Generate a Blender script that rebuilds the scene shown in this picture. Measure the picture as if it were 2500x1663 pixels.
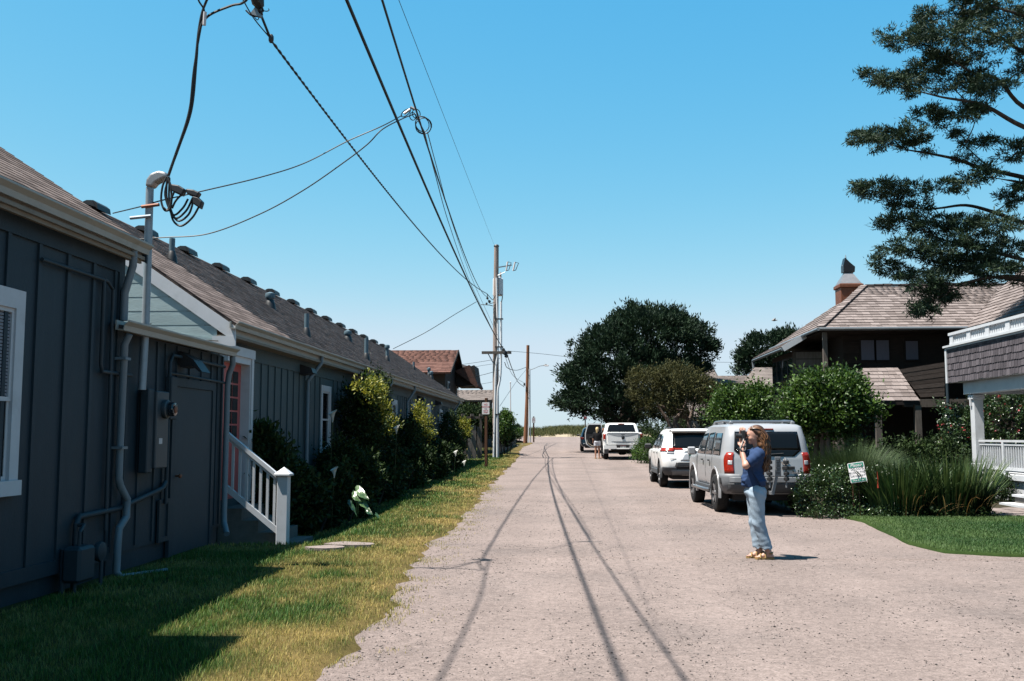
import bpy, math, random
import numpy as np
from mathutils import Vector, Matrix
for _o in list(bpy.data.objects): bpy.data.objects.remove(_o)
SC = bpy.context.scene
COL = SC.collection
random.seed(7)
RNG = np.random.default_rng(11)
R = math.radians

# ------------------------------------------------------------------ camera
FPX, YAW, PITCH, EYE = 2431.0, R(3.18), R(5.42), 1.66      # focal length in photo pixels (2500 wide)
cam = bpy.data.cameras.new('camera'); cam_ob = bpy.data.objects.new('camera', cam); COL.objects.link(cam_ob)
cam.sensor_width = 36.0; cam.lens = 36.0 * FPX / 2500.0; cam.clip_start = .05; cam.clip_end = 9000
cam_ob.location = (0, 0, EYE); cam_ob.rotation_euler = (R(90) + PITCH, 0, YAW)
SC.camera = cam_ob
SC.render.resolution_x, SC.render.resolution_y = 1024, 681

# ------------------------------------------------------------------ sky, sun, exposure
SUN_EL, SHADOW_AZ = R(67.0), R(18.0)                       # shadows fall towards +X, a little away from the camera
SUN_DIR = Vector((-math.cos(SUN_EL) * math.cos(SHADOW_AZ), -math.cos(SUN_EL) * math.sin(SHADOW_AZ), math.sin(SUN_EL)))
world = bpy.data.worlds.new('World'); SC.world = world; world.use_nodes = True
wn = world.node_tree.nodes; wl = world.node_tree.links
bg = wn['Background']; bg.inputs['Strength'].default_value = 0.1
sky = wn.new('ShaderNodeTexSky'); sky.sky_type = 'NISHITA'; sky.sun_disc = False
sky.sun_elevation = SUN_EL; sky.sun_rotation = math.atan2(SUN_DIR.x, SUN_DIR.y)
sky.altitude = 0; sky.air_density = 1.0; sky.dust_density = 0.35; sky.ozone_density = 1.6
# the film's response: one tone curve per colour channel, the same over the whole sky
sep = wn.new('ShaderNodeSeparateColor'); com = wn.new('ShaderNodeCombineColor'); wl.new(sky.outputs[0], sep.inputs[0])
for ch, (gain, gam, top) in enumerate(((2.39, 1.65, .41), (.842, .62, .51), (.69, .24, .60))):
    pw = wn.new('ShaderNodeMath'); pw.operation = 'POWER'; pw.inputs[1].default_value = gam
    pr = wn.new('ShaderNodeMath'); pr.operation = 'MULTIPLY'; pr.inputs[1].default_value = .085
    po = wn.new('ShaderNodeMath'); po.operation = 'MULTIPLY'; po.inputs[1].default_value = gain / 2.07 / .1
    sh = wn.new('ShaderNodeMath'); sh.operation = 'SMOOTH_MIN'; sh.inputs[1].default_value = top / 2.07 / .1; sh.inputs[2].default_value = .6
    wl.new(sep.outputs[ch], pr.inputs[0]); wl.new(pr.outputs[0], pw.inputs[0]); wl.new(pw.outputs[0], po.inputs[0]); wl.new(po.outputs[0], sh.inputs[0]); wl.new(sh.outputs[0], com.inputs[ch])
wl.new(com.outputs[0], bg.inputs['Color'])
sun = bpy.data.lights.new('sun', 'SUN'); sun.energy = 5.0; sun.angle = R(0.53); sun.color = (1.0, .95, .88)
sun_ob = bpy.data.objects.new('sun', sun); COL.objects.link(sun_ob)
sun_ob.rotation_euler = SUN_DIR.to_track_quat('Z', 'Y').to_euler(); sun_ob.location = (-20, -5, 40)
vs = SC.view_settings
vs.view_transform = 'Standard'; vs.look = 'None'; vs.gamma = 1.0; vs.exposure = 1.70; vs.use_curve_mapping = False

# ------------------------------------------------------------------ photo pixel -> place
_fw = np.array([-math.sin(YAW) * math.cos(PITCH), math.cos(YAW) * math.cos(PITCH), math.sin(PITCH)])
_rt = np.array([math.cos(YAW), math.sin(YAW), 0.]); _up = np.cross(_rt, _fw); _eye = np.array([0, 0, EYE])
def gz(y):                                                  # the lane climbs gently towards the dune
    return .39 * (np.maximum(y, 0) / 54.) ** 1.5
def ray(x, y): return _fw * FPX + _rt * (x - 1250) - _up * (y - 831.5)
def AY(x, y, Y): d = ray(x, y); return _eye + d * (Y / d[1])
def AX(x, y, X): d = ray(x, y); return _eye + d * (X / d[0])
def on_ground(x, y):
    d = ray(x, y); lo, hi = .5, 400.
    for _ in range(50):
        m = (lo + hi) / 2; p = _eye + d * (m / d[1])
        if p[2] > gz(p[1]): lo = m
        else: hi = m
    return _eye + d * (lo / d[1])
def to_px(P):
    v = np.asarray(P, float) - _eye; z = v @ _fw
    return 1250 + FPX * (v @ _rt) / z, 831.5 - FPX * (v @ _up) / z, z

# ------------------------------------------------------------------ numpy noise
def _hash(ix, iy, s=0):
    h = (ix.astype(np.int64) * 374761393 + iy.astype(np.int64) * 668265263 + s * 974711) & 0x7fffffff
    h = ((h ^ (h >> 13)) * 1274126177) & 0x7fffffff
    return ((h ^ (h >> 16)) & 0xffff) / 65535.0
def vnoise(x, y, s=0):
    x = np.asarray(x, float); y = np.asarray(y, float)
    ix, iy = np.floor(x), np.floor(y); fx, fy = x - ix, y - iy
    fx = fx * fx * (3 - 2 * fx); fy = fy * fy * (3 - 2 * fy)
    a, b, c, d = _hash(ix, iy, s), _hash(ix + 1, iy, s), _hash(ix, iy + 1, s), _hash(ix + 1, iy + 1, s)
    return (a * (1 - fx) + b * fx) * (1 - fy) + (c * (1 - fx) + d * fx) * fy
def fbm(x, y, s=0, o=4):
    t, a, n = 0, .5, 0
    for k in range(o): t = t + a * vnoise(x * 2 ** k, y * 2 ** k, s + k); n += a; a *= .5
    return t / n

# ------------------------------------------------------------------ materials
MAT = {}
def M(name, col, col2=None, rough=.75, var=.18, scale=5., bump=0., bscale=60., metal=0., spec=.3, stretch=None,
      trans=0., coat=0., detail=5., dirt=None, dscale=1.2, damt=.5):
    """Principled material: colour varied by noise in place coordinates; col2 is mixed by the vertex attribute 'tone'."""
    m = bpy.data.materials.new(name); m.use_nodes = True; MAT[name] = m
    col = tuple(c * .505 for c in col); col2 = None if col2 is None else tuple(c * .505 for c in col2); dirt = None if dirt is None else tuple(c * .505 for c in dirt)
    n = m.node_tree.nodes; l = m.node_tree.links; b = n['Principled BSDF']
    geo = n.new('ShaderNodeNewGeometry'); vec = geo.outputs['Position']
    if stretch:
        mp = n.new('ShaderNodeVectorMath'); mp.operation = 'MULTIPLY'; mp.inputs[1].default_value = stretch
        l.new(vec, mp.inputs[0]); vec = mp.outputs[0]
    nt = n.new('ShaderNodeTexNoise'); nt.inputs['Scale'].default_value = scale; nt.inputs['Detail'].default_value = detail
    nt.inputs['Roughness'].default_value = .62
    l.new(vec, nt.inputs['Vector'])
    mr = n.new('ShaderNodeMapRange'); mr.inputs[1].default_value = .25; mr.inputs[2].default_value = .75
    mr.inputs[3].default_value = 1 - var; mr.inputs[4].default_value = 1 + var; l.new(nt.outputs[0], mr.inputs[0])
    src = None
    if col2 is not None:
        at = n.new('ShaderNodeAttribute'); at.attribute_name = 'tone'
        mx = n.new('ShaderNodeMixRGB'); mx.inputs[1].default_value = (*col, 1); mx.inputs[2].default_value = (*col2, 1)
        l.new(at.outputs['Fac'], mx.inputs[0]); src = mx.outputs[0]
    if dirt is not None:
        dn = n.new('ShaderNodeTexNoise'); dn.inputs['Scale'].default_value = dscale; dn.inputs['Detail'].default_value = 6
        dn.inputs['Roughness'].default_value = .7; l.new(vec, dn.inputs['Vector'])
        dm = n.new('ShaderNodeMapRange'); dm.inputs[1].default_value = .5; dm.inputs[2].default_value = .72
        dm.inputs[3].default_value = 0; dm.inputs[4].default_value = damt; l.new(dn.outputs[0], dm.inputs[0])
        mx2 = n.new('ShaderNodeMixRGB'); mx2.inputs[1].default_value = (*col, 1); mx2.inputs[2].default_value = (*dirt, 1)
        if src: l.new(src, mx2.inputs[1])
        l.new(dm.outputs[0], mx2.inputs[0]); src = mx2.outputs[0]
    mul = n.new('ShaderNodeVectorMath'); mul.operation = 'SCALE'
    if src: l.new(src, mul.inputs[0])
    else: mul.inputs[0].default_value = col
    l.new(mr.outputs[0], mul.inputs['Scale']); l.new(mul.outputs[0], b.inputs['Base Color'])
    b.inputs['Roughness'].default_value = rough; b.inputs['Metallic'].default_value = metal
    b.inputs['Specular IOR Level'].default_value = spec; b.inputs['Coat Weight'].default_value = coat
    b.inputs['Coat Roughness'].default_value = .08
    if bump:
        bn = n.new('ShaderNodeTexNoise'); bn.inputs['Scale'].default_value = bscale; bn.inputs['Detail'].default_value = 4
        l.new(vec, bn.inputs['Vector'])
        bp = n.new('ShaderNodeBump'); bp.inputs['Strength'].default_value = bump; bp.inputs['Distance'].default_value = .02
        l.new(bn.outputs[0], bp.inputs['Height']); l.new(bp.outputs[0], b.inputs['Normal'])
    if trans:
        tr = n.new('ShaderNodeBsdfTranslucent'); l.new(mul.outputs[0], tr.inputs['Color'])
        ms = n.new('ShaderNodeMixShader'); ms.inputs[0].default_value = trans
        l.new(b.outputs[0], ms.inputs[1]); l.new(tr.outputs[0], ms.inputs[2]); l.new(ms.outputs[0], n['Material Output'].inputs[0])
    return m
def glass(name, tint=(.02, .025, .03), rough=.03, mixf=.0):
    m = M(name, tint, rough=rough, var=.05, spec=.6); return m

# ------------------------------------------------------------------ mesh building
WO = {}
def _reg(o, parent, local):
    if parent is not None:
        o.parent = parent
        if not local: o.location = -WO.get(parent.name, Vector((0, 0, 0)))
    WO[o.name] = Vector((0, 0, 0))
def new_obj(name, me, parent=None, local=False):
    o = bpy.data.objects.new(name, me); COL.objects.link(o); _reg(o, parent, local); return o
def thing(name, label, cat, loc=(0, 0, 0), rz=0., group=None):
    o = bpy.data.objects.new(name, None); COL.objects.link(o); o.location = loc; o.rotation_euler = (0, 0, rz)
    o.empty_display_size = .2; WO[o.name] = Vector(loc); tag(o, label, cat, group); return o
def tag(o, label=None, cat=None, group=None, kind=None):
    if label: o['label'] = label
    if cat: o['category'] = cat
    if group: o['group'] = group
    if kind: o['kind'] = kind
    return o
def place(name, me, parent, p, rot=(0, 0, 0)):              # a piece with shared mesh data, p in world space
    o = bpy.data.objects.new(name, me); COL.objects.link(o); o.parent = parent
    o.location = Vector(p) - WO.get(parent.name, Vector((0, 0, 0))); o.rotation_euler = rot; WO[o.name] = Vector(p); return o
def fast_mesh(name, V, Fq, mat, tone=None, smooth=False):
    """V (n,3), Fq (m,3|4) index arrays -> mesh"""
    V = np.asarray(V, np.float32); Fq = np.asarray(Fq, np.int32); k = Fq.shape[1]
    me = bpy.data.meshes.new(name); me.vertices.add(len(V)); me.vertices.foreach_set('co', V.ravel())
    me.loops.add(Fq.size); me.loops.foreach_set('vertex_index', Fq.ravel())
    me.polygons.add(len(Fq)); me.polygons.foreach_set('loop_start', np.arange(0, Fq.size, k, dtype=np.int32))
    if smooth: me.polygons.foreach_set('use_smooth', np.ones(len(Fq), bool))
    if tone is not None:
        a = me.attributes.new('tone', 'FLOAT', 'POINT'); a.data.foreach_set('value', np.asarray(tone, np.float32))
    me.update(); me.validate()
    if mat: me.materials.append(MAT[mat] if isinstance(mat, str) else mat)
    return me
class MB:
    def __init__(s): s.v = []; s.f = []; s.t = []; s.T = None; s.tone = None
    def _add(s, pts, faces, tone=None):
        n = len(s.v)
        for p in pts:
            s.v.append(tuple(s.T @ Vector(p)) if s.T is not None else tuple(p)); s.t.append(s.tone if tone is None else tone)
        s.f += [tuple(n + i for i in f) for f in faces]; return s
    def box(s, lo, hi, bev=0.):
        x0, y0, z0 = lo; x1, y1, z1 = hi
        if bev <= 0:
            P = [(x0, y0, z0), (x1, y0, z0), (x1, y1, z0), (x0, y1, z0), (x0, y0, z1), (x1, y0, z1), (x1, y1, z1), (x0, y1, z1)]
            return s._add(P, [(0, 3, 2, 1), (4, 5, 6, 7), (0, 1, 5, 4), (1, 2, 6, 5), (2, 3, 7, 6), (3, 0, 4, 7)])
        b = min(bev, (x1 - x0) * .49, (y1 - y0) * .49, (z1 - z0) * .49)
        L = [(z0, b), (z0 + b, 0), (z1 - b, 0), (z1, b)]; P = []
        for z, i in L:
            e = b
            P += [(x0 + e + i * 0, y0 + i, z), (x1 - e, y0 + i, z), (x1 - i, y0 + e, z), (x1 - i, y1 - e, z), (x1 - e, y1 - i, z), (x0 + e, y1 - i, z), (x0 + i, y1 - e, z), (x0 + i, y0 + e, z)]
        Fc = [tuple(range(7, -1, -1)), tuple(range(24, 32))]
        for k in range(3):
            for j in range(8): Fc.append((k * 8 + j, k * 8 + (j + 1) % 8, k * 8 + 8 + (j + 1) % 8, k * 8 + 8 + j))
        return s._add(P, Fc)
    def hexa(s, P): return s._add(P, [(0, 3, 2, 1), (4, 5, 6, 7), (0, 1, 5, 4), (1, 2, 6, 5), (2, 3, 7, 6), (3, 0, 4, 7)])
    def quad(s, a, b, c, d): return s._add([a, b, c, d], [(0, 1, 2, 3)])
    def poly(s, P): return s._add(P, [tuple(range(len(P)))])
    def prism(s, P, d):                                     # polygon P extruded by vector d
        n = len(P); d = Vector(d); Q = [Vector(p) + d for p in P]
        return s._add([*P, *Q], [tuple(range(n - 1, -1, -1)), tuple(range(n, 2 * n))] + [(i, (i + 1) % n, n + (i + 1) % n, n + i) for i in range(n)])
    def beam(s, a, b, w, h, up=(0, 0, 1)):                  # rectangular bar between two points
        a = Vector(a); b = Vector(b); d = (b - a).normalized(); sd = d.cross(Vector(up))
        if sd.length < 1e-4: sd = d.cross(Vector((1, 0, 0)))
        sd.normalize(); u = sd.cross(d); sd *= w / 2; u *= h / 2
        P = [a - sd - u, a + sd - u, a + sd + u, a - sd + u, b - sd - u, b + sd - u, b + sd + u, b - sd + u]
        return s._add(P, [(0, 1, 2, 3), (7, 6, 5, 4), (0, 4, 5, 1), (1, 5, 6, 2), (2, 6, 7, 3), (3, 7, 4, 0)])
    def tube(s, P, r, n=8, cap=True):
        P = [Vector(p) for p in P]; m = len(P); rs = r if hasattr(r, '__len__') else [r] * m
        V = []; prev = None
        for i, p in enumerate(P):
            t = (P[min(i + 1, m - 1)] - P[max(i - 1, 0)])
            if t.length < 1e-9: t = Vector((0, 0, 1))
            t.normalize()
            if prev is None: a = t.cross(Vector((0, 0, 1)) if abs(t.z) < .9 else Vector((1, 0, 0)))
            else: a = prev - t * prev.dot(t)
            if a.length < 1e-6: a = t.orthogonal()
            a.normalize(); prev = a; b = t.cross(a)
            for k in range(n):
                an = 2 * math.pi * k / n; V.append(p + (a * math.cos(an) + b * math.sin(an)) * rs[i])
        Fc = [(i * n + k, i * n + (k + 1) % n, (i + 1) * n + (k + 1) % n, (i + 1) * n + k) for i in range(m - 1) for k in range(n)]
        if cap: Fc += [tuple(range(n - 1, -1, -1)), tuple(range((m - 1) * n, m * n))]
        return s._add(V, Fc)
    def lathe(s, prof, c=(0, 0, 0), axis='z', n=20, cap=True):  # prof: (radius, height)
        V = []; c = Vector(c)
        for r, h in prof:
            for k in range(n):
                a = 2 * math.pi * k / n; x, y = r * math.cos(a), r * math.sin(a)
                V.append(c + Vector({'z': (x, y, h), 'x': (h, x, y), 'y': (x, h, y)}[axis]))
        m = len(prof); Fc = [(i * n + k, i * n + (k + 1) % n, (i + 1) * n + (k + 1) % n, (i + 1) * n + k) for i in range(m - 1) for k in range(n)]
        if cap: Fc += [tuple(range(n - 1, -1, -1)), tuple(range((m - 1) * n, m * n))]
        return s._add(V, Fc)
    def mesh(s, name, mat, smooth=False):
        me = bpy.data.meshes.new(name); me.from_pydata(s.v, [], s.f); me.update()
        if smooth: me.polygons.foreach_set('use_smooth', [True] * len(me.polygons))
        if any(t is not None for t in s.t):
            a = me.attributes.new('tone', 'FLOAT', 'POINT'); a.data.foreach_set('value', [t or 0. for t in s.t])
        if mat: me.materials.append(MAT[mat])
        return me
    def build(s, name, mat, parent=None, smooth=False, local=False, fix=False):
        me = s.mesh(name, mat, smooth)
        if fix or smooth:
            import bmesh
            bm = bmesh.new(); bm.from_mesh(me); bmesh.ops.recalc_face_normals(bm, faces=bm.faces); bm.to_mesh(me); bm.free()
        if smooth: me.set_sharp_from_angle(angle=R(38))
        return new_obj(name, me, parent, local)
def catmull(P, n=8):
    P = [np.array(p, float) for p in P]; P = [2 * P[0] - P[1]] + P + [2 * P[-1] - P[-2]]; out = []
    for i in range(1, len(P) - 2):
        a, b, c, d = P[i - 1:i + 3]
        for k in range(n):
            t = k / n; out.append(.5 * (2 * b + (c - a) * t + (2 * a - 5 * b + 4 * c - d) * t * t + (3 * b - a - 3 * c + d) * t ** 3))
    out.append(P[-2]); return out
def text_obj(name, s, size, mat, parent, M4, extrude=.001, align='CENTER', shear=0., local=True):
    cu = bpy.data.curves.new(name, 'FONT'); cu.body = s; cu.size = size; cu.align_x = align; cu.align_y = 'CENTER'; cu.extrude = extrude; cu.shear = shear
    t = bpy.data.objects.new(name + '_src', cu); COL.objects.link(t)
    dg = bpy.context.evaluated_depsgraph_get(); me = bpy.data.meshes.new_from_object(t.evaluated_get(dg)); me.name = name
    bpy.data.objects.remove(t); me.materials.clear(); me.materials.append(MAT[mat]); me.transform(M4)
    return new_obj(name, me, parent, local)
# frames for text: x to the right, y up, facing -Y
def face_camera(p, rz=0., roll=0.): return Matrix.Translation(Vector(p)) @ Matrix.Rotation(rz, 4, 'Z') @ Matrix.Rotation(R(90), 4, 'X') @ Matrix.Rotation(roll, 4, 'Z')
# ------------------------------------------------------------------ palette
M('gravel', (.268, .214, .194), rough=.95, var=.13, scale=.6, dirt=(.170, .143, .133), dscale=.33, damt=.75, bump=.55, bscale=95, spec=.1)
M('pebble', (.07, .060, .056), (.36, .31, .285), rough=.9, var=.1, scale=30, spec=.15)
M('soil', (.05, .045, .03), rough=1, var=.3, scale=9, bump=.4, spec=.05)
M('turf', (.022, .036, .009), (.19, .135, .052), rough=.95, var=.3, scale=14, bump=.5, bscale=120, spec=.05)
M('blade', (.062, .165, .021), (.58, .44, .135), rough=.6, var=.15, scale=4, spec=.2, trans=.25)
M('lawn_blade', (.020, .088, .020), (.14, .22, .062), rough=.6, var=.2, scale=3, spec=.2, trans=.2)
M('lawn_ground', (.01, .034, .008), (.04, .068, .018), rough=.95, var=.3, scale=9, bump=.4, spec=.05)
M('sand', (.42, .35, .25), rough=1, var=.12, scale=2, bump=.2, bscale=30, spec=.05)
M('dune_blade', (.075, .10, .035), (.20, .19, .07), rough=.7, var=.2, trans=.2, spec=.15)
M('sea', (.02, .06, .09), rough=.15, var=.1, scale=.02, bump=.3, bscale=.4, spec=.5)
M('flagstone', (.30, .245, .225), (.22, .18, .165), rough=.9, var=.15, scale=7, bump=.25, spec=.15)
M('paint_blue', (.016, .036, .052), (.026, .050, .068), rough=.62, var=.12, scale=3, bump=.15, bscale=35, spec=.3, stretch=(3, 3, .6), dirt=(.040, .060, .072), dscale=.9, damt=.45)
M('paint_gable_sunlit', (.40, .52, .53), (.48, .60, .60), rough=.6, var=.1, scale=4, bump=.12, bscale=30, spec=.3, stretch=(.7, 3, 3), dirt=(.30, .36, .34), dscale=3, damt=.35)  # siding paint lightened: sunlight on the gable is put into the colour
M('trim_white', (.72, .74, .77), rough=.5, var=.06, scale=3, spec=.35, dirt=(.36, .36, .34), dscale=2.2, damt=.3)
M('gutter_cream', (.46, .45, .40), rough=.45, var=.08, scale=3, spec=.4, dirt=(.22, .21, .17), dscale=3, damt=.5)
M('soffit', (.28, .25, .20), rough=.8, var=.15, scale=4)
M('door_pink', (.62, .135, .125), rough=.5, var=.06, scale=3, spec=.35)
M('asphalt_shingle', (.105, .082, .074), (.235, .188, .172), rough=.95, var=.3, scale=14, spec=.05)
M('shake', (.165, .135, .125), (.315, .265, .25), rough=.9, var=.28, scale=9, bump=.4, bscale=60, spec=.12, stretch=(3.5, 3.5, .6))
M('red_shingle', (.12, .062, .050), (.19, .10, .08), rough=.95, var=.25, scale=5, bump=.3, spec=.1)
M('tan_shingle', (.19, .16, .145), (.26, .22, .20), rough=.95, var=.15, scale=4, bump=.2, spec=.1)
M('wall_shingle', (.085, .075, .085), (.17, .15, .165), rough=.9, var=.3, scale=7, bump=.35, bscale=50, spec=.12, stretch=(3, 3, .6))
M('dark_wood', (.030, .021, .017), (.055, .040, .032), rough=.8, var=.3, scale=4, bump=.25, spec=.2, stretch=(1, 1, 4))
M('grey_wood', (.17, .145, .125), (.27, .235, .21), rough=.9, var=.3, scale=6, bump=.35, spec=.1, stretch=(3, 3, .5))
M('brown_post', (.105, .052, .030), rough=.85, var=.3, scale=8, bump=.3, spec=.1, stretch=(4, 4, .4))
M('pole_wood', (.40, .32, .285), rough=.9, var=.25, scale=7, bump=.35, spec=.1, stretch=(5, 5, .3), dirt=(.16, .11, .09), dscale=3, damt=.6)
M('pole_red', (.30, .135, .075), rough=.9, var=.25, scale=7, bump=.3, spec=.1, stretch=(5, 5, .3), dirt=(.14, .08, .06), dscale=3, damt=.6)
M('metal_grey', (.33, .36, .38), rough=.4, var=.08, scale=4, metal=.6, spec=.5)
M('galvanised', (.36, .43, .48), rough=.5, var=.12, scale=12, metal=.35, spec=.5)
M('meter_box', (.046, .066, .080), rough=.5, var=.1, scale=5, spec=.4)
M('conduit_white', (.85, .86, .88), rough=.5, var=.08, scale=3, spec=.4)
M('pipe_blue', (.026, .046, .060), rough=.6, var=.12, scale=6, spec=.3)
M('black_rubber', (.012, .012, .013), rough=.6, var=.2, scale=20, spec=.3)
M('wire_black', (.010, .011, .012), rough=.55, var=.1, spec=.35)
M('black_plastic', (.018, .018, .020), rough=.5, var=.15, scale=15, spec=.4)
M('copper', (.27, .095, .045), rough=.55, var=.25, scale=6, metal=.4, spec=.5)
M('tin', (.50, .47, .46), rough=.42, var=.15, scale=5, metal=.75, spec=.5)
M('glass_dark', (.008, .009, .011), rough=.08, var=.05, spec=.18)
M('glass_sky', (.02, .03, .04), rough=.05, var=.05, spec=.6)
M('curtain', (.20, .20, .25), rough=.9, var=.15, scale=9, spec=.1, stretch=(6, 6, .3))
M('blind', (.30, .32, .36), rough=.7, var=.05, spec=.2)
M('sign_white', (.74, .70, .70), rough=.5, var=.05, scale=6, spec=.3)
M('sign_red', (.60, .045, .07), rough=.5, var=.08, spec=.3)
M('sign_green', (.012, .20, .135), rough=.45, var=.05, spec=.35)
M('sign_ink', (.06, .09, .10), rough=.5, var=.05, spec=.3)
M('concrete', (.20, .185, .17), rough=.9, var=.18, scale=6, bump=.2, spec=.1)
M('bark', (.035, .028, .024), (.075, .06, .05), rough=.95, var=.35, scale=9, bump=.6, bscale=25, spec=.05)
M('bark_pale', (.16, .12, .10), (.26, .20, .17), rough=.95, var=.3, scale=9, bump=.5, bscale=25, spec=.05)
M('leaf_cypress', (.011, .028, .016), (.034, .068, .030), rough=.7, var=.25, scale=.8, spec=.15, trans=.12)
M('leaf_spruce', (.012, .034, .022), (.050, .088, .036), rough=.65, var=.25, scale=1.2, spec=.2, trans=.15)
M('leaf_olive', (.038, .044, .016), (.12, .115, .036), rough=.7, var=.25, scale=1.5, spec=.15, trans=.2)
M('leaf_green', (.020, .060, .009), (.125, .225, .034), rough=.5, var=.22, scale=2, spec=.35, trans=.3)
M('leaf_hedge', (.018, .048, .014), (.075, .125, .035), rough=.32, var=.22, scale=3, spec=.5, trans=.12)
M('leaf_shrub', (.011, .027, .010), (.045, .078, .018), rough=.65, var=.25, scale=2, spec=.12, trans=.15)
M('leaf_yellow_sunlit', (.07, .13, .018), (.46, .42, .045), rough=.5, var=.15, scale=3, spec=.3, trans=.35)  # yellow is part leaf variegation, part sunlight put into the colour
M('leaf_iris', (.016, .055, .014), (.12, .165, .045), rough=.5, var=.25, scale=5, spec=.3, trans=.2)
M('leaf_dry', (.30, .17, .05), (.42, .30, .12), rough=.8, var=.2, trans=.2)
M('leaf_lily', (.025, .080, .030), (.14, .24, .085), rough=.35, var=.15, scale=6, spec=.5, trans=.25)
M('petal_white', (.78, .78, .72), rough=.5, var=.04, trans=.3)
M('petal_pink', (.55, .10, .11), rough=.5, var=.15, trans=.2)
M('petal_red', (.45, .06, .03), rough=.5, var=.1, trans=.2)
M('fine_grass', (.035, .070, .026), (.10, .14, .05), rough=.6, var=.2, scale=3, spec=.2, trans=.2)
M('skin', (.62, .34, .25), rough=.5, var=.06, scale=14, spec=.35)
M('skin_tan', (.52, .26, .17), rough=.5, var=.06, scale=14, spec=.35)
M('hair_brown', (.050, .020, .010), (.24, .105, .036), rough=.45, var=.3, scale=40, spec=.4)
M('hair_blond', (.50, .34, .16), (.70, .52, .28), rough=.5, var=.2, scale=40, spec=.3)
M('hair_dark', (.018, .013, .011), rough=.5, var=.3, scale=30, spec=.3)
M('tee_navy', (.030, .062, .150), rough=.85, var=.14, scale=18, bump=.1, bscale=200, spec=.15)
M('cloth_black', (.012, .012, .014), rough=.9, var=.2, scale=14, spec=.1)
M('denim', (.40, .50, .60), rough=.9, var=.13, scale=9, bump=.25, bscale=260, spec=.1, dirt=(.22, .32, .44), dscale=5, damt=.6)
M('shorts_white', (.70, .70, .76), rough=.85, var=.08, spec=.15)
M('sandal', (.40, .25, .10), rough=.7, var=.15, scale=20, spec=.2)
M('car_silver', (.45, .455, .47), rough=.38, var=.03, metal=.15, spec=.5, coat=.35)
M('car_white', (1.05, 1.03, 1.0), rough=.35, var=.02, spec=.5, coat=.5)
M('car_blue', (.02, .045, .08), rough=.25, var=.04, spec=.5, coat=.8)
M('cladding', (.075, .080, .088), rough=.6, var=.1, scale=20, spec=.35)
M('cladding_light', (.20, .21, .225), rough=.55, var=.08, scale=20, spec=.35)
M('tyre', (.016, .016, .017), rough=.85, var=.25, scale=25, bump=.3, bscale=80, spec=.2, dirt=(.10, .085, .075), dscale=5, damt=.5)
M('rim', (.42, .43, .45), rough=.3, var=.06, metal=.8, spec=.5)
M('rim_dark', (.05, .05, .055), rough=.35, var=.06, metal=.6, spec=.5)
M('lamp_red', (.34, .020, .006), rough=.22, var=.5, scale=28, spec=.35, coat=.1)
M('lamp_clear', (.62, .60, .60), rough=.12, var=.1, scale=30, spec=.6, coat=.5)
M('lamp_amber', (.75, .16, .03), rough=.15, var=.2, scale=40, spec=.6, coat=.5)
M('chrome', (.75, .76, .78), rough=.12, var=.03, metal=1., spec=.5)
M('plate_white', (.62, .66, .64), rough=.4, var=.2, scale=45, spec=.3)
M('plate_green', (.10, .32, .22), rough=.4, var=.2, scale=45, spec=.3)
M('plate_red', (.50, .16, .16), rough=.4, var=.2, scale=45, spec=.3)
M('interior', (.020, .020, .022), rough=.8, var=.2)
M('tan_trim', (.46, .40, .32), rough=.6, var=.1)
M('bird_grey', (.30, .28, .27), rough=.8, var=.2)
M('spout_grey', (.185, .245, .285), rough=.5, var=.1, scale=4, spec=.4, dirt=(.15, .16, .15), dscale=4, damt=.5)
M('vent_blue', (.12, .19, .23), rough=.6, var=.12, scale=6, spec=.3)
M('stair_siding', (.075, .058, .05), (.15, .12, .105), rough=.9, var=.3, scale=7, bump=.3, spec=.1, stretch=(.6, 3, 3))
M('paint_teal', (.044, .082, .096), (.058, .098, .112), rough=.62, var=.12, scale=3, bump=.12, bscale=35, spec=.3, stretch=(3, 3, .6), dirt=(.085, .105, .108), dscale=.9, damt=.4)
# ------------------------------------------------------------------ ground, lane, lawns, dune, sea
def grid_sheet(name, xs, ys, zf, mat, tone=None):
    X, Y = np.meshgrid(xs, ys); Z = zf(X, Y); V = np.stack([X, Y, Z], -1).reshape(-1, 3)
    nx, ny = len(xs), len(ys); i = np.arange(nx - 1)[None] + (np.arange(ny - 1) * nx)[:, None]; i = i.ravel()
    me = fast_mesh(name, V, np.stack([i, i + 1, i + 1 + nx, i + nx], 1), mat, None if tone is None else tone(X, Y).ravel(), smooth=True)
    return tag(new_obj(name, me), kind='structure')
def smooth(e0, e1, x): t = np.clip((x - e0) / (e1 - e0), 0, 1); return t * t * (3 - 2 * t)
def terrain(X, Y):
    z = gz(np.minimum(Y, 132)) - .36
    z = z - smooth(142, 175, Y) * 3.2 - smooth(175, 420, Y) * 4.5
    return z + .03 * (fbm(X * .3, Y * .3, 3) - .5)
grid_sheet('ground', np.concatenate([np.linspace(-2500, -60, 12), np.linspace(-50, 70, 61), np.linspace(80, 2500, 12)]),
           np.concatenate([np.linspace(-400, -20, 8), np.linspace(-10, 180, 96), np.linspace(190, 700, 12)]), terrain, 'sand')
grid_sheet('sea', np.linspace(-7000, 7000, 15), np.linspace(215, 8000, 15), lambda X, Y: X * 0 - 1.9, 'sea')

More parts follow.
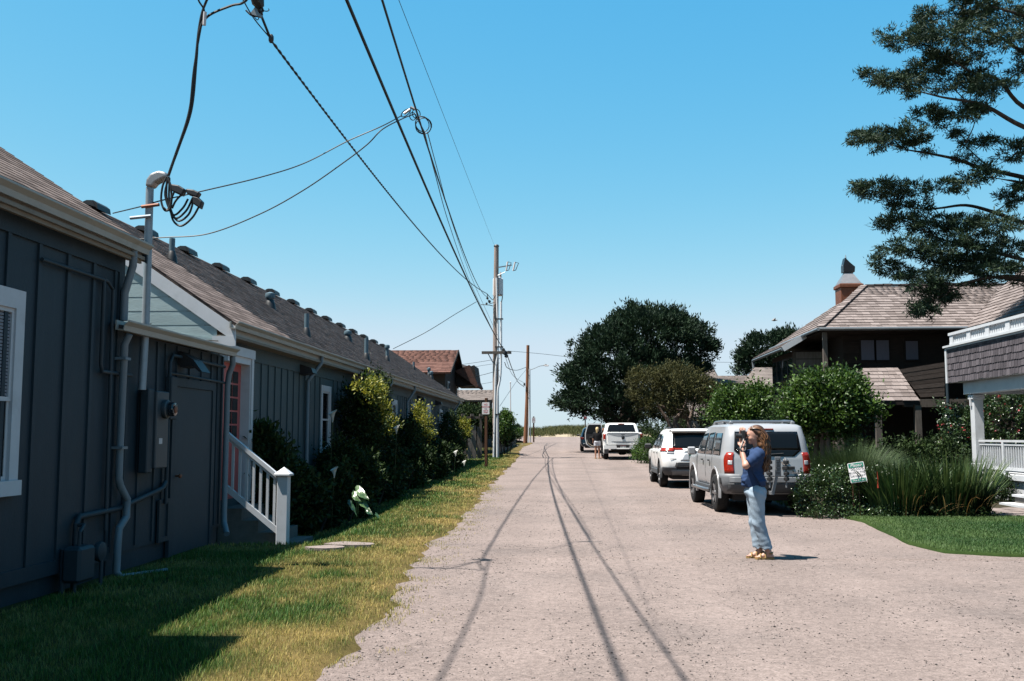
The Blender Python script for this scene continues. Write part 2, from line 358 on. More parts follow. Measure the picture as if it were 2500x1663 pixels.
_RL = np.array([(-60, -1.3), (0, -1.5), (6.8, -1.66), (11.5, -1.84), (20, -2.1), (35, -2.4), (51, -2.62), (60, -2.9), (70, -3.3), (79, -3.6), (92, -3.2), (105, -4.2), (128, -9), (140, -14)])
def road_left(y): return np.interp(y, _RL[:, 0], _RL[:, 1]) + .22 * (vnoise(np.asarray(y) * .9, 3.1, 5) - .5) + .16 * (vnoise(np.asarray(y) * 3.1, 1.1, 6) - .5) + .08 * (vnoise(np.asarray(y) * 9.1, 2.1, 7) - .5)
_RR = np.array([(-60, 70), (13.2, 70), (13.4, 7.2), (13.64, 5.97), (14.05, 5.2), (15.07, 5.05), (18.45, 5.4), (19.5, 5.3), (20.5, 5.15), (25, 5.0), (40, 4.7), (54, 4.5), (65, 4.2), (90, 4.5), (120, 7.5), (140, 13)])
def road_right(y): return np.interp(y, _RR[:, 0], _RR[:, 1])
# gravel lane: ribbon rows from its left edge to the right yard
ys = np.concatenate([np.linspace(-30, 4, 18), np.linspace(4.3, 30, 150), np.linspace(30.5, 128, 120)]); nt = 90
T = np.linspace(0, 1, nt) ** 1.25
XL = road_left(ys) - .55; XR = np.minimum(road_right(ys) + .6, 40)
X = XL[:, None] + (XR - XL)[:, None] * T[None]; Y = np.repeat(ys[:, None], nt, 1)
def road_h(X, Y):
    rut = -.016 * np.exp(-((X + .35) / .35) ** 2) - .016 * np.exp(-((X - 1.35) / .38) ** 2)
    return gz(Y) + (rut + .02 * (fbm(X * .8, Y * .8, 9) - .5) + .012 * (fbm(X * 5, Y * 5, 10) - .5)) * smooth(90, 40, Y)
V = np.stack([X, Y, road_h(X, Y)], -1).reshape(-1, 3); i = (np.arange(nt - 1)[None] + (np.arange(len(ys) - 1) * nt)[:, None]).ravel()
tag(new_obj('road', fast_mesh('road', V, np.stack([i, i + 1, i + 1 + nt, i + nt], 1), 'gravel', smooth=True)), 'pale gravel lane running straight to the dune', 'road', kind='structure')
# gravel material: speckle of stones, paler wheel tracks
m = MAT['gravel']; n = m.node_tree.nodes; l = m.node_tree.links; b = n['Principled BSDF']
geo = next(x for x in n if x.type == 'NEW_GEOMETRY'); base = b.inputs['Base Color'].links[0].from_socket
vo = n.new('ShaderNodeTexVoronoi'); vo.inputs['Scale'].default_value = 80; l.new(geo.outputs['Position'], vo.inputs['Vector'])
mr = n.new('ShaderNodeMapRange'); mr.inputs[1].default_value = 0; mr.inputs[2].default_value = 1; mr.inputs[3].default_value = .76; mr.inputs[4].default_value = 1.2
sp = n.new('ShaderNodeSeparateColor'); l.new(vo.outputs['Color'], sp.inputs[0]); l.new(sp.outputs[0], mr.inputs[0])
v2 = n.new('ShaderNodeTexNoise'); v2.inputs['Scale'].default_value = 16; v2.inputs['Detail'].default_value = 8; l.new(geo.outputs['Position'], v2.inputs['Vector'])
m2 = n.new('ShaderNodeMapRange'); m2.inputs[1].default_value = .3; m2.inputs[2].default_value = .7; m2.inputs[3].default_value = .84; m2.inputs[4].default_value = 1.16; l.new(v2.outputs[0], m2.inputs[0])
ma = n.new('ShaderNodeMath'); ma.operation = 'MULTIPLY'; l.new(mr.outputs[0], ma.inputs[0]); l.new(m2.outputs[0], ma.inputs[1])
xyz = n.new('ShaderNodeSeparateXYZ'); l.new(geo.outputs['Position'], xyz.inputs[0]); fac = ma.outputs[0]   # stone dust packed pale in the wheel tracks
for cx in (-.35, 1.35, 3.1):
    d0 = n.new('ShaderNodeMath'); d0.operation = 'SUBTRACT'; d0.inputs[1].default_value = cx; l.new(xyz.outputs[0], d0.inputs[0])
    d1 = n.new('ShaderNodeMath'); d1.operation = 'ABSOLUTE'; l.new(d0.outputs[0], d1.inputs[0])
    d2 = n.new('ShaderNodeMapRange'); d2.interpolation_type = 'SMOOTHSTEP'; d2.inputs[1].default_value = 0; d2.inputs[2].default_value = .55; d2.inputs[3].default_value = 1.09; d2.inputs[4].default_value = 1.; l.new(d1.outputs[0], d2.inputs[0])
    d3 = n.new('ShaderNodeMath'); d3.operation = 'MULTIPLY'; l.new(fac, d3.inputs[0]); l.new(d2.outputs[0], d3.inputs[1]); fac = d3.outputs[0]
sc = n.new('ShaderNodeVectorMath'); sc.operation = 'SCALE'; l.new(base, sc.inputs[0]); l.new(fac, sc.inputs['Scale']); l.new(sc.outputs[0], b.inputs['Base Color'])

def dip(X, Y): return .25 * smooth(-3.4, -4.3, X) * smooth(14.3, 15.3, Y) * smooth(26, 19, Y)
def lawn_z(X, Y): return gz(Y) + .014 - dip(X, Y) + .05 * (fbm(X * .9, Y * .9, 21) - .5) + .02
def lawn_tone(X, Y):
    e = smooth(1.3, .05, X - 0 * Y - road_left(Y) + 1.25)       # 1 near the house, 0 at the lane
    t = .80 - .62 * e + 1.7 * (fbm(X * 1.3, Y * 1.0, 31) - .5) + .8 * (fbm(X * 4, Y * 3, 33) - .5)
    return np.clip(t, 0, 1)
ys = np.concatenate([np.linspace(-10, 4, 10), np.linspace(4.3, 30, 120), np.linspace(31, 95, 65)]); nt = 46
XL = ys * 0 - 9.0; XR = road_left(ys) + .02; Tn = np.linspace(0, 1, nt) ** .6
X = XL[:, None] + (XR - XL)[:, None] * Tn[None]; Y = np.repeat(ys[:, None], nt, 1)
Z = lawn_z(X, Y); Z[:, -1] -= .05
V = np.stack([X, Y, Z], -1).reshape(-1, 3); i = (np.arange(nt - 1)[None] + (np.arange(len(ys) - 1) * nt)[:, None]).ravel()
tag(new_obj('lawn', fast_mesh('lawn', V, np.stack([i, i + 1, i + 1 + nt, i + nt], 1), 'turf', lawn_tone(X, Y).ravel(), smooth=True)), kind='structure')

def blades(name, P, h, w, lean, mat, tone, label, cat, kind='stuff', parent=None, bend=False):
    """grass blades: one bent sliver per point"""
    n = len(P); a = RNG.uniform(0, 2 * np.pi, n); d = np.stack([np.cos(a), np.sin(a), a * 0], 1); s = np.stack([-np.sin(a), np.cos(a), a * 0], 1)
    le = (lean * RNG.uniform(.2, 1.2, n))[:, None] * h[:, None]; up = np.array([0, 0, 1.])
    A = P - s * w[:, None] / 2; B = P + s * w[:, None] / 2
    mid = P + d * le * .35 + up * h[:, None] * .6; tip = P + d * le + up * h[:, None] * RNG.uniform(.85, 1.05, n)[:, None]
    V = np.stack([A, B, mid + s * w[:, None] * .35, mid - s * w[:, None] * .35, tip], 1).reshape(-1, 3)
    k = np.arange(n)[:, None] * 5
    F3 = np.concatenate([k + [0, 1, 2], k + [0, 2, 3], k + [3, 2, 4]], 0)
    me = fast_mesh(name, V, F3, mat, np.repeat(tone, 5)); o = new_obj(name, me, parent)
    return tag(o, label, cat, kind=kind)
# left verge
PTS = []
for y0, y1, dens, h0, w0 in ((5.0, 9, 2900, .040, .0042), (9, 14, 1700, .042, .006), (14, 24, 650, .045, .010), (24, 60, 190, .05, .022)):
    n = int((y1 - y0) * 4.2 * dens); y = RNG.uniform(y0, y1, n); x = RNG.uniform(-5.1, -1.2, n)
    edge = road_left(y) + .12 * (vnoise(x * 6, y * 6, 41) - .35); k = (x < edge) & (RNG.uniform(0, 1, n) < np.clip((edge - x) * 4 + .12, 0, 1))
    x, y = x[k], y[k]; t = lawn_tone(x, y)
    PTS.append(np.stack([x, y, lawn_z(x, y) - .005, h0 * RNG.uniform(.5, 1.5, len(x)) * (1.15 - .45 * t), w0 * RNG.uniform(.7, 1.3, len(x)), np.clip(t + RNG.normal(0, .22, len(x)), 0, 1)], 1))
n = 12000; y = 5 + 25 * RNG.uniform(0, 1, n) ** 1.4; x = road_left(y) + np.abs(RNG.normal(0, .22, n)) * (RNG.uniform(0, 1, n) < .6) ; k = vnoise(x * 3, y * 3, 44) > .5; x, y = x[k], y[k]
PTS.append(np.stack([x, y, gz(y), RNG.uniform(.015, .04, len(x)), x * 0 + .005, RNG.uniform(.3, 1, len(x))], 1))
A = np.concatenate(PTS)
blades('grass', A[:, :3], A[:, 3], A[:, 4], .7, 'blade', A[:, 5], 'short patchy green and straw grass along the left side of the lane', 'grass')

# right yard: soil bed under the planting, lawn in front of the porch
xs = np.linspace(0, 1, 40); ys = np.concatenate([np.linspace(13.3, 22, 60), np.linspace(22.5, 128, 70)])
XL = road_right(ys) + .03 * np.sin(ys * 9); X = XL[:, None] + (60 - XL)[:, None] * (xs ** 2)[None]; Y = np.repeat(ys[:, None], 40, 1)
Z = gz(Y) + .012 + .03 * fbm(X, Y, 4); Z[:, 0] -= .05; Z[0] -= .05
V = np.stack([X, Y, Z], -1).reshape(-1, 3); i = (np.arange(39)[None] + (np.arange(len(ys) - 1) * 40)[:, None]).ravel()
tag(new_obj('garden_soil', fast_mesh('garden_soil', V, np.stack([i, i + 1, i + 41, i + 40], 1), 'soil', smooth=True)), kind='structure')
def lawn2(X, Y): return gz(Y) + .05 + .03 * (fbm(X * .7, Y * .7, 51) - .5)
def tone2(X, Y): return np.clip(.35 + 1.3 * (fbm(X * .8, Y * .8, 61) - .5) + .5 * smooth(.8, 0, X - road_right(Y)), 0, 1)
ys = np.linspace(13.36, 19.5, 70); X = XLn = None
XL = road_right(ys) - .08; XL = np.where(ys < 13.7, np.interp(ys, [13.36, 13.7], [7.5, 5.8]), XL); X = XL[:, None] + (26 - XL)[:, None] * (xs ** 2)[None]; Y = np.repeat(ys[:, None], 40, 1)
Z = lawn2(X, Y); Z[:, 0] -= .06; Z[0] -= .06
V = np.stack([X, Y, Z], -1).reshape(-1, 3); i = (np.arange(39)[None] + (np.arange(len(ys) - 1) * 40)[:, None]).ravel()
tag(new_obj('lawn', fast_mesh('lawn', V, np.stack([i, i + 1, i + 41, i + 40], 1), 'lawn_ground', tone2(X, Y).ravel(), smooth=True)), kind='structure')
n = 130000; y = RNG.uniform(13.34, 19.4, n); x = RNG.uniform(4.9, 12.5, n)
XLp = np.where(y < 13.7, np.interp(y, [13.36, 13.7], [7.6, 5.9]), road_right(y)); k = x > XLp - .07 + .07 * (vnoise(x * 7, y * 7, 3) - .3); x, y = x[k], y[k]; t = tone2(x, y)
blades('lawn_grass', np.stack([x, y, lawn2(x, y) - .005], 1), RNG.uniform(.02, .045, len(x)), RNG.uniform(.004, .007, len(x)), .7, 'lawn_blade', np.clip(t + RNG.normal(0, .2, len(x)), 0, 1), 'mown deep green front lawn below the white porch', 'grass')

# loose gravel
def pebbles(P, r, tone):
    n = len(P); base = np.array([(1, 0, 0), (-1, 0, 0), (0, 1, 0), (0, -1, 0), (0, 0, 1), (0, 0, -1)], float)
    Fc = np.array([(0, 2, 4), (2, 1, 4), (1, 3, 4), (3, 0, 4), (2, 0, 5), (1, 2, 5), (3, 1, 5), (0, 3, 5)])
    a = RNG.uniform(0, 6.28, n); c, s = np.cos(a), np.sin(a); sc = RNG.uniform(.6, 1.3, (n, 6, 1)) * base[None] * np.array([1, .8, .55]) * r[:, None, None]
    V = np.stack([sc[..., 0] * c[:, None] - sc[..., 1] * s[:, None], sc[..., 0] * s[:, None] + sc[..., 1] * c[:, None], sc[..., 2]], -1) + P[:, None]
    return V.reshape(-1, 3), (Fc[None] + np.arange(n)[:, None, None] * 6).reshape(-1, 3), np.repeat(tone, 6)
n = 80000; y = 5.2 + 22 * RNG.uniform(0, 1, n) ** 1.9; x = road_left(y) - .25 + RNG.uniform(0, 1, n) * (3.5 + y * .55)
dl = np.exp(-np.abs(x - road_left(y) - .25) / .35); keep = RNG.uniform(0, 1, n) < .22 + .75 * np.maximum(dl, np.clip(1.6 * (fbm(x * .9, y * .6, 71) - .42), 0, 1))
x, y = x[keep], y[keep]; keep = (x < road_right(y) - .05); x, y = x[keep], y[keep]; r = .0030 + .010 * RNG.uniform(0, 1, len(x)) ** 5 + .00022 * y
Vp, Fp, Tp = pebbles(np.stack([x, y, road_h(x, y) + r * .12], 1), r, RNG.uniform(0, 1, len(x)) ** 1.4)
tag(new_obj('loose_gravel', fast_mesh('loose_gravel', Vp, Fp, 'pebble', Tp)), 'loose grey and tan pebbles scattered over the lane', 'gravel', kind='stuff')

# dune with marram grass at the end of the lane
def dune_z(X, Y): return gz(np.minimum(Y, 132)) - .2 + 1.15 * np.exp(-((Y - 137) / 4.2) ** 2) * (.72 + .5 * fbm(X * .22, Y * .2, 81)) * smooth(13.5, 9.5, X) * smooth(-60, -20, X)
grid_sheet('dune', np.linspace(-70, 40, 120), np.linspace(128, 150, 30), dune_z, 'sand')
n = 60000; x = RNG.uniform(-24, 16, n); y = RNG.normal(135.5, 2.4, n); k = (fbm(x * .5, y * .5, 83) > .36) & (dune_z(x, y) > gz(132) - .05); x, y = x[k], y[k]
blades('dune_grass', np.stack([x, y, dune_z(x, y) - .05], 1), RNG.uniform(.3, .8, len(x)), RNG.uniform(.03, .06, len(x)), .5, 'dune_blade', RNG.uniform(0, 1, len(x)), 'tufts of beach grass on the low dune closing the lane', 'grass')
for (sx, sy, s) in ((1377, 1065, .9), (1318, 1066, .5), (1305, 1070, .4), (1262, 1090, .35), (1275, 1086, .3)):
    p = on_ground(sx, sy); Vp, Fp, Tp = pebbles(np.array([[p[0], p[1], p[2] + .05 * s]]), np.array([s * .6]), np.array([.5]))
    tag(new_obj('boulder', fast_mesh('boulder', Vp, Fp, 'pebble', Tp)), {.9: 'long flat driftwood coloured rock at the foot of the dune', .5: 'grey rock left of the driftwood coloured rock at the dune foot', .4: 'small rock at the dune end of the lane by the far sign', .35: 'stone against the foot of the reddish far pole', .3: 'stone right of the reddish far pole base'}[s], 'rock')
# flat stones in the verge by the steps
def flat_stone(name, P, th, label, group=None):
    z = lambda p: float(lawn_z(p[0], p[1])) + .012
    mb = MB(); mb.tone = random.random(); mb.prism([(p[0], p[1], z(p) - .03) for p in P], (0, 0, th + .03)); o = mb.build(name, 'flagstone'); return tag(o, label, 'stone', group)
def blob(c, rx, ry, n=9, seed=0):
    rd = random.Random(seed); return [(c[0] + rx * math.cos(2 * math.pi * k / n) * rd.uniform(.8, 1.15), c[1] + ry * math.sin(2 * math.pi * k / n) * rd.uniform(.8, 1.15)) for k in range(n)]
flat_stone('stepping_stone', blob((-3.05, 14.15), .36, .22, 9, 3), .03, 'larger flat pink grey stone in the grass at the foot of the steps')
flat_stone('stepping_stone', blob((-3.33, 13.75), .26, .16, 8, 5), .03, 'smaller flat stone nearest the newel post, half in shade')
# ------------------------------------------------------------------ shingles and boards as pieces
def basis_euler(U, V, N): return Matrix((U, V, N)).transposed().to_euler()
def shingle_field(parent, O, U, V, W, L, expo, wid, th, mat, name='shingle', inside=None, cap=300, seed=1, course0=0., front=1.):
    """courses of tapered pieces on the plane O + u*U + v*V; nearest pieces are objects, the rest one stuff part"""
    rd = random.Random(seed); U = Vector(U).normalized(); V = Vector(V).normalized(); N = U.cross(V); O = Vector(O)
    eu = basis_euler(U, V, N); PC = []; v = course0; row = 0
    while v < L - .02:
        u = -rd.random() * wid; ex = min(expo, L - v)
        while u < W:
            w = wid * rd.choice((.7, .85, 1., 1., 1.2)); a, b = max(u, 0), min(u + w, W); u += w
            if b - a < .04: continue
            if inside and not inside((a + b) / 2, v + ex * .5): continue
            PC.append((a + .004, b - .004, v + rd.uniform(-.012, .006) * (expo / .15), ex, rd.random()))
        v += expo; row += 1
    def key(p):
        P = O + U * (p[0] + p[1]) / 2 + V * p[2]; x, y, z = to_px(P)
        vis = -60 < x < 2560 and -60 < y < 1720 and z > .5
        return (0 if vis else 1, P.length)
    PC.sort(key=key); near, far = PC[:cap], PC[cap:]
    cache = {}
    for a, b, v, ex, t in near:
        kw = round((b - a) / .02); kt = int(t * 6); k = (kw, kt, round(ex, 3))
        if k not in cache:
            w = kw * .02 - .004; mb = MB(); mb.tone = (kt + .5) / 6; l = ex * 1.35
            mb.hexa([(-w / 2, 0, 0), (w / 2, 0, 0), (w / 2, l, 0), (-w / 2, l, 0), (-w / 2, 0, th), (w / 2, 0, th), (w / 2, l, th * .12), (-w / 2, l, th * .12)])
            cache[k] = mb.mesh(name, mat)
        o = bpy.data.objects.new(name, cache[k]); COL.objects.link(o); o.parent = parent
        o.location = O + U * (a + b) / 2 + V * v + N * .004 - WO.get(parent.name, Vector((0, 0, 0))); o.rotation_euler = eu
    if far:
        n = len(far); A = np.array(far); o3, u3, v3, n3 = [np.array(x) for x in (O, U, V, N)]
        l = A[:, 3] * 1.35; z0 = A[:, 0] * 0 + .004
        def pt(u, v, h): return o3 + u[:, None] * u3 + v[:, None] * v3 + h[:, None] * n3
        th = th * (.45 if th < .01 else 1.)
        P = np.stack([pt(A[:, 0], A[:, 2], z0), pt(A[:, 1], A[:, 2], z0), pt(A[:, 1], A[:, 2] + l, z0), pt(A[:, 0], A[:, 2] + l, z0),
                      pt(A[:, 0], A[:, 2], z0 + th), pt(A[:, 1], A[:, 2], z0 + th), pt(A[:, 1], A[:, 2] + l, z0 + th * .12), pt(A[:, 0], A[:, 2] + l, z0 + th * .12)], 1)
        Fb = np.array([(4, 5, 6, 7), (0, 1, 5, 4), (1, 2, 6, 5), (3, 0, 4, 7)])
        o = new_obj(name + 's', fast_mesh(name + 's', P.reshape(-1, 3), (Fb[None] + np.arange(n)[:, None, None] * 8).reshape(-1, 4), mat, np.repeat(A[:, 4], 8)), parent)
        o['kind'] = 'stuff'
def pieces(parent, name, size, mat, spots, tones=4):
    """boxes of one size (sx,sy,sz), corner-origin at their low corner, placed at spots (shared meshes)"""
    ms = []
    for k in range(tones):
        mb = MB(); mb.tone = (k + .5) / tones; mb.box((0, 0, 0), size); ms.append(mb.mesh(name, mat))
    for i, p in enumerate(spots): place(name, ms[(i * 7 + int(p[1] * 3)) % tones], parent, p)
def gutter(parent, X, Y0, Y1, z, name='gutter', mat='gutter_cream', s=1.):
    mb = MB(); P = [(X - .13, Y0, z), (X - .13, Y0, z - .11), (X - .03, Y0, z - .12), (X - .02, Y0, z - .06), (X + .03, Y0, z - .02), (X + .03, Y0, z), (X + .02, Y0, z), (X + .015, Y0, z - .02), (X - .03, Y0, z - .055), (X - .04, Y0, z - .105), (X - .115, Y0, z - .10), (X - .115, Y0, z)]
    mb.prism(P, (0, Y1 - Y0, 0)); return mb.build(name, mat, parent, fix=True)
def pipe(parent, name, P, r, mat, n=10): mb = MB(); mb.tube(P, r, n); return mb.build(name, mat, parent, smooth=True)
def sash_window(parent, X, y0, y1, z0, z1, tw=.11, blind=False, glassm='glass_dark', meet=.5):
    """double-hung window in a wall facing +X"""
    w = MB(); w.box((X, y0, z0), (X + .045, y0 + tw, z1)); w.box((X, y1 - tw, z0), (X + .045, y1, z1)); w.box((X, y0 + tw, z1 - tw * 1.2), (X + .048, y1 - tw, z1)); w.box((X, y0 - .02, z0 - .02), (X + .075, y1 + .02, z0 + tw * .8))
    win = w.build('window', 'trim_white', parent)
    ya, yb, za, zb = y0 + tw, y1 - tw, z0 + tw * .8, z1 - tw * 1.2; zm = za + (zb - za) * meet; s = MB(); t = .04
    for (a, b, dx) in ((za, zm + .02, .012), (zm - .02, zb, .026)):
        s.box((X, ya, a), (X + dx, ya + t, b)); s.box((X, yb - t, a), (X + dx, yb, b)); s.box((X, ya + t, a), (X + dx + .002, yb - t, a + t)); s.box((X, ya + t, b - t), (X + dx + .002, yb - t, b))
    s.build('sash', 'trim_white', win)
    for (a, b, dx) in ((za + t, zm - .02, .004), (zm + .02, zb - t, .008)):
        g = MB(); g.quad((X + dx, ya + t, a), (X + dx, yb - t, a), (X + dx, yb - t, b), (X + dx, ya + t, b)); g.build('pane', glassm, win)
    if blind:
        sl = MB()
        zz = zm + .03
        while zz < zb - .03: sl.box((X + .0085, ya + t, zz), (X + .0105, yb - t, zz + .024)); zz += .032
        sl.build('blind', 'blind', win)
    return win

# ------------------------------------------------------------------ near cottage with utility lean-to
XW = -5.2
def YX(x, X=XW): d = ray(x, 900); return d[1] * (X / d[0])
cot = thing('cottage', 'nearest dark blue board and batten cottage with meter and utility door at left edge', 'house', (XW, 11, 0))
wl_ = MB(); wl_.tone = .3; wl_.box((XW - .2, -2, .34), (XW, 11.26, 3.72)); wl_.box((XW - 7.5, 11.06, .34), (XW - .2, 11.26, 3.72)); wall = wl_.build('wall', 'paint_blue', cot)
b = MB(); b.box((XW - 7.6, -2, -.4), (XW - .05, 11.2, .34)); b.build('foundation', 'paint_blue', cot)
pieces(wall, 'batten', (.022, .06, 3.2), 'paint_blue', [(XW, y, .34) for y in (7.6, 8.85, 9.4, 9.97, 10.53, 11.05)])
b = MB(); b.box((XW, -2, 3.54), (XW + .03, 11.28, 3.72)); b.build('frieze_board', 'paint_blue', cot)
b = MB(); b.box((XW, 11.14, .34), (XW + .032, 11.285, 3.54)); b.build('corner_board', 'paint_blue', cot)
b = MB(); b.box((XW, -2, .26), (XW + .026, 11.2, .40)); b.build('skirt_board', 'paint_blue', cot)
sl = .66; XE, ZE = -4.97, 3.88
rf = MB(); rf.hexa([(XE, 7.2, ZE - .05), (-10.5, 7.2, ZE - .05 + sl * 5.53), (-10.5, 11.42, ZE - .05 + sl * 5.53), (XE, 11.42, ZE - .05), (XE, 7.2, ZE), (-10.5, 7.2, ZE + sl * 5.53), (-10.5, 11.42, ZE + sl * 5.53), (XE, 11.42, ZE)])
roof = rf.build('roof', 'asphalt_shingle', cot, fix=True)
un = math.hypot(1, sl); shingle_field(roof, (XE + .02, 7.2, ZE - .01), (0, 1, 0), (-1 / un, 0, sl / un), 4.3, 6.6, .15, .33, .009, 'asphalt_shingle', seed=2, cap=300)
b = MB(); b.box((XW, -2, 3.72), (XE - .02, 11.40, 3.76)); b.build('soffit', 'soffit', cot)
b = MB(); b.prism([(XE, 11.40, ZE - .2), (XE, 11.40, ZE - .05), (-10.5, 11.40, ZE - .05 + sl * 5.53), (-10.5, 11.40, ZE - .2 + sl * 5.53)], (0, .03, 0)); b.build('rake_board', 'paint_blue', cot, fix=True)
b = MB(); b.box((XE - .09, 7.2, ZE - .2), (XE - .06, 11.4, ZE - .02)); b.build('fascia', 'soffit', cot)
gutter(cot, XE + .03, 7.2, 11.46, ZE + .03, mat='gutter_cream')
# projecting wing beyond the frame that throws the near shadow
b = MB(); b.tone = .3; b.box((XW - 4, -3, .0), (-4.75, 7.2, 4.75)); b.build('wing_wall', 'paint_blue', cot)
b = MB(); b.hexa([(-4.52, -3, 4.80), (-9, -3, 5.1), (-9, 7.42, 5.1), (-4.52, 7.34, 4.80), (-4.52, -3, 4.95), (-9, -3, 5.25), (-9, 7.42, 5.25), (-4.52, 7.34, 4.95)]); b.build('wing_roof', 'asphalt_shingle', cot, fix=True)
# window at the frame edge
sash_window(wall, XW + .002, 7.6, YX(44), 1.12, 3.02, tw=.15, blind=True, meet=.47)
# downspout A (cottage gutter) with its swan neck, runs down the wall
pipe(cot, 'downspout', [(XE - .05, 11.15, 3.8), (XE - .06, 11.17, 3.62), (XW + .07, 11.20, 3.30), (XW + .07, 11.20, 2.98)], .045, 'spout_grey')
# lean-to
lt = MB(); lt.tone = .35; lt.box((XW - .2, 11.26, .30), (XW - .02, 14.82, 2.86)); lt.box((XW - 2, 14.64, .30), (XW - .2, 14.82, 3.0)); lwall = lt.build('lean_to_wall', 'paint_blue', cot)
b = MB(); b.box((XW - 2.4, 11.2, -.4), (XW - .04, 14.78, .30)); b.build('lean_to_footing', 'paint_blue', cot)
pieces(lwall, 'batten', (.02, .055, 2.5), 'paint_blue', [(XW - .02, y, .34) for y in (11.50, 11.88, 12.36, 12.62, 14.56, 14.765)])
pieces(lwall, 'batten', (.02, .05, .42), 'paint_blue', [(XW - .02, y, 2.42) for y in (13.0, 13.45, 13.9, 14.3)])
zs = 2.90
b = MB(); b.hexa([(-5.02, 11.0, zs - .04), (-8.2, 11.0, zs + .53), (-8.2, 15.42, zs + .53), (-5.02, 14.74, zs - .04), (-5.02, 11.0, zs), (-8.2, 11.0, zs + .57), (-8.2, 15.42, zs + .57), (-5.02, 14.74, zs)]); b.build('lean_to_roof', 'asphalt_shingle', cot, fix=True)
gutter(cot, -4.98, 10.95, 14.80, zs + .06)
YDS = YX(302, -5.1)
pipe(cot, 'downspout', [(-5.04, YDS - .02, 2.82), (-5.10, YDS, 2.7), (-5.11, YDS, 1.55), (-5.11, YDS, 1.16), (-5.10, YDS + .02, 1.08), (-5.09, YDS + .19, .92), (-5.09, YDS + .19, .72), (-5.10, YDS + .03, .60), (-5.10, YDS + .01, .40), (-5.10, YDS, .12), (-5.05, YDS + .03, .05), (-4.72, YDS + .5, .06)], .043, 'spout_grey')
pipe(cot, 'downspout', [(-5.04, 14.72, 2.84), (-5.04, 14.74, 2.72), (-5.10, 14.76, 2.58), (-5.12, 14.76, 2.4), (-5.12, 14.76, .50), (-5.10, 14.72, .36), (-4.98, 14.5, .22)], .043, 'spout_grey')
for z in (1.50, 2.52): b = MB(); b.box((XW - .02, YDS - .07, z), (-5.05, YDS + .07, z + .03)); b.build('pipe_strap', 'spout_grey', cot)
# utility door
dr = MB(); dr.tone = .8; dr.box((XW - .02, 12.95, .03), (XW + .012, 14.30, 2.30)); door = dr.build('utility_door', 'paint_blue', cot)
b = MB(); b.tone = .2; b.box((XW - .02, 12.83, .03), (XW + .03, 12.947, 2.42)); b.box((XW - .02, 14.303, .03), (XW + .03, 14.42, 2.42)); b.box((XW - .02, 12.947, 2.303), (XW + .034, 14.303, 2.42)); b.build('door_frame', 'paint_blue', door)
b = MB(); b.lathe([(.012, 0), (.012, .04), (.03, .05), (.032, .07), (.018, .085)], (XW + .012, 13.03, 1.12), 'x', 12); b.build('door_knob', 'copper', door, smooth=True)
b = MB(); b.prism([(XW + .0, 13.0, 2.62), (XW + .02, 13.0, 2.78), (XW + .22, 13.0, 2.66), (XW + .34, 13.0, 2.50), (XW + .30, 13.0, 2.50), (XW + .2, 13.0, 2.58), (XW + .05, 13.0, 2.56)], (0, .32, 0)); b.build('lamp_hood', 'black_plastic', cot, fix=True)
# pipework in the wall colour
def ylist(*p): return [(XW + .05 if len(q) == 2 else q[2], q[0], q[1]) for q in p]
for P, r in ((ylist((10.72, 3.4), (10.72, 2.44), (10.75, 2.36), (11.5, 2.36)), .022), (ylist((12.64, .78), (12.64, 2.6), (12.72, 2.7), (14.7, 2.68)), .024),
             (ylist((12.64, 2.46), (13.0, 2.46), (14.7, 2.44)), .018), (ylist((9.4, 3.38), (10.8, 3.38), (10.95, 3.3), (10.98, .6)), .02),
             (ylist((10.3, .72), (10.36, .80), (11.3, .82), (12.5, .98), (12.62, 1.06)), .032), (ylist((10.3, .74), (10.3, .30), (10.3, -.05)), .03), (ylist((10.06, .5), (10.06, -.05)), .03)):
    pipe(cot, 'wall_pipe', P, r, 'pipe_blue')
b = MB(); b.box((XW, 12.50, .30), (XW + .03, 12.56, .84)); b.box((XW, 12.78, .30), (XW + .03, 12.828, .84)); b.box((XW, 12.56, .30), (XW + .028, 12.78, .36)); b.box((XW, 12.56, .79), (XW + .028, 12.78, .84)); b.box((XW - .02, 12.56, .36), (XW + .006, 12.78, .79)); b.build('crawl_vent', 'pipe_blue', cot)
b = MB(); b.box((XW, 12.62, 1.86), (XW + .09, 12.82, 2.42), .012); b.build('junction_box', 'pipe_blue', cot)
# gas meter in the shade
g = thing('gas_meter', 'grey gas meter and regulator in shade low on the nearest cottage wall', 'meter', (XW + .2, 10.2, 0))
b = MB(); b.box((XW + .06, 10.0, .16), (XW + .26, 10.34, .52), .03); b.build('meter_body', 'pipe_blue', g)
b = MB(); b.lathe([(.02, 0), (.10, .01), (.11, .04), (.10, .07), (.03, .09)], (XW + .16, 10.55, .42), 'x', 16); b.build('regulator', 'pipe_blue', g, smooth=True)
b = MB(); b.tube([(XW + .16, 10.17, .52), (XW + .16, 10.17, .66), (XW + .14, 10.3, .72), (XW + .07, 10.3, .72)], .02, 8); b.build('gas_pipe', 'pipe_blue', g, smooth=True)
for P in ([(XW + .16, 10.34, .36), (XW + .16, 10.45, .40), (XW + .2, 10.55, .42)], [(XW + .22, 10.55, .36), (XW + .22, 10.55, -.02)], [(XW + .16, 10.1, .18), (XW + .16, 10.1, -.02)]): pipe(g, 'gas_pipe', P, .02, 'pipe_blue')
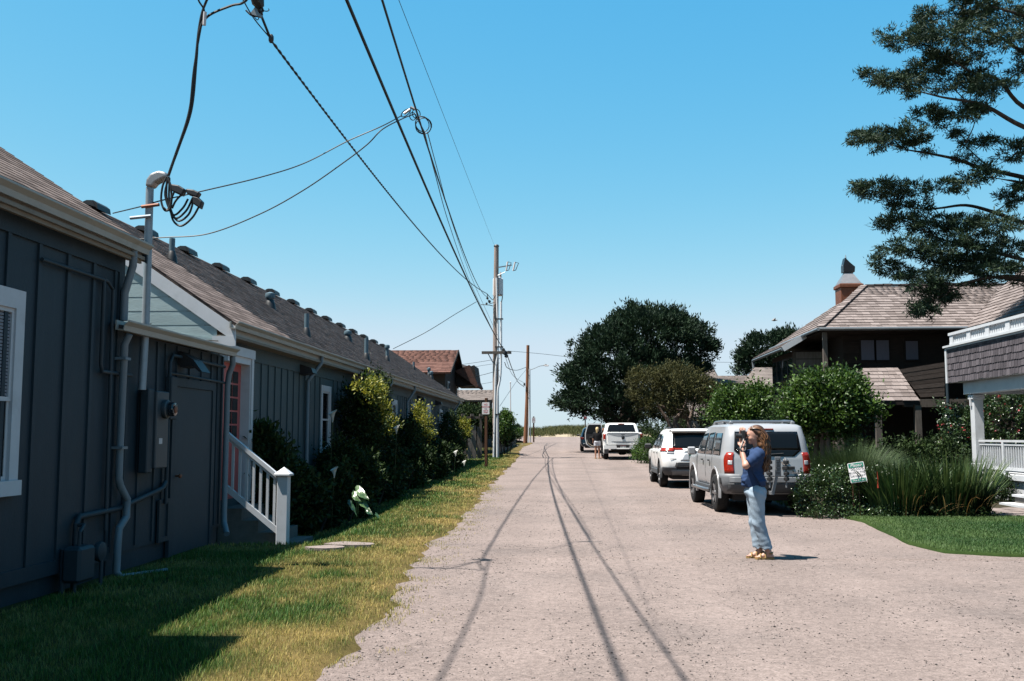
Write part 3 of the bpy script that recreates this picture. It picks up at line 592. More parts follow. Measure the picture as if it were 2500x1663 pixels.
# electric meter
YM = YX(372) - 12.22
e = thing('electric_meter', 'grey electric meter box with glass dial below the service mast', 'meter', (XW + .1, 12.2 + YM, 1.2))
b = MB(); b.box((XW + .03, 12.0 + YM, 1.25), (XW + .17, 12.37 + YM, 2.20), .012); b.build('meter_cabinet', 'meter_box', e)
b = MB(); b.box((XW + .03, 11.82 + YM, 1.2), (XW + .14, 11.985 + YM, 2.22), .012); b.build('breaker_panel', 'pipe_blue', e)
b = MB(); b.lathe([(.115, 0), (.12, .02), (.115, .05), (.098, .06), (.098, .07)], (XW + .17, 12.22 + YM, 1.98), 'x', 24); dial = b.build('socket_ring', 'meter_box', e, smooth=True)
b = MB(); b.lathe([(.088, .07), (.088, .12), (.08, .14), (.03, .15)], (XW + .17, 12.22 + YM, 1.98), 'x', 24); b.build('glass_cover', 'glass_sky', dial, smooth=True)
b = MB(); b.lathe([(.05, .1505), (.045, .154), (.02, .155)], (XW + .17, 12.22 + YM, 1.98), 'x', 16); b.build('dial_face', 'copper', dial, smooth=True)
b = MB(); b.box((XW + .172, 12.08 + YM, 1.55), (XW + .175, 12.18 + YM, 1.62)); b.build('label_plate', 'sign_white', e)

# ------------------------------------------------------------------ long building
XL_, YG, YE = -5.55, 15.45, 49.8
lb = thing('motel_building', 'long blue board and batten building with shingled roof and pink door', 'building', (XL_, 16, 0))
w = MB(); w.tone = .6; w.box((XL_ - .2, YG, -.3), (XL_, YE, 3.22)); w.box((-12.2, YE - .2, -.3), (XL_ - .2, YE, 3.22)); lwl = w.build('wall', 'paint_teal', lb)
pitch = .68; XEv, ZEv = -5.24, 3.42; XRg = -8.95; ZRg = ZEv + pitch * (XEv - XRg) * 1.0
def roofz(x): return ZEv + pitch * (XEv - x)
b = MB(); b.tone = .5; b.prism([(XL_, YG, 2.2), (XL_, YG, 3.22), (XRg, YG, roofz(XRg) - .15), (-12.3, YG, 3.22), (-12.3, YG, 2.2)], (0, .12, 0)); gab = b.build('gable_wall', 'paint_gable_sunlit', lb, fix=True)
# clapboards on the gable, each a board cut to the rake
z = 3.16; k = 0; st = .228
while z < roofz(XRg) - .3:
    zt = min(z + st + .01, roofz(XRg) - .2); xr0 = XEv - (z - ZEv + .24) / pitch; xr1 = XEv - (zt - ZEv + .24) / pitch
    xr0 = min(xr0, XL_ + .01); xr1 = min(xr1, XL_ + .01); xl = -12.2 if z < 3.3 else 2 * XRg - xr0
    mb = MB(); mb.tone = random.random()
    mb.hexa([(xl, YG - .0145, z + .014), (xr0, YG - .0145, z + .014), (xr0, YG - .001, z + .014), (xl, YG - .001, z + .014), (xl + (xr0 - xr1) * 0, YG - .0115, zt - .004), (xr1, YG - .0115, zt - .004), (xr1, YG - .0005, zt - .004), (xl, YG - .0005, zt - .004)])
    mb.build('clapboard', 'paint_gable_sunlit', gab, fix=True); z += st; k += 1
b = MB(); b.hexa([(-7.4, YG - .022, 3.30), (XL_ + .22, YG - .022, 2.98), (XL_ + .22, YG - .001, 2.98), (-7.4, YG - .001, 3.30), (-7.4, YG - .022, 3.46), (XL_ + .22, YG - .022, 3.15), (XL_ + .22, YG - .001, 3.15), (-7.4, YG - .001, 3.46)]); b.build('flashing_board', 'paint_gable_sunlit', gab, fix=True)
b = MB(); b.hexa([(XEv, YG - .035, ZEv - .05), (XRg, YG - .035, roofz(XRg) - .05), (XRg, YE + .35, roofz(XRg) - .05), (XEv, YE + .35, ZEv - .05), (XEv, YG - .035, ZEv), (XRg, YG - .035, roofz(XRg)), (XRg, YE + .35, roofz(XRg)), (XEv, YE + .35, ZEv)])
b.hexa([(2 * XRg - XEv, YG - .035, ZEv - .05), (XRg, YG - .035, roofz(XRg) - .05), (XRg, YE + .35, roofz(XRg) - .05), (2 * XRg - XEv, YE + .35, ZEv - .05), (2 * XRg - XEv, YG - .035, ZEv), (XRg, YG - .035, roofz(XRg) + .0), (XRg, YE + .35, roofz(XRg)), (2 * XRg - XEv, YE + .35, ZEv)])
rl = b.build('roof', 'asphalt_shingle', lb, fix=True)
un = math.hypot(1, pitch); shingle_field(rl, (XEv + .03, YG - .045, ZEv - .02), (0, 1, 0), (-1 / un, 0, pitch / un), YE - YG + .40, (XEv - XRg) * un + .02, .145, .34, .007, 'asphalt_shingle', seed=5, cap=300)
# rake board, white, with return at the eave
b = MB(); b.prism([(XEv + .0, YG - .04, ZEv - .30), (XEv + .0, YG - .04, ZEv - .05), (XRg, YG - .04, roofz(XRg) - .05), (XRg, YG - .04, roofz(XRg) - .27)], (0, .025, 0))
b.box((XL_ - .06, YG - .045, ZEv - .36), (XEv + .005, YG - .016, ZEv - .2)); b.build('rake_board', 'trim_white', lb, fix=True)
b = MB(); b.box((XL_, YG - .03, 3.20), (XEv - .03, YE + .3, 3.24)); b.build('soffit', 'soffit', lb)
b = MB(); b.box((XEv - .1, YG - .02, ZEv - .2), (XEv - .07, YE + .33, ZEv - .04)); b.build('fascia', 'gutter_cream', lb)
gutter(lb, XEv + .05, YG - .1, YE + .4, ZEv + .03)
pieces(lwl, 'batten', (.022, .05, 2.75), 'paint_teal', [(XL_, y, .2) for y in np.arange(17.75, 49.6, .43) if not any(a - .05 < y < c + .0 for a, c in ((22.1, 23.0), (26.6, 27.5), (31.2, 32.1), (35.4, 36.3), (38.9, 40.1), (43, 43.8), (46.6, 47.4)))])
b = MB(); b.tone = .5; b.box((XL_, YG, 2.95), (XL_ + .026, YE, 3.20)); b.build('frieze_board', 'paint_teal', lb)
b = MB(); b.tone = .2; b.box((XL_ - .1, YG - .06, -.3), (XL_ + .03, YG + .06, 3.02)); b.build('corner_board', 'paint_teal', lb)
# pink door in its deep white surround
yd1 = YX(588, XL_); yd0 = yd1 - 1.0; jd = float(AY(611, 900, yd1)[0]) - XL_
b = MB(); b.box((XL_ - .12, yd0, .62), (XL_ + .004, yd1, 2.84)); dp = b.build('pink_door', 'door_pink', lb)
b = MB()
for r in range(5):
    for c in range(2): b.box((XL_ + .0045, yd0 + .30 + c * .29, 1.62 + r * .225), (XL_ + .010, yd0 + .56 + c * .29, 1.815 + r * .225))
b.build('pane', 'glass_dark', dp)
b = MB()
for z0, z1 in ((.78, 1.42),):
    for c in range(2): b.box((XL_ + .004, yd0 + .22 + c * .37, z0), (XL_ + .014, yd0 + .50 + c * .37, z1), .008)
b.build('door_panel', 'door_pink', dp)
b = MB(); b.lathe([(.012, 0), (.012, .05), (.032, .06), (.034, .08), (.02, .10)], (XL_ + .005, yd1 - .09, 1.50), 'x', 12); b.build('door_knob', 'metal_grey', dp, smooth=True)
b = MB(); b.box((XL_, yd1, .55), (XL_ + jd, yd1 + .12, 2.95)); b.box((XL_, yd0 - .12, 2.84), (XL_ + jd, yd1, 2.95)); b.box((XL_, yd0 - .1, 2.95), (XL_ + jd + .03, yd1 + .18, 3.1)); b.box((XL_ + jd, yd1 + .04, .55), (XL_ + jd + .02, yd1 + .15, 2.95)); b.build('door_surround', 'trim_white', lb)
# windows
for (y0, y1, z0, z1, ml) in ((22.1, 23.0, 1.28, 2.78, 'glass_dark'), (26.6, 27.5, 1.5, 2.78, 'glass_sky'), (31.2, 32.1, 1.5, 2.78, 'glass_sky'), (35.4, 36.3, 1.5, 2.78, 'glass_dark'), (43.0, 43.8, 1.7, 2.78, 'glass_sky'), (46.6, 47.4, 1.6, 2.78, 'glass_sky')):
    sash_window(lwl, XL_ + .002, y0, y1, z0, z1, glassm=ml)
b = MB(); b.box((XL_, 38.9, .6), (XL_ + .05, 39.05, 2.85)); b.box((XL_, 39.95, .6), (XL_ + .05, 40.1, 2.85)); b.box((XL_, 39.05, 2.7), (XL_ + .052, 39.95, 2.85)); sd = b.build('door_surround', 'trim_white', lb)
b = MB(); b.box((XL_, 39.05, .6), (XL_ + .02, 39.95, 2.7)); b.build('white_door', 'trim_white', sd)
for y in (21.05, 29.6, 34.2, 48.4):
    pipe(lb, 'downspout', [(XEv - .02, y, ZEv - .08), (XEv - .02, y, ZEv - .22), (XL_ + .07, y - .25, ZEv - .62), (XL_ + .07, y - .25, .4)], .042, 'spout_grey')
for y in (20.3, 29.0, 36.5, 41.5):
    b = MB(); b.prism([(XL_ + .02, y, 3.12), (XL_ + .26, y, 3.04), (XL_ + .30, y, 2.94), (XL_ + .02, y, 2.90)], (0, .36, 0)); b.build('lamp_hood', 'black_plastic', lb, fix=True)
# ridge vents: low dark boxes along the ridge, one by one
mb = MB(); mb.prism([(-.13, -.27, 0), (-.10, -.27, .035), (-.04, -.27, .06), (.09, -.27, .055), (.16, -.27, .0), (.18, -.27, -.11)], (0, .54, 0)); mb.prism([(-.11, -.33, -.01), (-.04, -.33, .035), (.09, -.33, .03), (.15, -.33, -.08)], (0, .66, 0)); vent = mb.mesh('ridge_vent', 'black_plastic')
for k in range(14): place('ridge_vent', vent, rl, (XRg + .10, 17.95 + 2.25 * k, roofz(XRg) + .0))
# plumbing vents standing on the roof slope: (pixel foot, height)
def vent_pipe(sx, sy, h, r, cap=False, mat='vent_blue'):
    d = ray(sx, sy); t = (roofz(0) - EYE) / (d[2] + pitch * d[0]); p = _eye + d * t; x, y, z = p
    mb = MB(); mb.lathe([(r * 2.1, -.10), (r * 1.7, .06), (r * 1.15, .16), (r * 1.05, .17)], (x, y, z), n=14); bt = mb.build('vent_boot', 'black_plastic', rl, smooth=True)
    mb = MB(); mb.tube([(x, y, z + .02), (x, y, z + h)], r, 12)
    if cap: mb.lathe([(r * 1.5, 0), (r * 1.7, .05), (r * 1.5, .12), (r * .4, .15)], (x, y, z + h), n=12)
    mb.build('vent_pipe', mat, bt, smooth=True)
for a in ((419, 635, .42, .055), (659, 748, .20, .075, True), (748, 818, .5, .055), (849, 830, .17, .08, True), (894, 876, .62, .06), (945, 880, .45, .06, True), (1010, 902, .35, .05), (1047, 919, .3, .06, True), (1053, 924, .22, .06, True)): vent_pipe(*a)

# loose cables lying along the lean-to roof against the gable
for P in ([(-7.2, 15.36, 3.36), (-6.6, 15.32, 3.27), (-6.0, 15.36, 3.17), (-5.6, 15.38, 3.10)], [(-7.2, 15.33, 3.40), (-6.5, 15.34, 3.24), (-5.9, 15.30, 3.16), (-5.5, 15.38, 3.14)], [(-6.9, 14.9, 3.30), (-6.75, 15.2, 3.36), (-6.6, 15.4, 3.42)]): pipe(cot, 'roof_cable', [tuple(q) for q in catmull(P, 5)], .010, 'wire_black', 6)
pipe(cot, 'orange_cable', [tuple(q) for q in catmull([(-5.5, 14.2, 3.01), (-5.35, 14.45, 3.0), (-5.2, 14.6, 3.0), (-5.15, 14.7, 2.97)], 5)], .012, 'door_pink', 6)
# steps and railing at the pink door
st_ = thing('door_steps', 'concrete steps below the pink door', 'steps', (-5.0, 16.2, -.2))
for k in range(4):
    b = MB(); b.box((XL_ + .02 if k == 0 else -5.15 + .27 * (k - 1), 15.66, -.3), (-5.15 + .27 * k, 17.0, .50 - .185 * k)); b.build('step', 'concrete', st_)
rr = thing('stair_railing', 'white stair railing with square newel post beside the steps', 'railing', (-4.42, 15.6, -.22))
XN, YN = -4.46, 15.58
b = MB(); b.box((XN - .085, YN - .085, -.26), (XN + .085, YN + .085, 1.02), .008); nw = b.build('newel_post', 'trim_white', rr)
b = MB(); b.box((XN - .125, YN - .125, 1.02), (XN + .125, YN + .125, 1.06), .008); b._add([(XN - .115, YN - .115, 1.06), (XN + .115, YN - .115, 1.06), (XN + .115, YN + .115, 1.06), (XN - .115, YN + .115, 1.06), (XN, YN, 1.16)], [(0, 1, 4), (1, 2, 4), (2, 3, 4), (3, 0, 4)]); b.build('post_cap', 'trim_white', nw)
s_ = .80; xa = -5.42
def rz_(x, z0): return z0 + s_ * (XN - x)
b = MB(); b.beam((XN, YN, .94), (xa, YN, rz_(xa, .94)), .09, .06); b.beam((XN, YN, .89), (xa, YN, rz_(xa, .89)), .05, .06); b.build('handrail', 'trim_white', rr)
b = MB(); b.beam((XN, YN, .10), (xa, YN, rz_(xa, .10)), .07, .085); b.build('bottom_rail', 'trim_white', rr)
for k in range(8):
    x = XN - .085 - .058 - .113 * k; b = MB(); b.box((x - .019, YN - .019, rz_(x, .12)), (x + .019, YN + .019, rz_(x, .88))); b.build('baluster', 'trim_white', rr)
# ------------------------------------------------------------------ utility poles, wires, signs
P1 = on_ground(1210, 1119); PX, PY, PZ = P1
def up1(x, y): return AY(x, y, PY)
pole = thing('utility_pole', 'tall weathered utility pole with transformer and white conduits beside the no parking sign', 'utility pole', tuple(P1))
top = up1(1212, 602)
b = MB(); b.tube([(PX + .02, PY, PZ - .3), (PX, PY, PZ + 4), (PX, PY, PZ + 8), (top[0], PY, top[2])], [.19, .17, .15, .13], 14); pw = b.build('pole_shaft', 'pole_wood', pole, smooth=True)
b = MB(); b.lathe([(.15, 0), (.16, .03), (.10, .10)], (top[0], PY, top[2]), n=14); b.build('pole_cap', 'black_plastic', pw, smooth=True)
b = MB(); a_ = up1(1177, 862); c_ = up1(1249, 862); b.box((a_[0], PY - .28, a_[2] - .075), (c_[0], PY - .16, a_[2] + .075)); arm = b.build('crossarm', 'grey_wood', pole)
b = MB(); b.beam((a_[0] + .35, PY - .2, a_[2] - .06), (PX - .1, PY - .15, a_[2] - .62), .03, .05); b.build('arm_brace', 'metal_grey', arm)
t0, t1 = up1(1215, 677), up1(1215, 720)
b = MB(); cx = PX + .09; b.lathe([(.24, 0), (.29, .03), (.29, t0[2] - t1[2] - .06), (.24, t0[2] - t1[2]), (.1, t0[2] - t1[2] + .06)], (cx, PY + .38, t1[2]), n=20); tf = b.build('transformer', 'conduit_white', pole, smooth=True)
for dx in (-.1, .14):
    b = MB(); b.lathe([(.05, 0), (.07, .05), (.04, .1), (.07, .15), (.04, .2), (.06, .25), (.02, .32)], (cx + dx, PY + .38, t0[2] + .03), n=10); b.build('bushing', 'pole_wood', tf, smooth=True)
def cutout(x0, x1, y0, y1):
    q0, q1 = up1(x0, y1), up1(x1, y0); b = MB(); b.tube([(q0[0], PY - .1, q0[2]), (q1[0] - .08, PY - .1, q1[2])], .045, 8); o = b.build('fuse_cutout', 'sign_white', pole, smooth=True)
    b = MB(); b.tube([(q1[0] - .08, PY - .1, q1[2]), (q1[0] + .12, PY - .1, q1[2] - .05), (q0[0] + .14, PY - .1, q0[2] + .03), (q0[0], PY - .1, q0[2])], .022, 6); b.build('fuse_link', 'black_plastic', o)
cutout(1236, 1243, 640, 662); cutout(1253, 1261, 641, 662)
b = MB(); q = up1(1216, 654); q2 = up1(1250, 648); b.beam((PX + .1, PY - .1, q[2]), (q2[0], PY - .1, q2[2]), .05, .06); b.tube([(PX + .1, PY - .1, q[2] - .45), (up1(1234, 664)[0], PY - .1, q[2] - .25)], .02, 6); b.build('fuse_bracket', 'metal_grey', pole, fix=True)
for PL, r in (([up1(1213, 680), up1(1214, 740), up1(1216, 800), up1(1216, 860), up1(1211, 905), up1(1209, 1000), up1(1206, 1116)], .055), ([up1(1224, 738), up1(1224, 860), up1(1223, 910), up1(1220, 935), up1(1216, 955), up1(1215, 1000), up1(1215, 1121)], .06)):
    b = MB(); b.tube([(p[0], PY - .22, p[2]) for p in catmull(PL, 4)], r, 10); b.build('conduit', 'conduit_white', pole, smooth=True)
b = MB(); b.tube([(p[0], PY - .25, p[2]) for p in catmull([up1(1222, 720), up1(1227, 724), up1(1226, 735), up1(1224, 740)], 4)], .03, 6); b.build('riser_cable', 'wire_black', pole, smooth=True)
for y in (780, 848, 1012):
    b = MB(); q = up1(1210, y); b.box((PX - .02, PY - .29, q[2] - .03), (PX + .42 if y < 900 else PX + .3, PY - .10, q[2] + .03)); b.build('conduit_bracket', 'black_plastic', pole)
for PL in ([up1(1190, 719), up1(1196, 726), up1(1204, 733), up1(1210, 722)], [up1(1190, 719), up1(1192, 732), up1(1197, 742), up1(1210, 738)], [up1(1175, 745), up1(1195, 746), up1(1205, 748), up1(1212, 741)]):
    b = MB(); b.tube([(p[0], PY - .2, p[2]) for p in catmull(PL, 5)], .022, 6); b.build('jumper_wire', 'wire_black', pole, smooth=True)
for (x, y, r) in ((1191, 730, .07), (1196, 738, .08), (1189, 743, .06), (1233, 862, .13), (1237, 870, .11), (1230, 855, .09)):
    b = MB(); q = up1(x, y); b.lathe([(r * .3, -r), (r, -r * .5), (r * .9, r * .5), (r * .3, r)], (q[0], PY - .3, q[2]), n=8); b.build('wire_clamp', 'black_plastic', pole, smooth=True)

P2 = on_ground(1285, 1083); QX, QY, QZ = P2
def up2(x, y): return AY(x, y, QY)
pole2 = thing('utility_pole', 'shorter reddish brown utility pole near the dune with a street light arm', 'utility pole', tuple(P2))
t2 = up2(1289, 843)
b = MB(); b.tube([(QX - .1, QY, QZ - .3), ((QX + t2[0]) / 2, QY, 5), (t2[0], QY, t2[2])], [.2, .17, .14], 12); b.build('pole_shaft', 'pole_red', pole2, smooth=True)
for x0, x1, y0, r in ((1289, 1293, 900, .05), (1294, 1294, 905, .035)):
    b = MB(); a_, c_ = up2(x1, y0), up2(x0, 1080); b.tube([(a_[0], QY - .2, a_[2]), (c_[0] + .05, QY - .2, c_[2])], r, 8); b.build('conduit', 'conduit_white' if r > .04 else 'galvanised', pole2, smooth=True)
b = MB(); b.tube([(p[0], QY - .1, p[2]) for p in catmull([up2(1290, 905), up2(1304, 900), up2(1318, 894), up2(1330, 893)], 5)], .03, 8); la = b.build('lamp_arm', 'metal_grey', pole2, smooth=True)
q = up2(1333, 893); b = MB(); b.box((q[0] - .12, QY - .2, q[2] - .06), (q[0] + .25, QY, q[2] + .05), .03); b.build('lamp_head', 'sign_white', la)
b = MB(); q = up2(1281, 939); b.box((q[0] - .1, QY - .25, q[2] - .12), (q[0] + .06, QY - .14, q[2] + .12)); b.build('pole_box', 'black_plastic', pole2)

# ---------------- wires. Each: photo pixels with the distance (Y) at which the wire hangs there
def wire(name, pts, r, label, group=None, mat='wire_black', extend=None, n=6, twist=0):
    P = [AY(x, y, Y) if z is None else np.array((x, y, z)) for (x, y, Y, z) in [(*p, None) if len(p) == 3 and not isinstance(p, np.ndarray) else (p[0], p[1], None, p[2]) for p in pts]] if False else [p if isinstance(p, np.ndarray) else AY(*p) for p in pts]
    if extend is not None: P = [np.array(e, float) for e in extend] + P
    C = catmull(P, 10); b = MB(); b.tube([tuple(p) for p in C], r, n)
    if twist:
        L = np.cumsum([0] + [np.linalg.norm(C[i + 1] - C[i]) for i in range(len(C) - 1)]); D = np.linspace(0, L[-1], int(L[-1] / .06))
        Q = np.stack([np.interp(D, L, [c[k] for c in C]) for k in range(3)], 1); a = D * 2 * np.pi / .42
        off = np.stack([np.cos(a), a * 0, np.sin(a)], 1) * r * .9; b = MB(); b.tube([tuple(p) for p in Q + off], r, n); b.tube([tuple(p) for p in Q - off], r, n)
    o = b.build(name, mat, None, smooth=True); return tag(o, label, 'wire', group)
D = 1.0607
arm_end = np.array((c_ := up1(1233, 858))[:3]); arm_end[1] = PY - .3
def dpx(x, y, Y): return (x * D, y * D, Y)
# the heavy cable: straight over the lane edge
def span(pts, Y0, end, r, label, back=-16., twist=0):
    """wire between two poles: straight in plan, a parabola in height, fitted to the photo's pixels; Y0 its distance at the first pixel"""
    D_ = [ray(x * D, y * D) for x, y in pts]; rx = [d[0] / d[1] for d in D_]; rz = [d[2] / d[1] for d in D_]
    bq = (end[0] - rx[0] * Y0) / (end[1] - Y0); aq = rx[0] * Y0 - bq * Y0
    Ys = [aq / (q - bq) for q in rx] + [end[1]]; Zs = [EYE + z * y for z, y in zip(rz, Ys)] + [end[2]]
    c = np.polyfit(Ys, Zs, 2, w=[1.] * len(pts) + [4.]); yy = np.linspace(Y0 if back is None else back, end[1], 60)
    return wire('power_line', [np.array((aq + bq * y, y, np.polyval(c, y))) for y in yy], r, label, twist=twist)
span([(795, 0), (868, 164), (943, 340), (1010, 500), (1080, 655)], 11.8, arm_end, .024, 'thickest black cable sweeping from the top edge down to the pole crossarm')
span([(878, 0), (918, 120), (956, 245), (1000, 390), (1055, 548)], 9.9, up1(1189, 725), .014, 'black wire right of the thickest cable carrying the coiled service loop')
span([(919, 0), (1000, 215), (1070, 390)], 12., up1(1206, 597), .0045, 'thinnest high wire running to the pole top')
wire('power_line', [dpx(977, 305, 14.8), dpx(1000, 395, 20), dpx(1035, 520, 29), dpx(1082, 650, 41), dpx(1142, 778, 54)], .010, 'left one of the paired thin wires below the service coil')
wire('power_line', [dpx(984, 305, 14.8), dpx(1008, 395, 20), dpx(1043, 520, 29), dpx(1090, 650, 42), dpx(1150, 782, 54)], .008, 'right one of the paired thin wires below the service coil')
span([(622, 88), (703, 195), (790, 315), (850, 390), (930, 492), (1030, 600)], 12.4, up1(1189, 717), .011, 'twisted black triplex line crossing the sky diagonally to the transformer', back=None, twist=1)
# spreader at the top edge, its legs and clamp
sp = thing('wire_spreader', 'triangular clamp and hooked ties on the twisted line at the top edge', 'bracket', tuple(AY(618, 30, 12.1)))
for PL, r in (([dpx(622, 88, 12.4), dpx(600, 33, 12.2), dpx(584, -6, 12.1)], .018), ([dpx(622, 88, 12.4), dpx(584, 42, 12.2), dpx(555, -8, 12.1)], .008), ([dpx(597, 22, 12.2), dpx(612, 26, 12.2), dpx(619, 24, 12.2), dpx(618, 20, 12.2)], .006), ([dpx(580, 32, 12.2), dpx(592, 46, 12.2), dpx(596, 40, 12.2)], .006), ([dpx(566, 24, 12.2), dpx(580, 36, 12.2), dpx(602, 38, 12.2)], .012)):
    b = MB(); b.tube([tuple(AY(*p)) for p in catmull(PL, 4)] if False else [tuple(p) for p in catmull([AY(*p) for p in PL], 4)], r, 6); b.build('tie_wire', 'wire_black', sp, smooth=True)
b = MB(); T3 = [AY(*dpx(x, y, 12.18)) for x, y in ((575, 32), (588, 14), (597, -6), (603, 30), (602, 40))]; b.prism([tuple(p) for p in T3], (0, .05, 0)); b.build('spreader_plate', 'metal_grey', sp, fix=True)
b = MB(); q0, q1 = AY(*dpx(588, -8, 12.15)), AY(*dpx(600, 18, 12.2)); b.tube([tuple(q0), tuple((q0 + q1) / 2), tuple(q1)], [.07, .085, .05], 10); b.build('insulator', 'black_plastic', sp, smooth=True)
b = MB(); q = AY(*dpx(624, 90, 12.4)); b.lathe([(.02, -.05), (.035, -.02), (.035, .03), (.02, .06)], tuple(q), n=8); b.build('cable_grip', 'black_plastic', sp, smooth=True)

wire('power_line', [dpx(603, 34, 12.2), dpx(575, -30, 11.6), np.array((-3.75, 6.0, 7.15)), np.array((-4.6, -12, 8.4))], .014, 'short black lead running from the triangular clamp out of the top edge')
# service mast
MY = 12.6
def mp(x, y, Y=MY): return AY(x * D, y * D, Y)
mast = thing('service_mast', 'blue grey service mast pipe with weatherhead rising through the lean-to gutter', 'mast', (XW + .08, 12.2, 2.3))
mt = mp(345, 432); mbm = np.array((XW + .09, YX(348, XW + .09), 2.2)); MYb = mbm[1]
mt = AX(345 * D, 432 * D, XW + .12); MYt = mt[1]
b = MB(); b.tube([tuple(mbm), (XW + .10, MYb + .02, 3.0), tuple(mt)], .047, 12); b.build('mast_pipe', 'galvanised', mast, smooth=True)
def mm(x, y, dx=0.): return AX(x * D, y * D, XW + .12 + dx) if False else AY(x * D, y * D, MYt + dx)
b = MB(); H = [mm(338, 432), mm(341, 415), mm(350, 402), mm(368, 395), mm(386, 399), mm(390, 410), mm(376, 416), mm(362, 424), mm(354, 434)]; b.prism([(p[0], p[1] - .07, p[2]) for p in H], (0, .14, 0)); o = b.build('weatherhead', 'tin', mast, fix=True)
bv = o.modifiers.new('bevel', 'BEVEL'); bv.width = .03; bv.segments = 3; bv.limit_method = 'ANGLE'
for (y, xs) in ((474, (326, 366)), (500, (300, 348))):
    b = MB(); b.tube([tuple(mm(xs[0], y + 2, -.04)), tuple(mm(xs[1], y - 3, -.05))], .022, 8); b.build('mast_clamp', 'copper' if y < 480 else 'galvanised', mast, smooth=True)
for (x0, y0, x1, y1) in ((396, 425, 428, 452), (430, 436, 462, 456), (445, 452, 468, 482)):
    a_, c_ = mm(x0, y0, -.1), mm(x1, y1, -.1); b = MB(); w_ = c_[0] - a_[0]; h_ = a_[2] - c_[2]
    b.prism([(a_[0], a_[1] - .05, a_[2]), (a_[0] + w_ * .55, a_[1] - .05, a_[2] - h_ * .12), (c_[0], a_[1] - .05, a_[2] - h_ * .45), (c_[0] - w_ * .2, a_[1] - .05, c_[2]), (a_[0] + w_ * .1, a_[1] - .05, a_[2] - h_ * .62)], (0, .10, 0)); o = b.build('splice_cover', 'black_plastic', mast, fix=True)
    bv = o.modifiers.new('bevel', 'BEVEL'); bv.width = .015; bv.segments = 2
for PL in ([(383, 408), (374, 430), (371, 462), (379, 484), (392, 480), (396, 455), (402, 440)], [(386, 408), (393, 430), (394, 460), (386, 483), (376, 478)], [(388, 408), (380, 450), (398, 494), (420, 480), (433, 458)], [(384, 410), (384, 460), (402, 502), (428, 486), (444, 455)],
           [(390, 410), (390, 470), (408, 508), (434, 494), (446, 460)], [(392, 485), (400, 510), (418, 520), (442, 502), (458, 476)], [(396, 480), (405, 462), (420, 446)]):
    b = MB(); b.tube([tuple(p) for p in catmull([mm(x, y, -.07 - .01 * k) for k, (x, y) in enumerate(PL)], 5)], .013, 7); b.build('drip_loop', 'wire_black', mast, smooth=True)
for k, (PL) in enumerate(([(388, 405), (410, 340), (436, 255), (449, 150), (459, 60), (472, 10), (492, -14)], [(387, 404), (413, 335), (441, 250), (452, 140), (458, 75), (478, 38), (530, 14), (556, 8), (570, -6)], [(386, 405), (407, 345), (434, 265), (446, 160), (463, 60), (470, 25), (462, -10)])):
    wire('service_cable', [mm(x, y, -.04 - .25 * i / 6) for i, (x, y) in enumerate(PL)] + [AY(560 * D, -30 * D, 12.0), AY(590 * D, -12 * D, 12.14)], .015 if k < 2 else .011, ('leftmost strand of the heavy bundle rising from the weatherhead', 'strand of the weatherhead bundle bending right at the top edge', 'thinner strand with a pale splice in the weatherhead bundle')[k])
b = MB(); b.tube([tuple(mm(472, 28, -.3)), tuple(mm(470, 58, -.3))], .022, 8); b.build('splice_sleeve', 'sign_white', mast, smooth=True)
# drops across the sky
wire('service_drop', [mm(260, 491, 1.2), mm(330, 474, .2), mm(370, 462), mm(470, 439, .3), mm(600, 408, .9), mm(700, 376, 1.5), mm(800, 325, 1.9), mm(880, 290, 2.1), mm(925, 266, 14.4 - MYt)], .008, 'upper thin service wire from the mast to the coil on the black wire')
rp = mm(300, 552, 3.0)
wire('service_drop', [rp, mm(372, 547, 2.9), mm(480, 538, 2.9), mm(600, 492, 2.7), mm(700, 437, 2.5), mm(790, 375, 2.3), mm(846, 332, 2.2), mm(880, 298, 2.2), mm(925, 274, 14.5 - MYt), mm(955, 262, 14.5 - MYt)], .009, 'lower sagging service wire from the coil to the long roof')
wire('service_drop', [AX(905 * D, 803 * D, -8.9), AY(980 * D, 765 * D, 49), AY(1050 * D, 722 * D, 52), up1(1163, 737)], .016, 'sagging wire from the far roof ridge up to the tall pole')
cl = thing('service_coil', 'tangled wire coil and clamps hanging on the black wire in mid sky', 'wire', tuple(AY(*dpx(965, 270, 14.5))))
for cx_, cy_, rx, ry, rt_ in ((974, 288, 17, 21, .55), (972, 286, 15, 18, .5), (975, 290, 19, 18, .6), (958, 262, 9, 11, .3), (934, 260, 6, 13, -.9), (950, 268, 7, 9, .2)):
    L = []
    for k in range(17):
        a = 2 * math.pi * k / 16; u, v = rx * math.cos(a), ry * math.sin(a); L.append(tuple(AY(*dpx(cx_ + u * math.cos(rt_) + v * math.sin(rt_), cy_ - u * math.sin(rt_) + v * math.cos(rt_), 14.5 + .05 * math.sin(a)))))
    b = MB(); b.tube(L, .007, 6); b.build('coil_loop', 'wire_black', cl, smooth=True)
for x0, y0, x1, y1 in ((930, 262, 944, 252), (945, 247, 955, 252)):
    b = MB(); b.tube([tuple(AY(*dpx(x0, y0, 14.45))), tuple(AY(*dpx(x1, y1, 14.45)))], .022, 8); b.build('strain_clamp', 'tin', cl, smooth=True)
b = MB(); b.tube([tuple(AY(*dpx(955, 262, 14.5))), tuple(AY(*dpx(977, 305, 14.8)))], .012, 6); b.build('coil_stem', 'wire_black', cl)
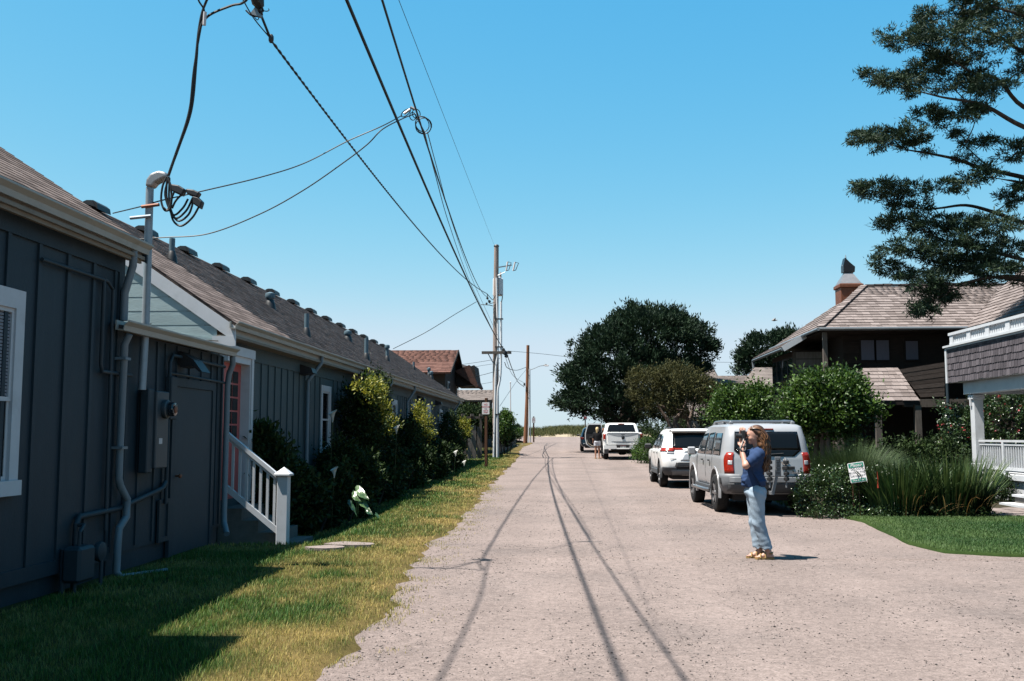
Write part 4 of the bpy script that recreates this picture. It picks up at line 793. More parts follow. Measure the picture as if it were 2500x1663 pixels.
# far little wires
for k, (PL, r, lab) in enumerate((
    ([up1(1223, 875), AY(1170 * 1.0, 884, 60), AY(1128, 890, 66)], .012, 'top wire from the tall pole to the brown house'),
    ([up1(1222, 886), AY(1175, 893, 60), AY(1126, 902, 66)], .010, 'second wire from the tall pole to the brown house'),
    ([up1(1222, 903), AY(1180, 915, 60), AY(1120, 928, 67), AY(1100, 936, 69)], .014, 'third wire from the tall pole to the brown house'),
    ([up1(1224, 928), AY(1180, 937, 58), AY(1130, 944, 62)], .010, 'lowest faint wire left of the tall pole'),
    ([up1(1232, 885), AY(1240, 899, 62), AY(1262, 904, 78), up2(1284, 897)], .022, 'thick wire looping from the tall pole to the reddish pole'),
    ([up1(1240, 872), AY(1252, 905, 66), AY(1264, 932, 80), up2(1280, 945)], .026, 'lower wire from the tall pole to the reddish pole box'),
    ([up1(1235, 875), AY(1248, 910, 66), AY(1262, 925, 78), up2(1282, 936)], .014, 'thin middle wire between the tall and reddish poles'),
    ([up1(1240, 857), AY(1290, 861, 60), AY(1340, 866, 64), AY(1400, 873, 66)], .012, 'wire from the tall pole towards the big cypress'),
    ([up1(1220, 992), AY(1262, 930, 75), up2(1284, 903)], .013, 'guy wire rising right to left from the pole foot'),
    ([AY(1700, 884, 75), AY(1760, 884.5, 80), AY(1810, 885, 86)], .014, 'faint wire between the cypress and the far pine'))):
    wire('overhead_wire', PL, r, lab)
# flag pole
b = MB(); f0 = AY(1247, 1062, 104); f1 = AY(1246, 936, 104); b.tube([(f0[0], 104, gz(104) - .2), tuple(f1)], [.07, .05], 10); b.lathe([(.02, 0), (.08, .05), (.08, .12), (.02, .17)], tuple(f1), n=10); tag(b.build('flag_pole', 'sign_white', None, smooth=True), 'bare white flag pole left of the reddish pole', 'pole')

# ---------------- signs
def roundrect(w, h, r, n=4):
    P = []
    for cx, cy, a0 in ((w / 2 - r, h / 2 - r, 0), (-w / 2 + r, h / 2 - r, 90), (-w / 2 + r, -h / 2 + r, 180), (w / 2 - r, -h / 2 + r, 270)):
        for k in range(n + 1): a = R(a0 + 90 * k / n); P.append((cx + r * math.cos(a), cy + r * math.sin(a)))
    return P
def plate(name, w, h, r, th, mat, parent, M4):
    b = MB(); b.T = M4; b.prism([(x, y, -th) for x, y in roundrect(w, h, r)], (0, 0, th)); return b.build(name, mat, parent, fix=True, local=True)
g0 = on_ground(1187, 1143); gy = g0[1]
ns = thing('parking_sign', 'white no parking sign with red and grey lettering on brown wood post', 'sign', tuple(g0), R(-16))
pz1 = AY(1187, 975, gy)[2] - g0[2]; pc = AY(1187, 997, gy); cz = pc[2] - g0[2]
b = MB(); b.box((-.055, -.055, -.3), (.055, .055, pz1 + .05), .008); b.build('post', 'brown_post', ns, local=True)
M4 = face_camera((0, -.075, cz)); plate('sign_panel', .33, .505, .025, .012, 'sign_white', ns, M4)
for s_, zz, sz, mt_ in (('NO', .155, .105, 'sign_red'), ('PARKING', .055, .082, 'sign_red'), ('THIS', -.03, .062, 'sign_ink'), ('SIDE OF', -.105, .062, 'sign_red'), ('STREET', -.18, .062, 'sign_red')):
    text_obj('lettering', s_, sz, mt_, ns, face_camera((0, -.078, cz + zz)))
g1 = on_ground(1303, 1080); s2 = thing('parking_sign', 'small far no parking sign on a brown post at the lane end', 'sign', tuple(g1))
hz = AY(1303, 1018, g1[1])[2] - g1[2]
b = MB(); b.box((-.07, -.07, -.3), (.07, .07, hz + .05), .008); b.build('post', 'brown_post', s2, local=True)
plate('sign_panel', .34, .52, .03, .012, 'sign_white', s2, face_camera((0, -.09, hz - .33)))
for s_, zz in (('NO', .13), ('PARKING', .02)): text_obj('lettering', s_, .1 if zz > .1 else .08, 'sign_red', s2, face_camera((0, -.093, hz - .33 + zz)))
g2 = AY(1429, 1046, 100); s3 = thing('warning_sign', 'slim red and white warning post behind the dark blue car', 'sign', (g2[0], 100, float(gz(100))))
b = MB(); b.box((-.06, -.06, -.2), (.06, .06, 3.4), .01); b.build('post', 'grey_wood', s3, local=True)
plate('sign_panel', .34, 1.1, .03, .015, 'sign_white', s3, face_camera((0, -.08, 2.75)))
plate('sign_panel', .5, .12, .05, .015, 'petal_pink', s3, face_camera((0, -.085, 3.4)))
plate('sign_panel', .26, .34, .1, .01, 'petal_pink', s3, face_camera((0, -.1, 3.0)))
plate('sign_panel', .26, .2, .03, .01, 'petal_pink', s3, face_camera((0, -.1, 2.4)))
SY = 19.55; sg0 = AY(2092, 1153, SY)
ds = thing('driveway_sign', 'tilted green and white please do not block the driveway sign in the hedge', 'sign', (sg0[0], SY, float(gz(SY))))
cz = sg0[2] - gz(SY); rl_ = R(9.5)
b = MB(); b.beam((.06, .03, -.1), (.02, .03, cz), .02, .02, up=(0, 1, 0)); b.build('stake', 'brown_post', ds, local=True)
b = MB(); b.beam((-.06, .03, -.1), (-.09, .03, cz), .02, .02, up=(0, 1, 0)); b.build('stake', 'brown_post', ds, local=True)
def F(x, y, d=0): return Matrix.Translation((0, -.02, cz)) @ Matrix.Rotation(R(-18), 4, 'Z') @ Matrix.Rotation(R(-14), 4, 'X') @ face_camera((0, 0, 0), 0, rl_) @ Matrix.Translation((x, y, d))
plate('sign_panel', .30, .385, .02, .008, 'sign_white', ds, F(0, 0)); plate('green_band', .275, .085, .01, .003, 'sign_green', ds, F(0, .137, .004)); plate('green_band', .275, .06, .01, .003, 'sign_green', ds, F(0, -.152, .004))
text_obj('lettering', 'Please', .085, 'sign_white', ds, F(0, .137, .006), shear=.25)
for s_, y in (('DO NOT', .062), ('BLOCK THE', -.005), ('DRIVEWAY', -.072)): text_obj('lettering', s_, .054, 'sign_ink', ds, F(0, y, .002))
text_obj('lettering', 'Thank You!', .05, 'sign_white', ds, F(0, -.152, .006), shear=.2)
# gulls
for (x, y, Y, lab) in ((1890, 783, 60, 'small grey gull in flight left of the shake roof'), (1332, 892, 140, 'tiny distant gull in the sky right of the street light')):
    p = AY(x, y, Y); s_ = Y / 60; gl = thing('gull', lab, 'bird', tuple(p)); b = MB(); b.tube([(-.16 * s_, 0, 0), (0, 0, .02), (.2 * s_, 0, .03)], [.01, .06 * s_, .015], 8); b.build('body', 'bird_grey', gl, smooth=True, local=True)
    for sg in (-1, 1): b = MB(); b.prism([(-.06 * s_, 0, .02), (.08 * s_, 0, .02), (.04 * s_, sg * .25, .16), (-.02, sg * .45, .10)], (0, 0, .012)); b.build('wing', 'bird_grey', gl, fix=True, local=True)
# ------------------------------------------------------------------ houses on the right
def wallbox(parent, name, lo, hi, mat, tone=.4): b = MB(); b.tone = tone; b.box(lo, hi); return b.build(name, mat, parent)
# ---- dark shake-roofed house
EX0, EX1, EY0, EY1, EZ = 8.55, 20.0, 34.0, 42.0, 5.25
hs = thing('shake_house', 'dark timber two storey house with grey cedar shake hip roof', 'house', (10, 36, .2))
RX0, RY, RZ = 11.25, 38.0, 7.25
w = wallbox(hs, 'wall', (9.55, 35.0, .0), (19.5, 41.5, EZ - .12), 'dark_wood')
wallbox(hs, 'soffit', (EX0 + .1, EY0 + .1, EZ - .12), (EX1, EY1 - .1, EZ - .06), 'dark_wood')
def plane_roof(parent, P, mat, name='roof_slope', th=.08):
    b = MB(); n = (Vector(P[1]) - Vector(P[0])).cross(Vector(P[2]) - Vector(P[0])).normalized(); b.prism([Vector(p) - n * th for p in P], n * th); return b.build(name, mat, parent, fix=True)
front = [(EX0, EY0, EZ), (EX1, EY0, EZ), (EX1, RY, RZ), (RX0, RY, RZ)]
rf1 = plane_roof(hs, front, 'shake')
dy, dz = RY - EY0, RZ - EZ; sl_ = math.hypot(dy, dz); slope_in = lambda u, v: u > (v / sl_) * (RX0 - EX0) - .05
shingle_field(rf1, (EX0, EY0 - .05, EZ - .02), (1, 0, 0), (0, dy / sl_, dz / sl_), 8.5, sl_, .27, .26, .035, 'shake', name='shake', inside=slope_in, cap=300, seed=11)
left = [(EX0, EY1, EZ), (EX0, EY0, EZ), (RX0, RY, RZ)]
b = MB(); b.poly(left); b.poly([(EX0, EY1, EZ), (RX0, RY, RZ), (EX1, RY, RZ), (EX1, EY1, EZ)]); rf2 = b.build('roof_slope', 'shake', hs, fix=True)
dx = RX0 - EX0; sl2 = math.hypot(dx, dz); hip_in = lambda u, v: (v / sl2) * 4.0 - .05 < u < 8.0 - (v / sl2) * 4.0 + .05
shingle_field(rf2, (EX0 - .05, EY1, EZ - .02), (0, -1, 0), (dx / sl2, 0, dz / sl2), 8.0, sl2, .27, .26, .035, 'shake', name='shake', inside=hip_in, cap=150, seed=12)
for k in range(17):                                                     # cap shakes on the hip, one by one
    t0, t1 = k / 17, (k + 1.25) / 17; a_ = Vector((EX0, EY0, EZ)).lerp(Vector((RX0, RY, RZ)), t0); c_ = Vector((EX0, EY0, EZ)).lerp(Vector((RX0, RY, RZ)), min(t1, 1))
    b = MB(); b.tone = random.random(); b.beam(a_ + Vector((0, 0, .07)), c_ + Vector((0, 0, .05)), .26, .04); b.build('hip_cap', 'shake', rf1)
for k in range(28):
    x = RX0 + k * .32; b = MB(); b.tone = random.random(); b.box((x, RY - .13, RZ + .02 + .01 * (k % 2)), (x + .36, RY + .13, RZ + .07 + .01 * (k % 3))); b.build('ridge_cap', 'shake', rf1)
gutter_h = MB(); gutter_h.tube([(EX0 - .06, EY0 - .08, EZ - .03), (EX1, EY0 - .08, EZ - .03)], .06, 8); gutter_h.build('gutter', 'metal_grey', hs, smooth=True)
gutter_h = MB(); gutter_h.tube([(EX0 - .08, EY0 - .06, EZ - .03), (EX0 - .08, EY1, EZ - .03)], .06, 8); gutter_h.build('gutter', 'metal_grey', hs, smooth=True)
# lower flare of the roof over the left bay
fl = [(EX0 - .75, 36.3, EZ - .42), (EX0 + .02, 36.3, EZ + .02), (EX0 + .02, EY1, EZ + .02), (EX0 - .75, EY1, EZ - .42)]
b = MB(); b.prism(fl, (0, 0, -.06)); fo = b.build('roof_flare', 'shake', hs, fix=True)
shingle_field(fo, (EX0 - .80, EY1, EZ - .44), (0, -1, 0), (.868, 0, .496), 5.7, .86, .27, .26, .035, 'shake', name='shake', seed=13)
b = MB(); b.beam((EX0 - .78, 36.28, EZ - .5), (EX0 + .04, 36.28, EZ - .02), .04, .2); b.build('flare_rake', 'trim_white', hs)
b = MB(); b.tube([(EX0 - .8, 36.3, EZ - .5), (EX0 - .8, EY1, EZ - .5), (EX0 - .78, EY1, EZ - .8)], .055, 8); b.build('gutter', 'metal_grey', hs, smooth=True)
bay = wallbox(hs, 'bay', (8.35, 37.0, .0), (9.55, 41.0, EZ - .5), 'dark_wood', .6)
for k in range(6):
    z = 3.1 + k * .27; b = MB(); b.tone = .9; b.box((8.36, 36.97, z), (9.54, 36.995, z + .245)); b.build('siding_board', 'grey_wood', bay)
b = MB(); b.box((8.28, 36.94, 2.6), (8.38, 37.06, EZ - .55)); b.build('corner_post', 'grey_wood', bay)
for k in range(4):
    y = 37.4 + k * .95; b = MB(); b.quad((8.345, y, 3.3), (8.345, y + .8, 3.3), (8.345, y + .8, 4.55), (8.345, y, 4.55)); b.build('window', 'glass_sky', bay)
# balcony recess: post, windows with pale curtains
b = MB(); b.box((EX0 + .12, EY0 + .15, 2.4), (EX0 + .26, EY0 + .29, EZ - .12)); b.build('balcony_post', 'grey_wood', hs)
for (x0, x1, y0, y1) in ((2103, 2133, 831, 879), (2140, 2169, 831, 879), (2212, 2240, 833, 878)):
    a_, c_ = AY(x0, y1, 34.97), AY(x1, y0, 34.97)
    b = MB(); b.box((a_[0] - .06, 34.95, a_[2] - .06), (c_[0] + .06, 34.998, c_[2] + .06)); wn_ = b.build('window', 'dark_wood', hs)
    b = MB(); b.quad((a_[0], 34.945, a_[2]), (c_[0], 34.945, a_[2]), (c_[0], 34.945, c_[2]), (a_[0], 34.945, c_[2])); b.build('curtained_pane', 'curtain', wn_)
for k in range(16):
    z = 3.2 + k * .118; b = MB(); b.tone = (k * 5 % 7) / 9; b.box((9.56, 34.972 + .004 * (k % 2), z), (10.35, 34.999, z + .105)); b.build('siding_board', 'dark_wood', w)
# lower porch roof (small hip) and its side wall
LZ0, LZ1 = AY(2123, 978, 31.5)[2], AY(2108, 900, 33.4)[2]; lx0, lx1 = AY(2085, 978, 31.5)[0], AY(2245, 978, 31.5)[0]; tx0, tx1 = AY(2108, 900, 33.4)[0], AY(2192, 900, 33.4)[0]
P = [(lx0, 31.5, LZ0), (lx1, 31.5, LZ0), (tx1, 33.4, LZ1), (tx0, 33.4, LZ1)]; pr = plane_roof(hs, P, 'shake', 'porch_roof')
d2 = math.hypot(1.9, LZ1 - LZ0)
shingle_field(pr, (lx0, 31.46, LZ0 - .02), (1, 0, 0), (0, 1.9 / d2, (LZ1 - LZ0) / d2), lx1 - lx0, d2, .25, .24, .03, 'shake', name='shake', inside=lambda u, v: u > (tx0 - lx0) * v / d2 - .05 and u < (lx1 - lx0) - (lx1 - tx1) * v / d2 + .05, seed=14)
b = MB(); b.poly([(lx0, 35.0, LZ0), (lx0, 31.5, LZ0), (tx0, 33.4, LZ1), (tx0, 35, LZ1)]); b.poly([(tx0, 33.4, LZ1), (tx1, 33.4, LZ1), (tx1, 35, LZ1), (tx0, 35, LZ1)]); b.build('porch_roof', 'shake', hs, fix=True)
b = MB(); b.box((lx0 + .05, 31.45, LZ0 - .14), (lx1, 31.6, LZ0 - .04)); b.build('porch_beam', 'dark_wood', hs)
YS = 33.3; q_ = [AY(x, y, YS) for x, y in ((2194, 902), (2247, 970), (2306, 968), (2306, 884))]
b = MB(); b.tone = .5; b.prism([(p[0], YS + .02, p[2]) for p in q_], (0, 1.6, 0)); sw = b.build('stair_wall', 'dark_wood', hs, fix=True)
for k in range(7):
    u0, u1 = k / 7, (k + .92) / 7; c4 = [q_[1] + (q_[0] - q_[1]) * u0, q_[2] + (q_[3] - q_[2]) * u0, q_[2] + (q_[3] - q_[2]) * u1, q_[1] + (q_[0] - q_[1]) * u1]
    b = MB(); b.tone = random.random(); b.prism([(p[0], YS - .012 + .004 * (k % 2), p[2]) for p in c4], (0, .03, 0)); b.build('siding_board', 'stair_siding', sw, fix=True)
b = MB(); b.box((lx1 + .05, 33.1, LZ0 - .16), (13.4, 33.25, LZ0 + .10)); b.build('stair_trim', 'grey_wood', hs)
for x in (2046, 2143, 2240):
    p = AY(x, 1000, 31.55); b = MB(); b.box((p[0] - .09, 31.47, .1), (p[0] + .09, 31.65, LZ0 - .14)); b.build('porch_post', 'grey_wood', hs)
p = AY(2303, 990, 32.4); b = MB(); b.tube([(p[0], 32.0, .1), (p[0], 32.0, 4.0)], .05, 8); b.build('downspout', 'pipe_blue', hs, smooth=True)
# chimney: copper clad base, tin skirt, cowl
ch = lambda x, y: AY(x, y, 38.6); c0, c1 = ch(2046, 728), ch(2096, 700); cx_, cw = (c0[0] + c1[0]) / 2, (c1[0] - c0[0]) / 2; zb, zt = c0[2] - .6, c1[2]
b = MB(); b.box((cx_ - cw, 38.2, zb), (cx_ + cw, 39.0, zt - .08), .02); b.box((cx_ - cw - .05, 38.15, zt - .08), (cx_ + cw + .07, 39.05, zt + .06), .02); chm = b.build('chimney', 'copper', hs)
z1, z2 = ch(2070, 695)[2], ch(2070, 667)[2]
b = MB(); b.hexa([(cx_ - cw, 38.2, z1), (cx_ + cw, 38.2, z1), (cx_ + cw, 39.0, z1), (cx_ - cw, 39.0, z1), (cx_ - .14, 38.46, z2), (cx_ + .14, 38.46, z2), (cx_ + .14, 38.74, z2), (cx_ - .14, 38.74, z2)]); b.box((cx_ - cw - .01, 38.19, z1 - .06), (cx_ + cw + .01, 39.01, z1)); b.build('flue_skirt', 'tin', chm, fix=True)
z3, z4 = ch(2070, 650)[2], ch(2063, 631)[2]
b = MB(); b.tube([(cx_, 38.6, z2 - .05), (cx_, 38.6, z3)], .13, 12); b.prism([(cx_ - .2, 38.42, z2 + .02), (cx_ + .22, 38.42, z2 + .02), (cx_ + .24, 38.42, z3 - .05), (cx_ + .05, 38.42, z3 + .12), (cx_ - .12, 38.42, z4), (cx_ - .2, 38.42, z3)], (0, .36, 0)); b.build('flue_cowl', 'rim_dark', chm, fix=True)
b = MB(); b.lathe([(.15, 0), (.06, .12), (.012, .42)], (cx_ - .06, 38.6, z3 + .02), n=4); b.build('cowl_spike', 'galvanised', chm, fix=True)
# ---- cross wing: roof falling towards the lane, meets the shake roof in a valley
b = MB(); vx0 = AY(2369, 795, EY0)[0]; P = [(vx0, EY0 - .03, EZ + .02), (vx0, 27.0, EZ + .02), (vx0 + 4.2, 27.0, EZ + 3.3), (vx0 + 4.2, 36.5, EZ + 3.3)]
P = [(vx0 - .1, EY0 + .2, EZ - .02), (vx0 - .1, 28.6, EZ - .02), (vx0 + 3.9, 28.6, EZ + 2.9), (vx0 + 3.9, 37.8, EZ + 2.9), (vx0 + 2.3, 37.2, EZ + 1.7)]
cw_ = plane_roof(hs, P, 'shake', 'wing_roof'); s3 = math.hypot(4.0, 2.92)
shingle_field(cw_, (vx0 - .14, 38, EZ - .04), (0, -1, 0), (4.0 / s3, 0, 2.92 / s3), 9.4, s3, .27, .26, .035, 'shake', name='shake', inside=lambda u, v: u > 3.7 - 3.9 * v / s3, seed=15, cap=300)
b = MB(); b.beam((vx0 + 1.2, 28.45, EZ + .75), (vx0 + 4.0, 28.45, EZ + 2.8), .06, .3); b.build('wing_rake', 'trim_white', hs)
wallbox(hs, 'wing_wall', (vx0 + .5, 28.9, 0), (vx0 + 5, 35, EZ - .1), 'dark_wood')

# ---- white porch house (its deck parapet is clad in shingles)
XP, YP = 10.36, 25.9
ph = thing('porch_house', 'white trimmed porch house with grey shingled deck parapet at right edge', 'house', (11, 24, 0))
Xb = AY(2312, 900, 26.9)[0]; zb0, zb1, zb2 = AY(2315, 934, 26.9)[2], AY(2310, 850, 26.9)[2], AY(2325, 815, 26.9)[2]
pw_ = wallbox(ph, 'parapet_wall', (Xb + .02, 16.0, zb0), (Xb + .16, 26.9, zb1), 'wall_shingle'); wallbox(ph, 'parapet_end', (Xb + .16, 26.76, zb0), (Xb + 5, 26.9, zb1), 'wall_shingle')
shingle_field(pw_, (Xb + .02, 26.9, zb0 - .01), (0, -1, 0), (0, 0, 1), 7.0, zb1 - zb0 + .01, .165, .155, .022, 'wall_shingle', seed=21, cap=300)
b = MB(); b.box((Xb - .06, 16, zb1), (Xb + .3, 27.0, zb1 + .05)); b.box((Xb - .02, 16, zb1 - .045), (Xb + .03, 26.95, zb1)); b.build('parapet_cap', 'trim_white', ph)
b = MB(); b.box((Xb - .025, 26.86, zb0 - .02), (Xb + .10, 26.965, zb1 - .05)); b.build('corner_board', 'trim_white', ph)
# pierced white balustrade
b = MB(); b.box((Xb + .02, 16, zb2 - .07), (Xb + .18, 26.8, zb2)); b.build('balustrade_rail', 'trim_white', ph)
b = MB(); b.box((Xb + .05, 16, zb1 + .05), (Xb + .15, 26.8, zb1 + .12)); b.build('balustrade_base', 'trim_white', ph)
mp_ = MB(); mp_.box((0, 0, 0), (.12, .22, zb2 - zb1 - .12)); mp_ = mp_.mesh('balustrade_post', 'trim_white'); mbp = MB(); mbp.prism([(0, 0, 0), (0, .09, 0), (0, .075, .08), (0, .05, .16), (0, .075, zb2 - zb1 - .19), (0, 0, zb2 - zb1 - .19)], (.05, 0, 0)); mbp = mbp.mesh('baluster', 'trim_white')
y = 26.55; k = 0
while y > 19:
    if k % 9 == 0: place('balustrade_post', mp_, ph, (Xb + .04, y - .02, zb1 + .05)); y -= .12
    else: place('baluster', mbp, ph, (Xb + .07, y, zb1 + .12)); y -= .125
    k += 1
# beam, post, floor, rail
zfl = AY(2376, 1151, YP)[2]; zbm = AY(2400, 962, YP)[2]
b = MB(); b.box((XP - .18, 15, zbm), (XP + .14, YP + .35, zb0 - .002)); b.box((XP + .14, YP + .03, zbm), (XP + 5, YP + .33, zb0 - .002)); b.build('porch_beam', 'trim_white', ph)
b = MB(); b.box((XP - .30, 15, zb0 - .02), (XP + 5, 26.85, zb0 + .015)); b.build('porch_ceiling', 'trim_white', ph)
b = MB(); b.box((XP - .12, YP - .12, zfl), (XP + .12, YP + .12, zbm), .012); b.box((XP - .155, YP - .155, zbm - .14), (XP + .155, YP + .155, zbm - .02), .01); b.box((XP - .14, YP - .14, zfl), (XP + .14, YP + .14, zfl + .2), .01); b.build('porch_post', 'trim_white', ph)
b = MB(); b.box((XP - .16, YP - .02, zbm - .3), (XP - .1, YP + .05, zbm)); b.build('post_bracket', 'trim_white', ph)
b = MB(); b.box((XP - .2, 15, zfl - .12), (XP + 6, YP + .3, zfl)); b.build('porch_floor', 'trim_white', ph)
b = MB(); b.box((XP - .12, 15, -.1), (XP - .06, YP + .2, zfl - .12)); b.build('porch_skirt', 'trim_white', ph)
zr = AY(2400, 1074, YP - .6)[2]
for z0, z1, wd, nm in ((zr - .05, zr, .05, 'top_rail'), (zr - .13, zr - .085, .03, 'mid_rail'), (zfl + .08, zfl + .15, .035, 'bottom_rail')):
    b = MB(); b.box((XP - wd, 21.2, z0), (XP + wd, YP - .13, z1)); b.build(nm, 'trim_white', ph)
mbp = MB(); mbp.box((-.017, -.017, 0), (.017, .017, zr - .13 - zfl - .15)); mbp = mbp.mesh('baluster', 'trim_white')
for k in range(36): place('baluster', mbp, ph, (XP, YP - .26 - .125 * k, zfl + .15))
b = MB(); b.box((XP - .05, 24.35, zfl), (XP + .05, 24.45, zr - .05)); b.build('rail_post', 'trim_white', ph)
wallbox(ph, 'house_wall', (XP + 2.3, 15, 0), (XP + 2.5, 25.5, zb0), 'wall_shingle')
# steps down to the lane side
sp_ = thing('porch_steps', 'grey white steps climbing to the porch at right edge', 'steps', (10, 22, 0))
for k in range(4):
    x = 9.55 + .28 * k; b = MB(); b.box((x, 20.4, -.1), (x + .34 if k < 3 else XP - .2, 22.75, .18 * (k + 1) - .05)); s_ = b.build('step', 'concrete', sp_)
    b = MB(); b.box((x - .04, 20.36, .18 * (k + 1) - .05), (x + .34 if k < 3 else XP - .2, 22.8, .18 * (k + 1))); b.build('tread', 'trim_white', s_)
# flagstone path
fp = thing('flagstone_path', 'pink grey flagstone path at the foot of the porch steps', 'path', (9, 21, .1))
rd = random.Random(5)
for i in range(4):
    for j in range(4):
        cx, cy = 8.15 + .52 * i + rd.uniform(-.04, .04), 19.75 + .52 * j + rd.uniform(-.05, .05)
        b = MB(); b.tone = rd.random(); b.prism([(cx + .27 * math.cos(a + .4) * rd.uniform(.85, 1.1), cy + .27 * math.sin(a + .4) * rd.uniform(.85, 1.1), .10) for a in np.linspace(0, 2 * math.pi, 7)[:-1]], (0, 0, .05 + .004 * rd.random())); b.build('flagstone', 'flagstone', fp)
b = MB(); b.box((7.9, 19.5, .02), (10.4, 22.4, .115)); b.build('path_bed', 'concrete', fp)

# ---- low houses far behind on the right
def gable_house(label, x0, x1, y0, y1, ez, rz, mat, wallm, ridge='x', xr=None, name='cottage', expo=.3, cap=120, hipl=0.):
    h = thing(name, label, 'house', ((x0 + x1) / 2, y0, float(gz(y0))))
    b = MB(); b.tone = .4; b.box((x0 + .4, y0 + .4, float(gz(y0)) - .3), (x1 - .4, y1 - .4, ez)); w = b.build('wall', wallm, h)
    ym = (y0 + y1) / 2; b = MB(); b.tone = .4
    b.poly([(x0, y0, ez), (x1, y0, ez), (x1, ym, rz), (x0 + hipl, ym, rz)]); b.poly([(x0, y1, ez), (x0 + hipl, ym, rz), (x1, ym, rz), (x1, y1, ez)]); b.poly([(x0, y0, ez - .1), (x1, y0, ez - .1), (x1, y0, ez), (x0, y0, ez)])
    if hipl: b.poly([(x0, y0, ez), (x0 + hipl, ym, rz), (x0, y1, ez)])
    r = b.build('roof', mat, h)
    L = math.hypot(ym - y0, rz - ez); shingle_field(r, (x0, y0 - .02, ez - .01), (1, 0, 0), (0, (ym - y0) / L, (rz - ez) / L), x1 - x0, L, expo, .4, .03, mat, cap=cap, seed=int(x0 * 3) % 50 + 3, inside=(lambda u, v: u > hipl * v / L) if hipl else None)
    if not hipl:
        b = MB(); b.tone = .2; b.prism([(x1 - .42, y0 + .4, ez), (x1 - .42, y1 - .4, ez), (x1 - .42, ym, rz - .15)], (.02, 0, 0)); b.build('gable', wallm, h, fix=True)
        b = MB(); b.beam((x1, y0, ez - .05), (x1, ym, rz - .05), .05, .16); b.beam((x1, y1, ez - .05), (x1, ym, rz - .05), .05, .16); b.build('rake_board', wallm, h)
    return h, w, r
def pX(x, Y): return AY(x, 900, Y)[0]
def pZ(y, Y): return AY(1700, y, Y)[2]
gable_house('grey shingled low house with hip roof between the pine and the shake house', pX(1838, 62), pX(1990, 62), 62, 70, pZ(947, 62), pZ(898, 66), 'tan_shingle', 'dark_wood', hipl=.9)
gable_house('low grey roofed house behind the bright green shrub tree', pX(1690, 66), pX(1850, 66), 66, 73, pZ(936, 66), pZ(918, 69.5), 'tan_shingle', 'dark_wood')
h_, w_, r_ = gable_house('far shingled house with a small chimney under the cypress', pX(1640, 74), pX(1762, 74), 74, 82, pZ(938, 74), pZ(902, 78), 'tan_shingle', 'dark_wood')
b = MB(); p = AY(1712, 896, 78); b.box((p[0] - .4, 77.6, p[2] - .8), (p[0] + .4, 78.4, p[2] + .15), .03); b.build('chimney', 'dark_wood', h_)
# low building glimpsed behind the trees
gable_house('pale eaved outbuilding half hidden behind the olive tree trunks', pX(1688, 50), pX(1800, 50), 50, 55, pZ(1018, 50), pZ(985, 52.5), 'tan_shingle', 'grey_wood')
# ---- far houses on the left
h_, w_, r_ = gable_house('brown shingled house with red brown roof beyond the long building', -20, -7.05, 60, 68.5, pZ(907, 60), pZ(852, 64.2), 'red_shingle', 'dark_wood')
for (x, y0, y1, z0, z1, m_) in ((-7.44, 61.6, 62.4, 4.2, 5.0, 'glass_sky'), (-7.44, 66.6, 67.6, 2.8, 5.1, 'glass_sky')):
    b = MB(); b.box((x, y0, z0), (x + .05, y1, z1)); f_ = b.build('window', 'trim_white', w_); b = MB(); b.quad((x + .055, y0 + .1, z0 + .1), (x + .055, y1 - .1, z0 + .1), (x + .055, y1 - .1, z1 - .1), (x + .055, y0 + .1, z1 - .1)); b.build('pane', m_, f_)
b = MB(); b.tone = .3; b.hexa([(-7.4, 66.0, 4.9), (-6.0, 66.0, 4.9), (-6.0, 69.5, 4.9), (-7.4, 69.5, 4.9), (-7.4, 66.0, 5.9), (-6.2, 66.0, 6.3), (-6.2, 69.5, 6.3), (-7.4, 69.5, 6.6)]); b.build('dormer', 'dark_wood', h_, fix=True)
b = MB(); b.tone = .5; b.prism([(-7.5, 65.8, 5.9), (-6.0, 65.8, 4.8), (-5.9, 65.8, 4.9), (-6.5, 65.8, 6.3)], (0, 4, 0)); b.build('dormer_roof', 'red_shingle', h_, fix=True)
h_, w_, r_ = gable_house('small brown cottage with pale tan roof left of the tall pole', -14, -5.75, 76, 82, pZ(976, 76), pZ(951, 79), 'tan_shingle', 'dark_wood')
for x in (-7.6, -6.7): b = MB(); b.box((x, 76.3, 3.2), (x + .12, 76.38, 4.2)); b.build('window_trim', 'trim_white', w_)
# ---- fences
def plank_fence(name, label, P0, P1, h, mat, n, wd, group=None, rail=True, gap=.0, z0=None):
    a_, c_ = Vector(P0), Vector(P1); d = (c_ - a_); L = d.length; d.normalize(); f = thing(name, label, 'fence', tuple(P0), math.atan2(d.y, d.x))
    vs_ = []
    for t in range(4):
        m_ = MB(); m_.tone = (t + .5) / 4; m_.box((0, -.012, 0), (wd, .012, h * (1 + .02 * t))); vs_.append(m_.mesh('plank', mat))
    for k in range(n):
        o = bpy.data.objects.new('plank', vs_[k * 7 % 4]); COL.objects.link(o); o.parent = f; x = L * k / n; o.location = (x, 0, float(gz((a_ + d * x).y)) - a_.z - .05 + .01 * math.sin(k * 2.1)); o.rotation_euler = (0, R(math.sin(k * 3.7) * 1.2), 0)
    if rail:
        for z in (.25, h * .8): b = MB(); b.box((0, .013, z), (L, .06, z + .08)); b.build('rail', mat, f, local=True)
    return f
plank_fence('plank_fence', 'low weathered plank fence beyond the tall pole on the left verge', (-4.15, 57.5, float(gz(57.5))), (-4.55, 88, float(gz(70))), .95, 'grey_wood', 90, .3)
gt = plank_fence('garden_fence', 'tall plank fence with open top behind the no parking sign', (-7.6, 52.2, float(gz(52))), (-4.5, 52.6, float(gz(52))), 1.75, 'grey_wood', 12, .22)
b = MB(); b.box((0, -.06, 2.15), (3.2, .06, 2.27)); b.build('top_beam', 'grey_wood', gt, local=True)
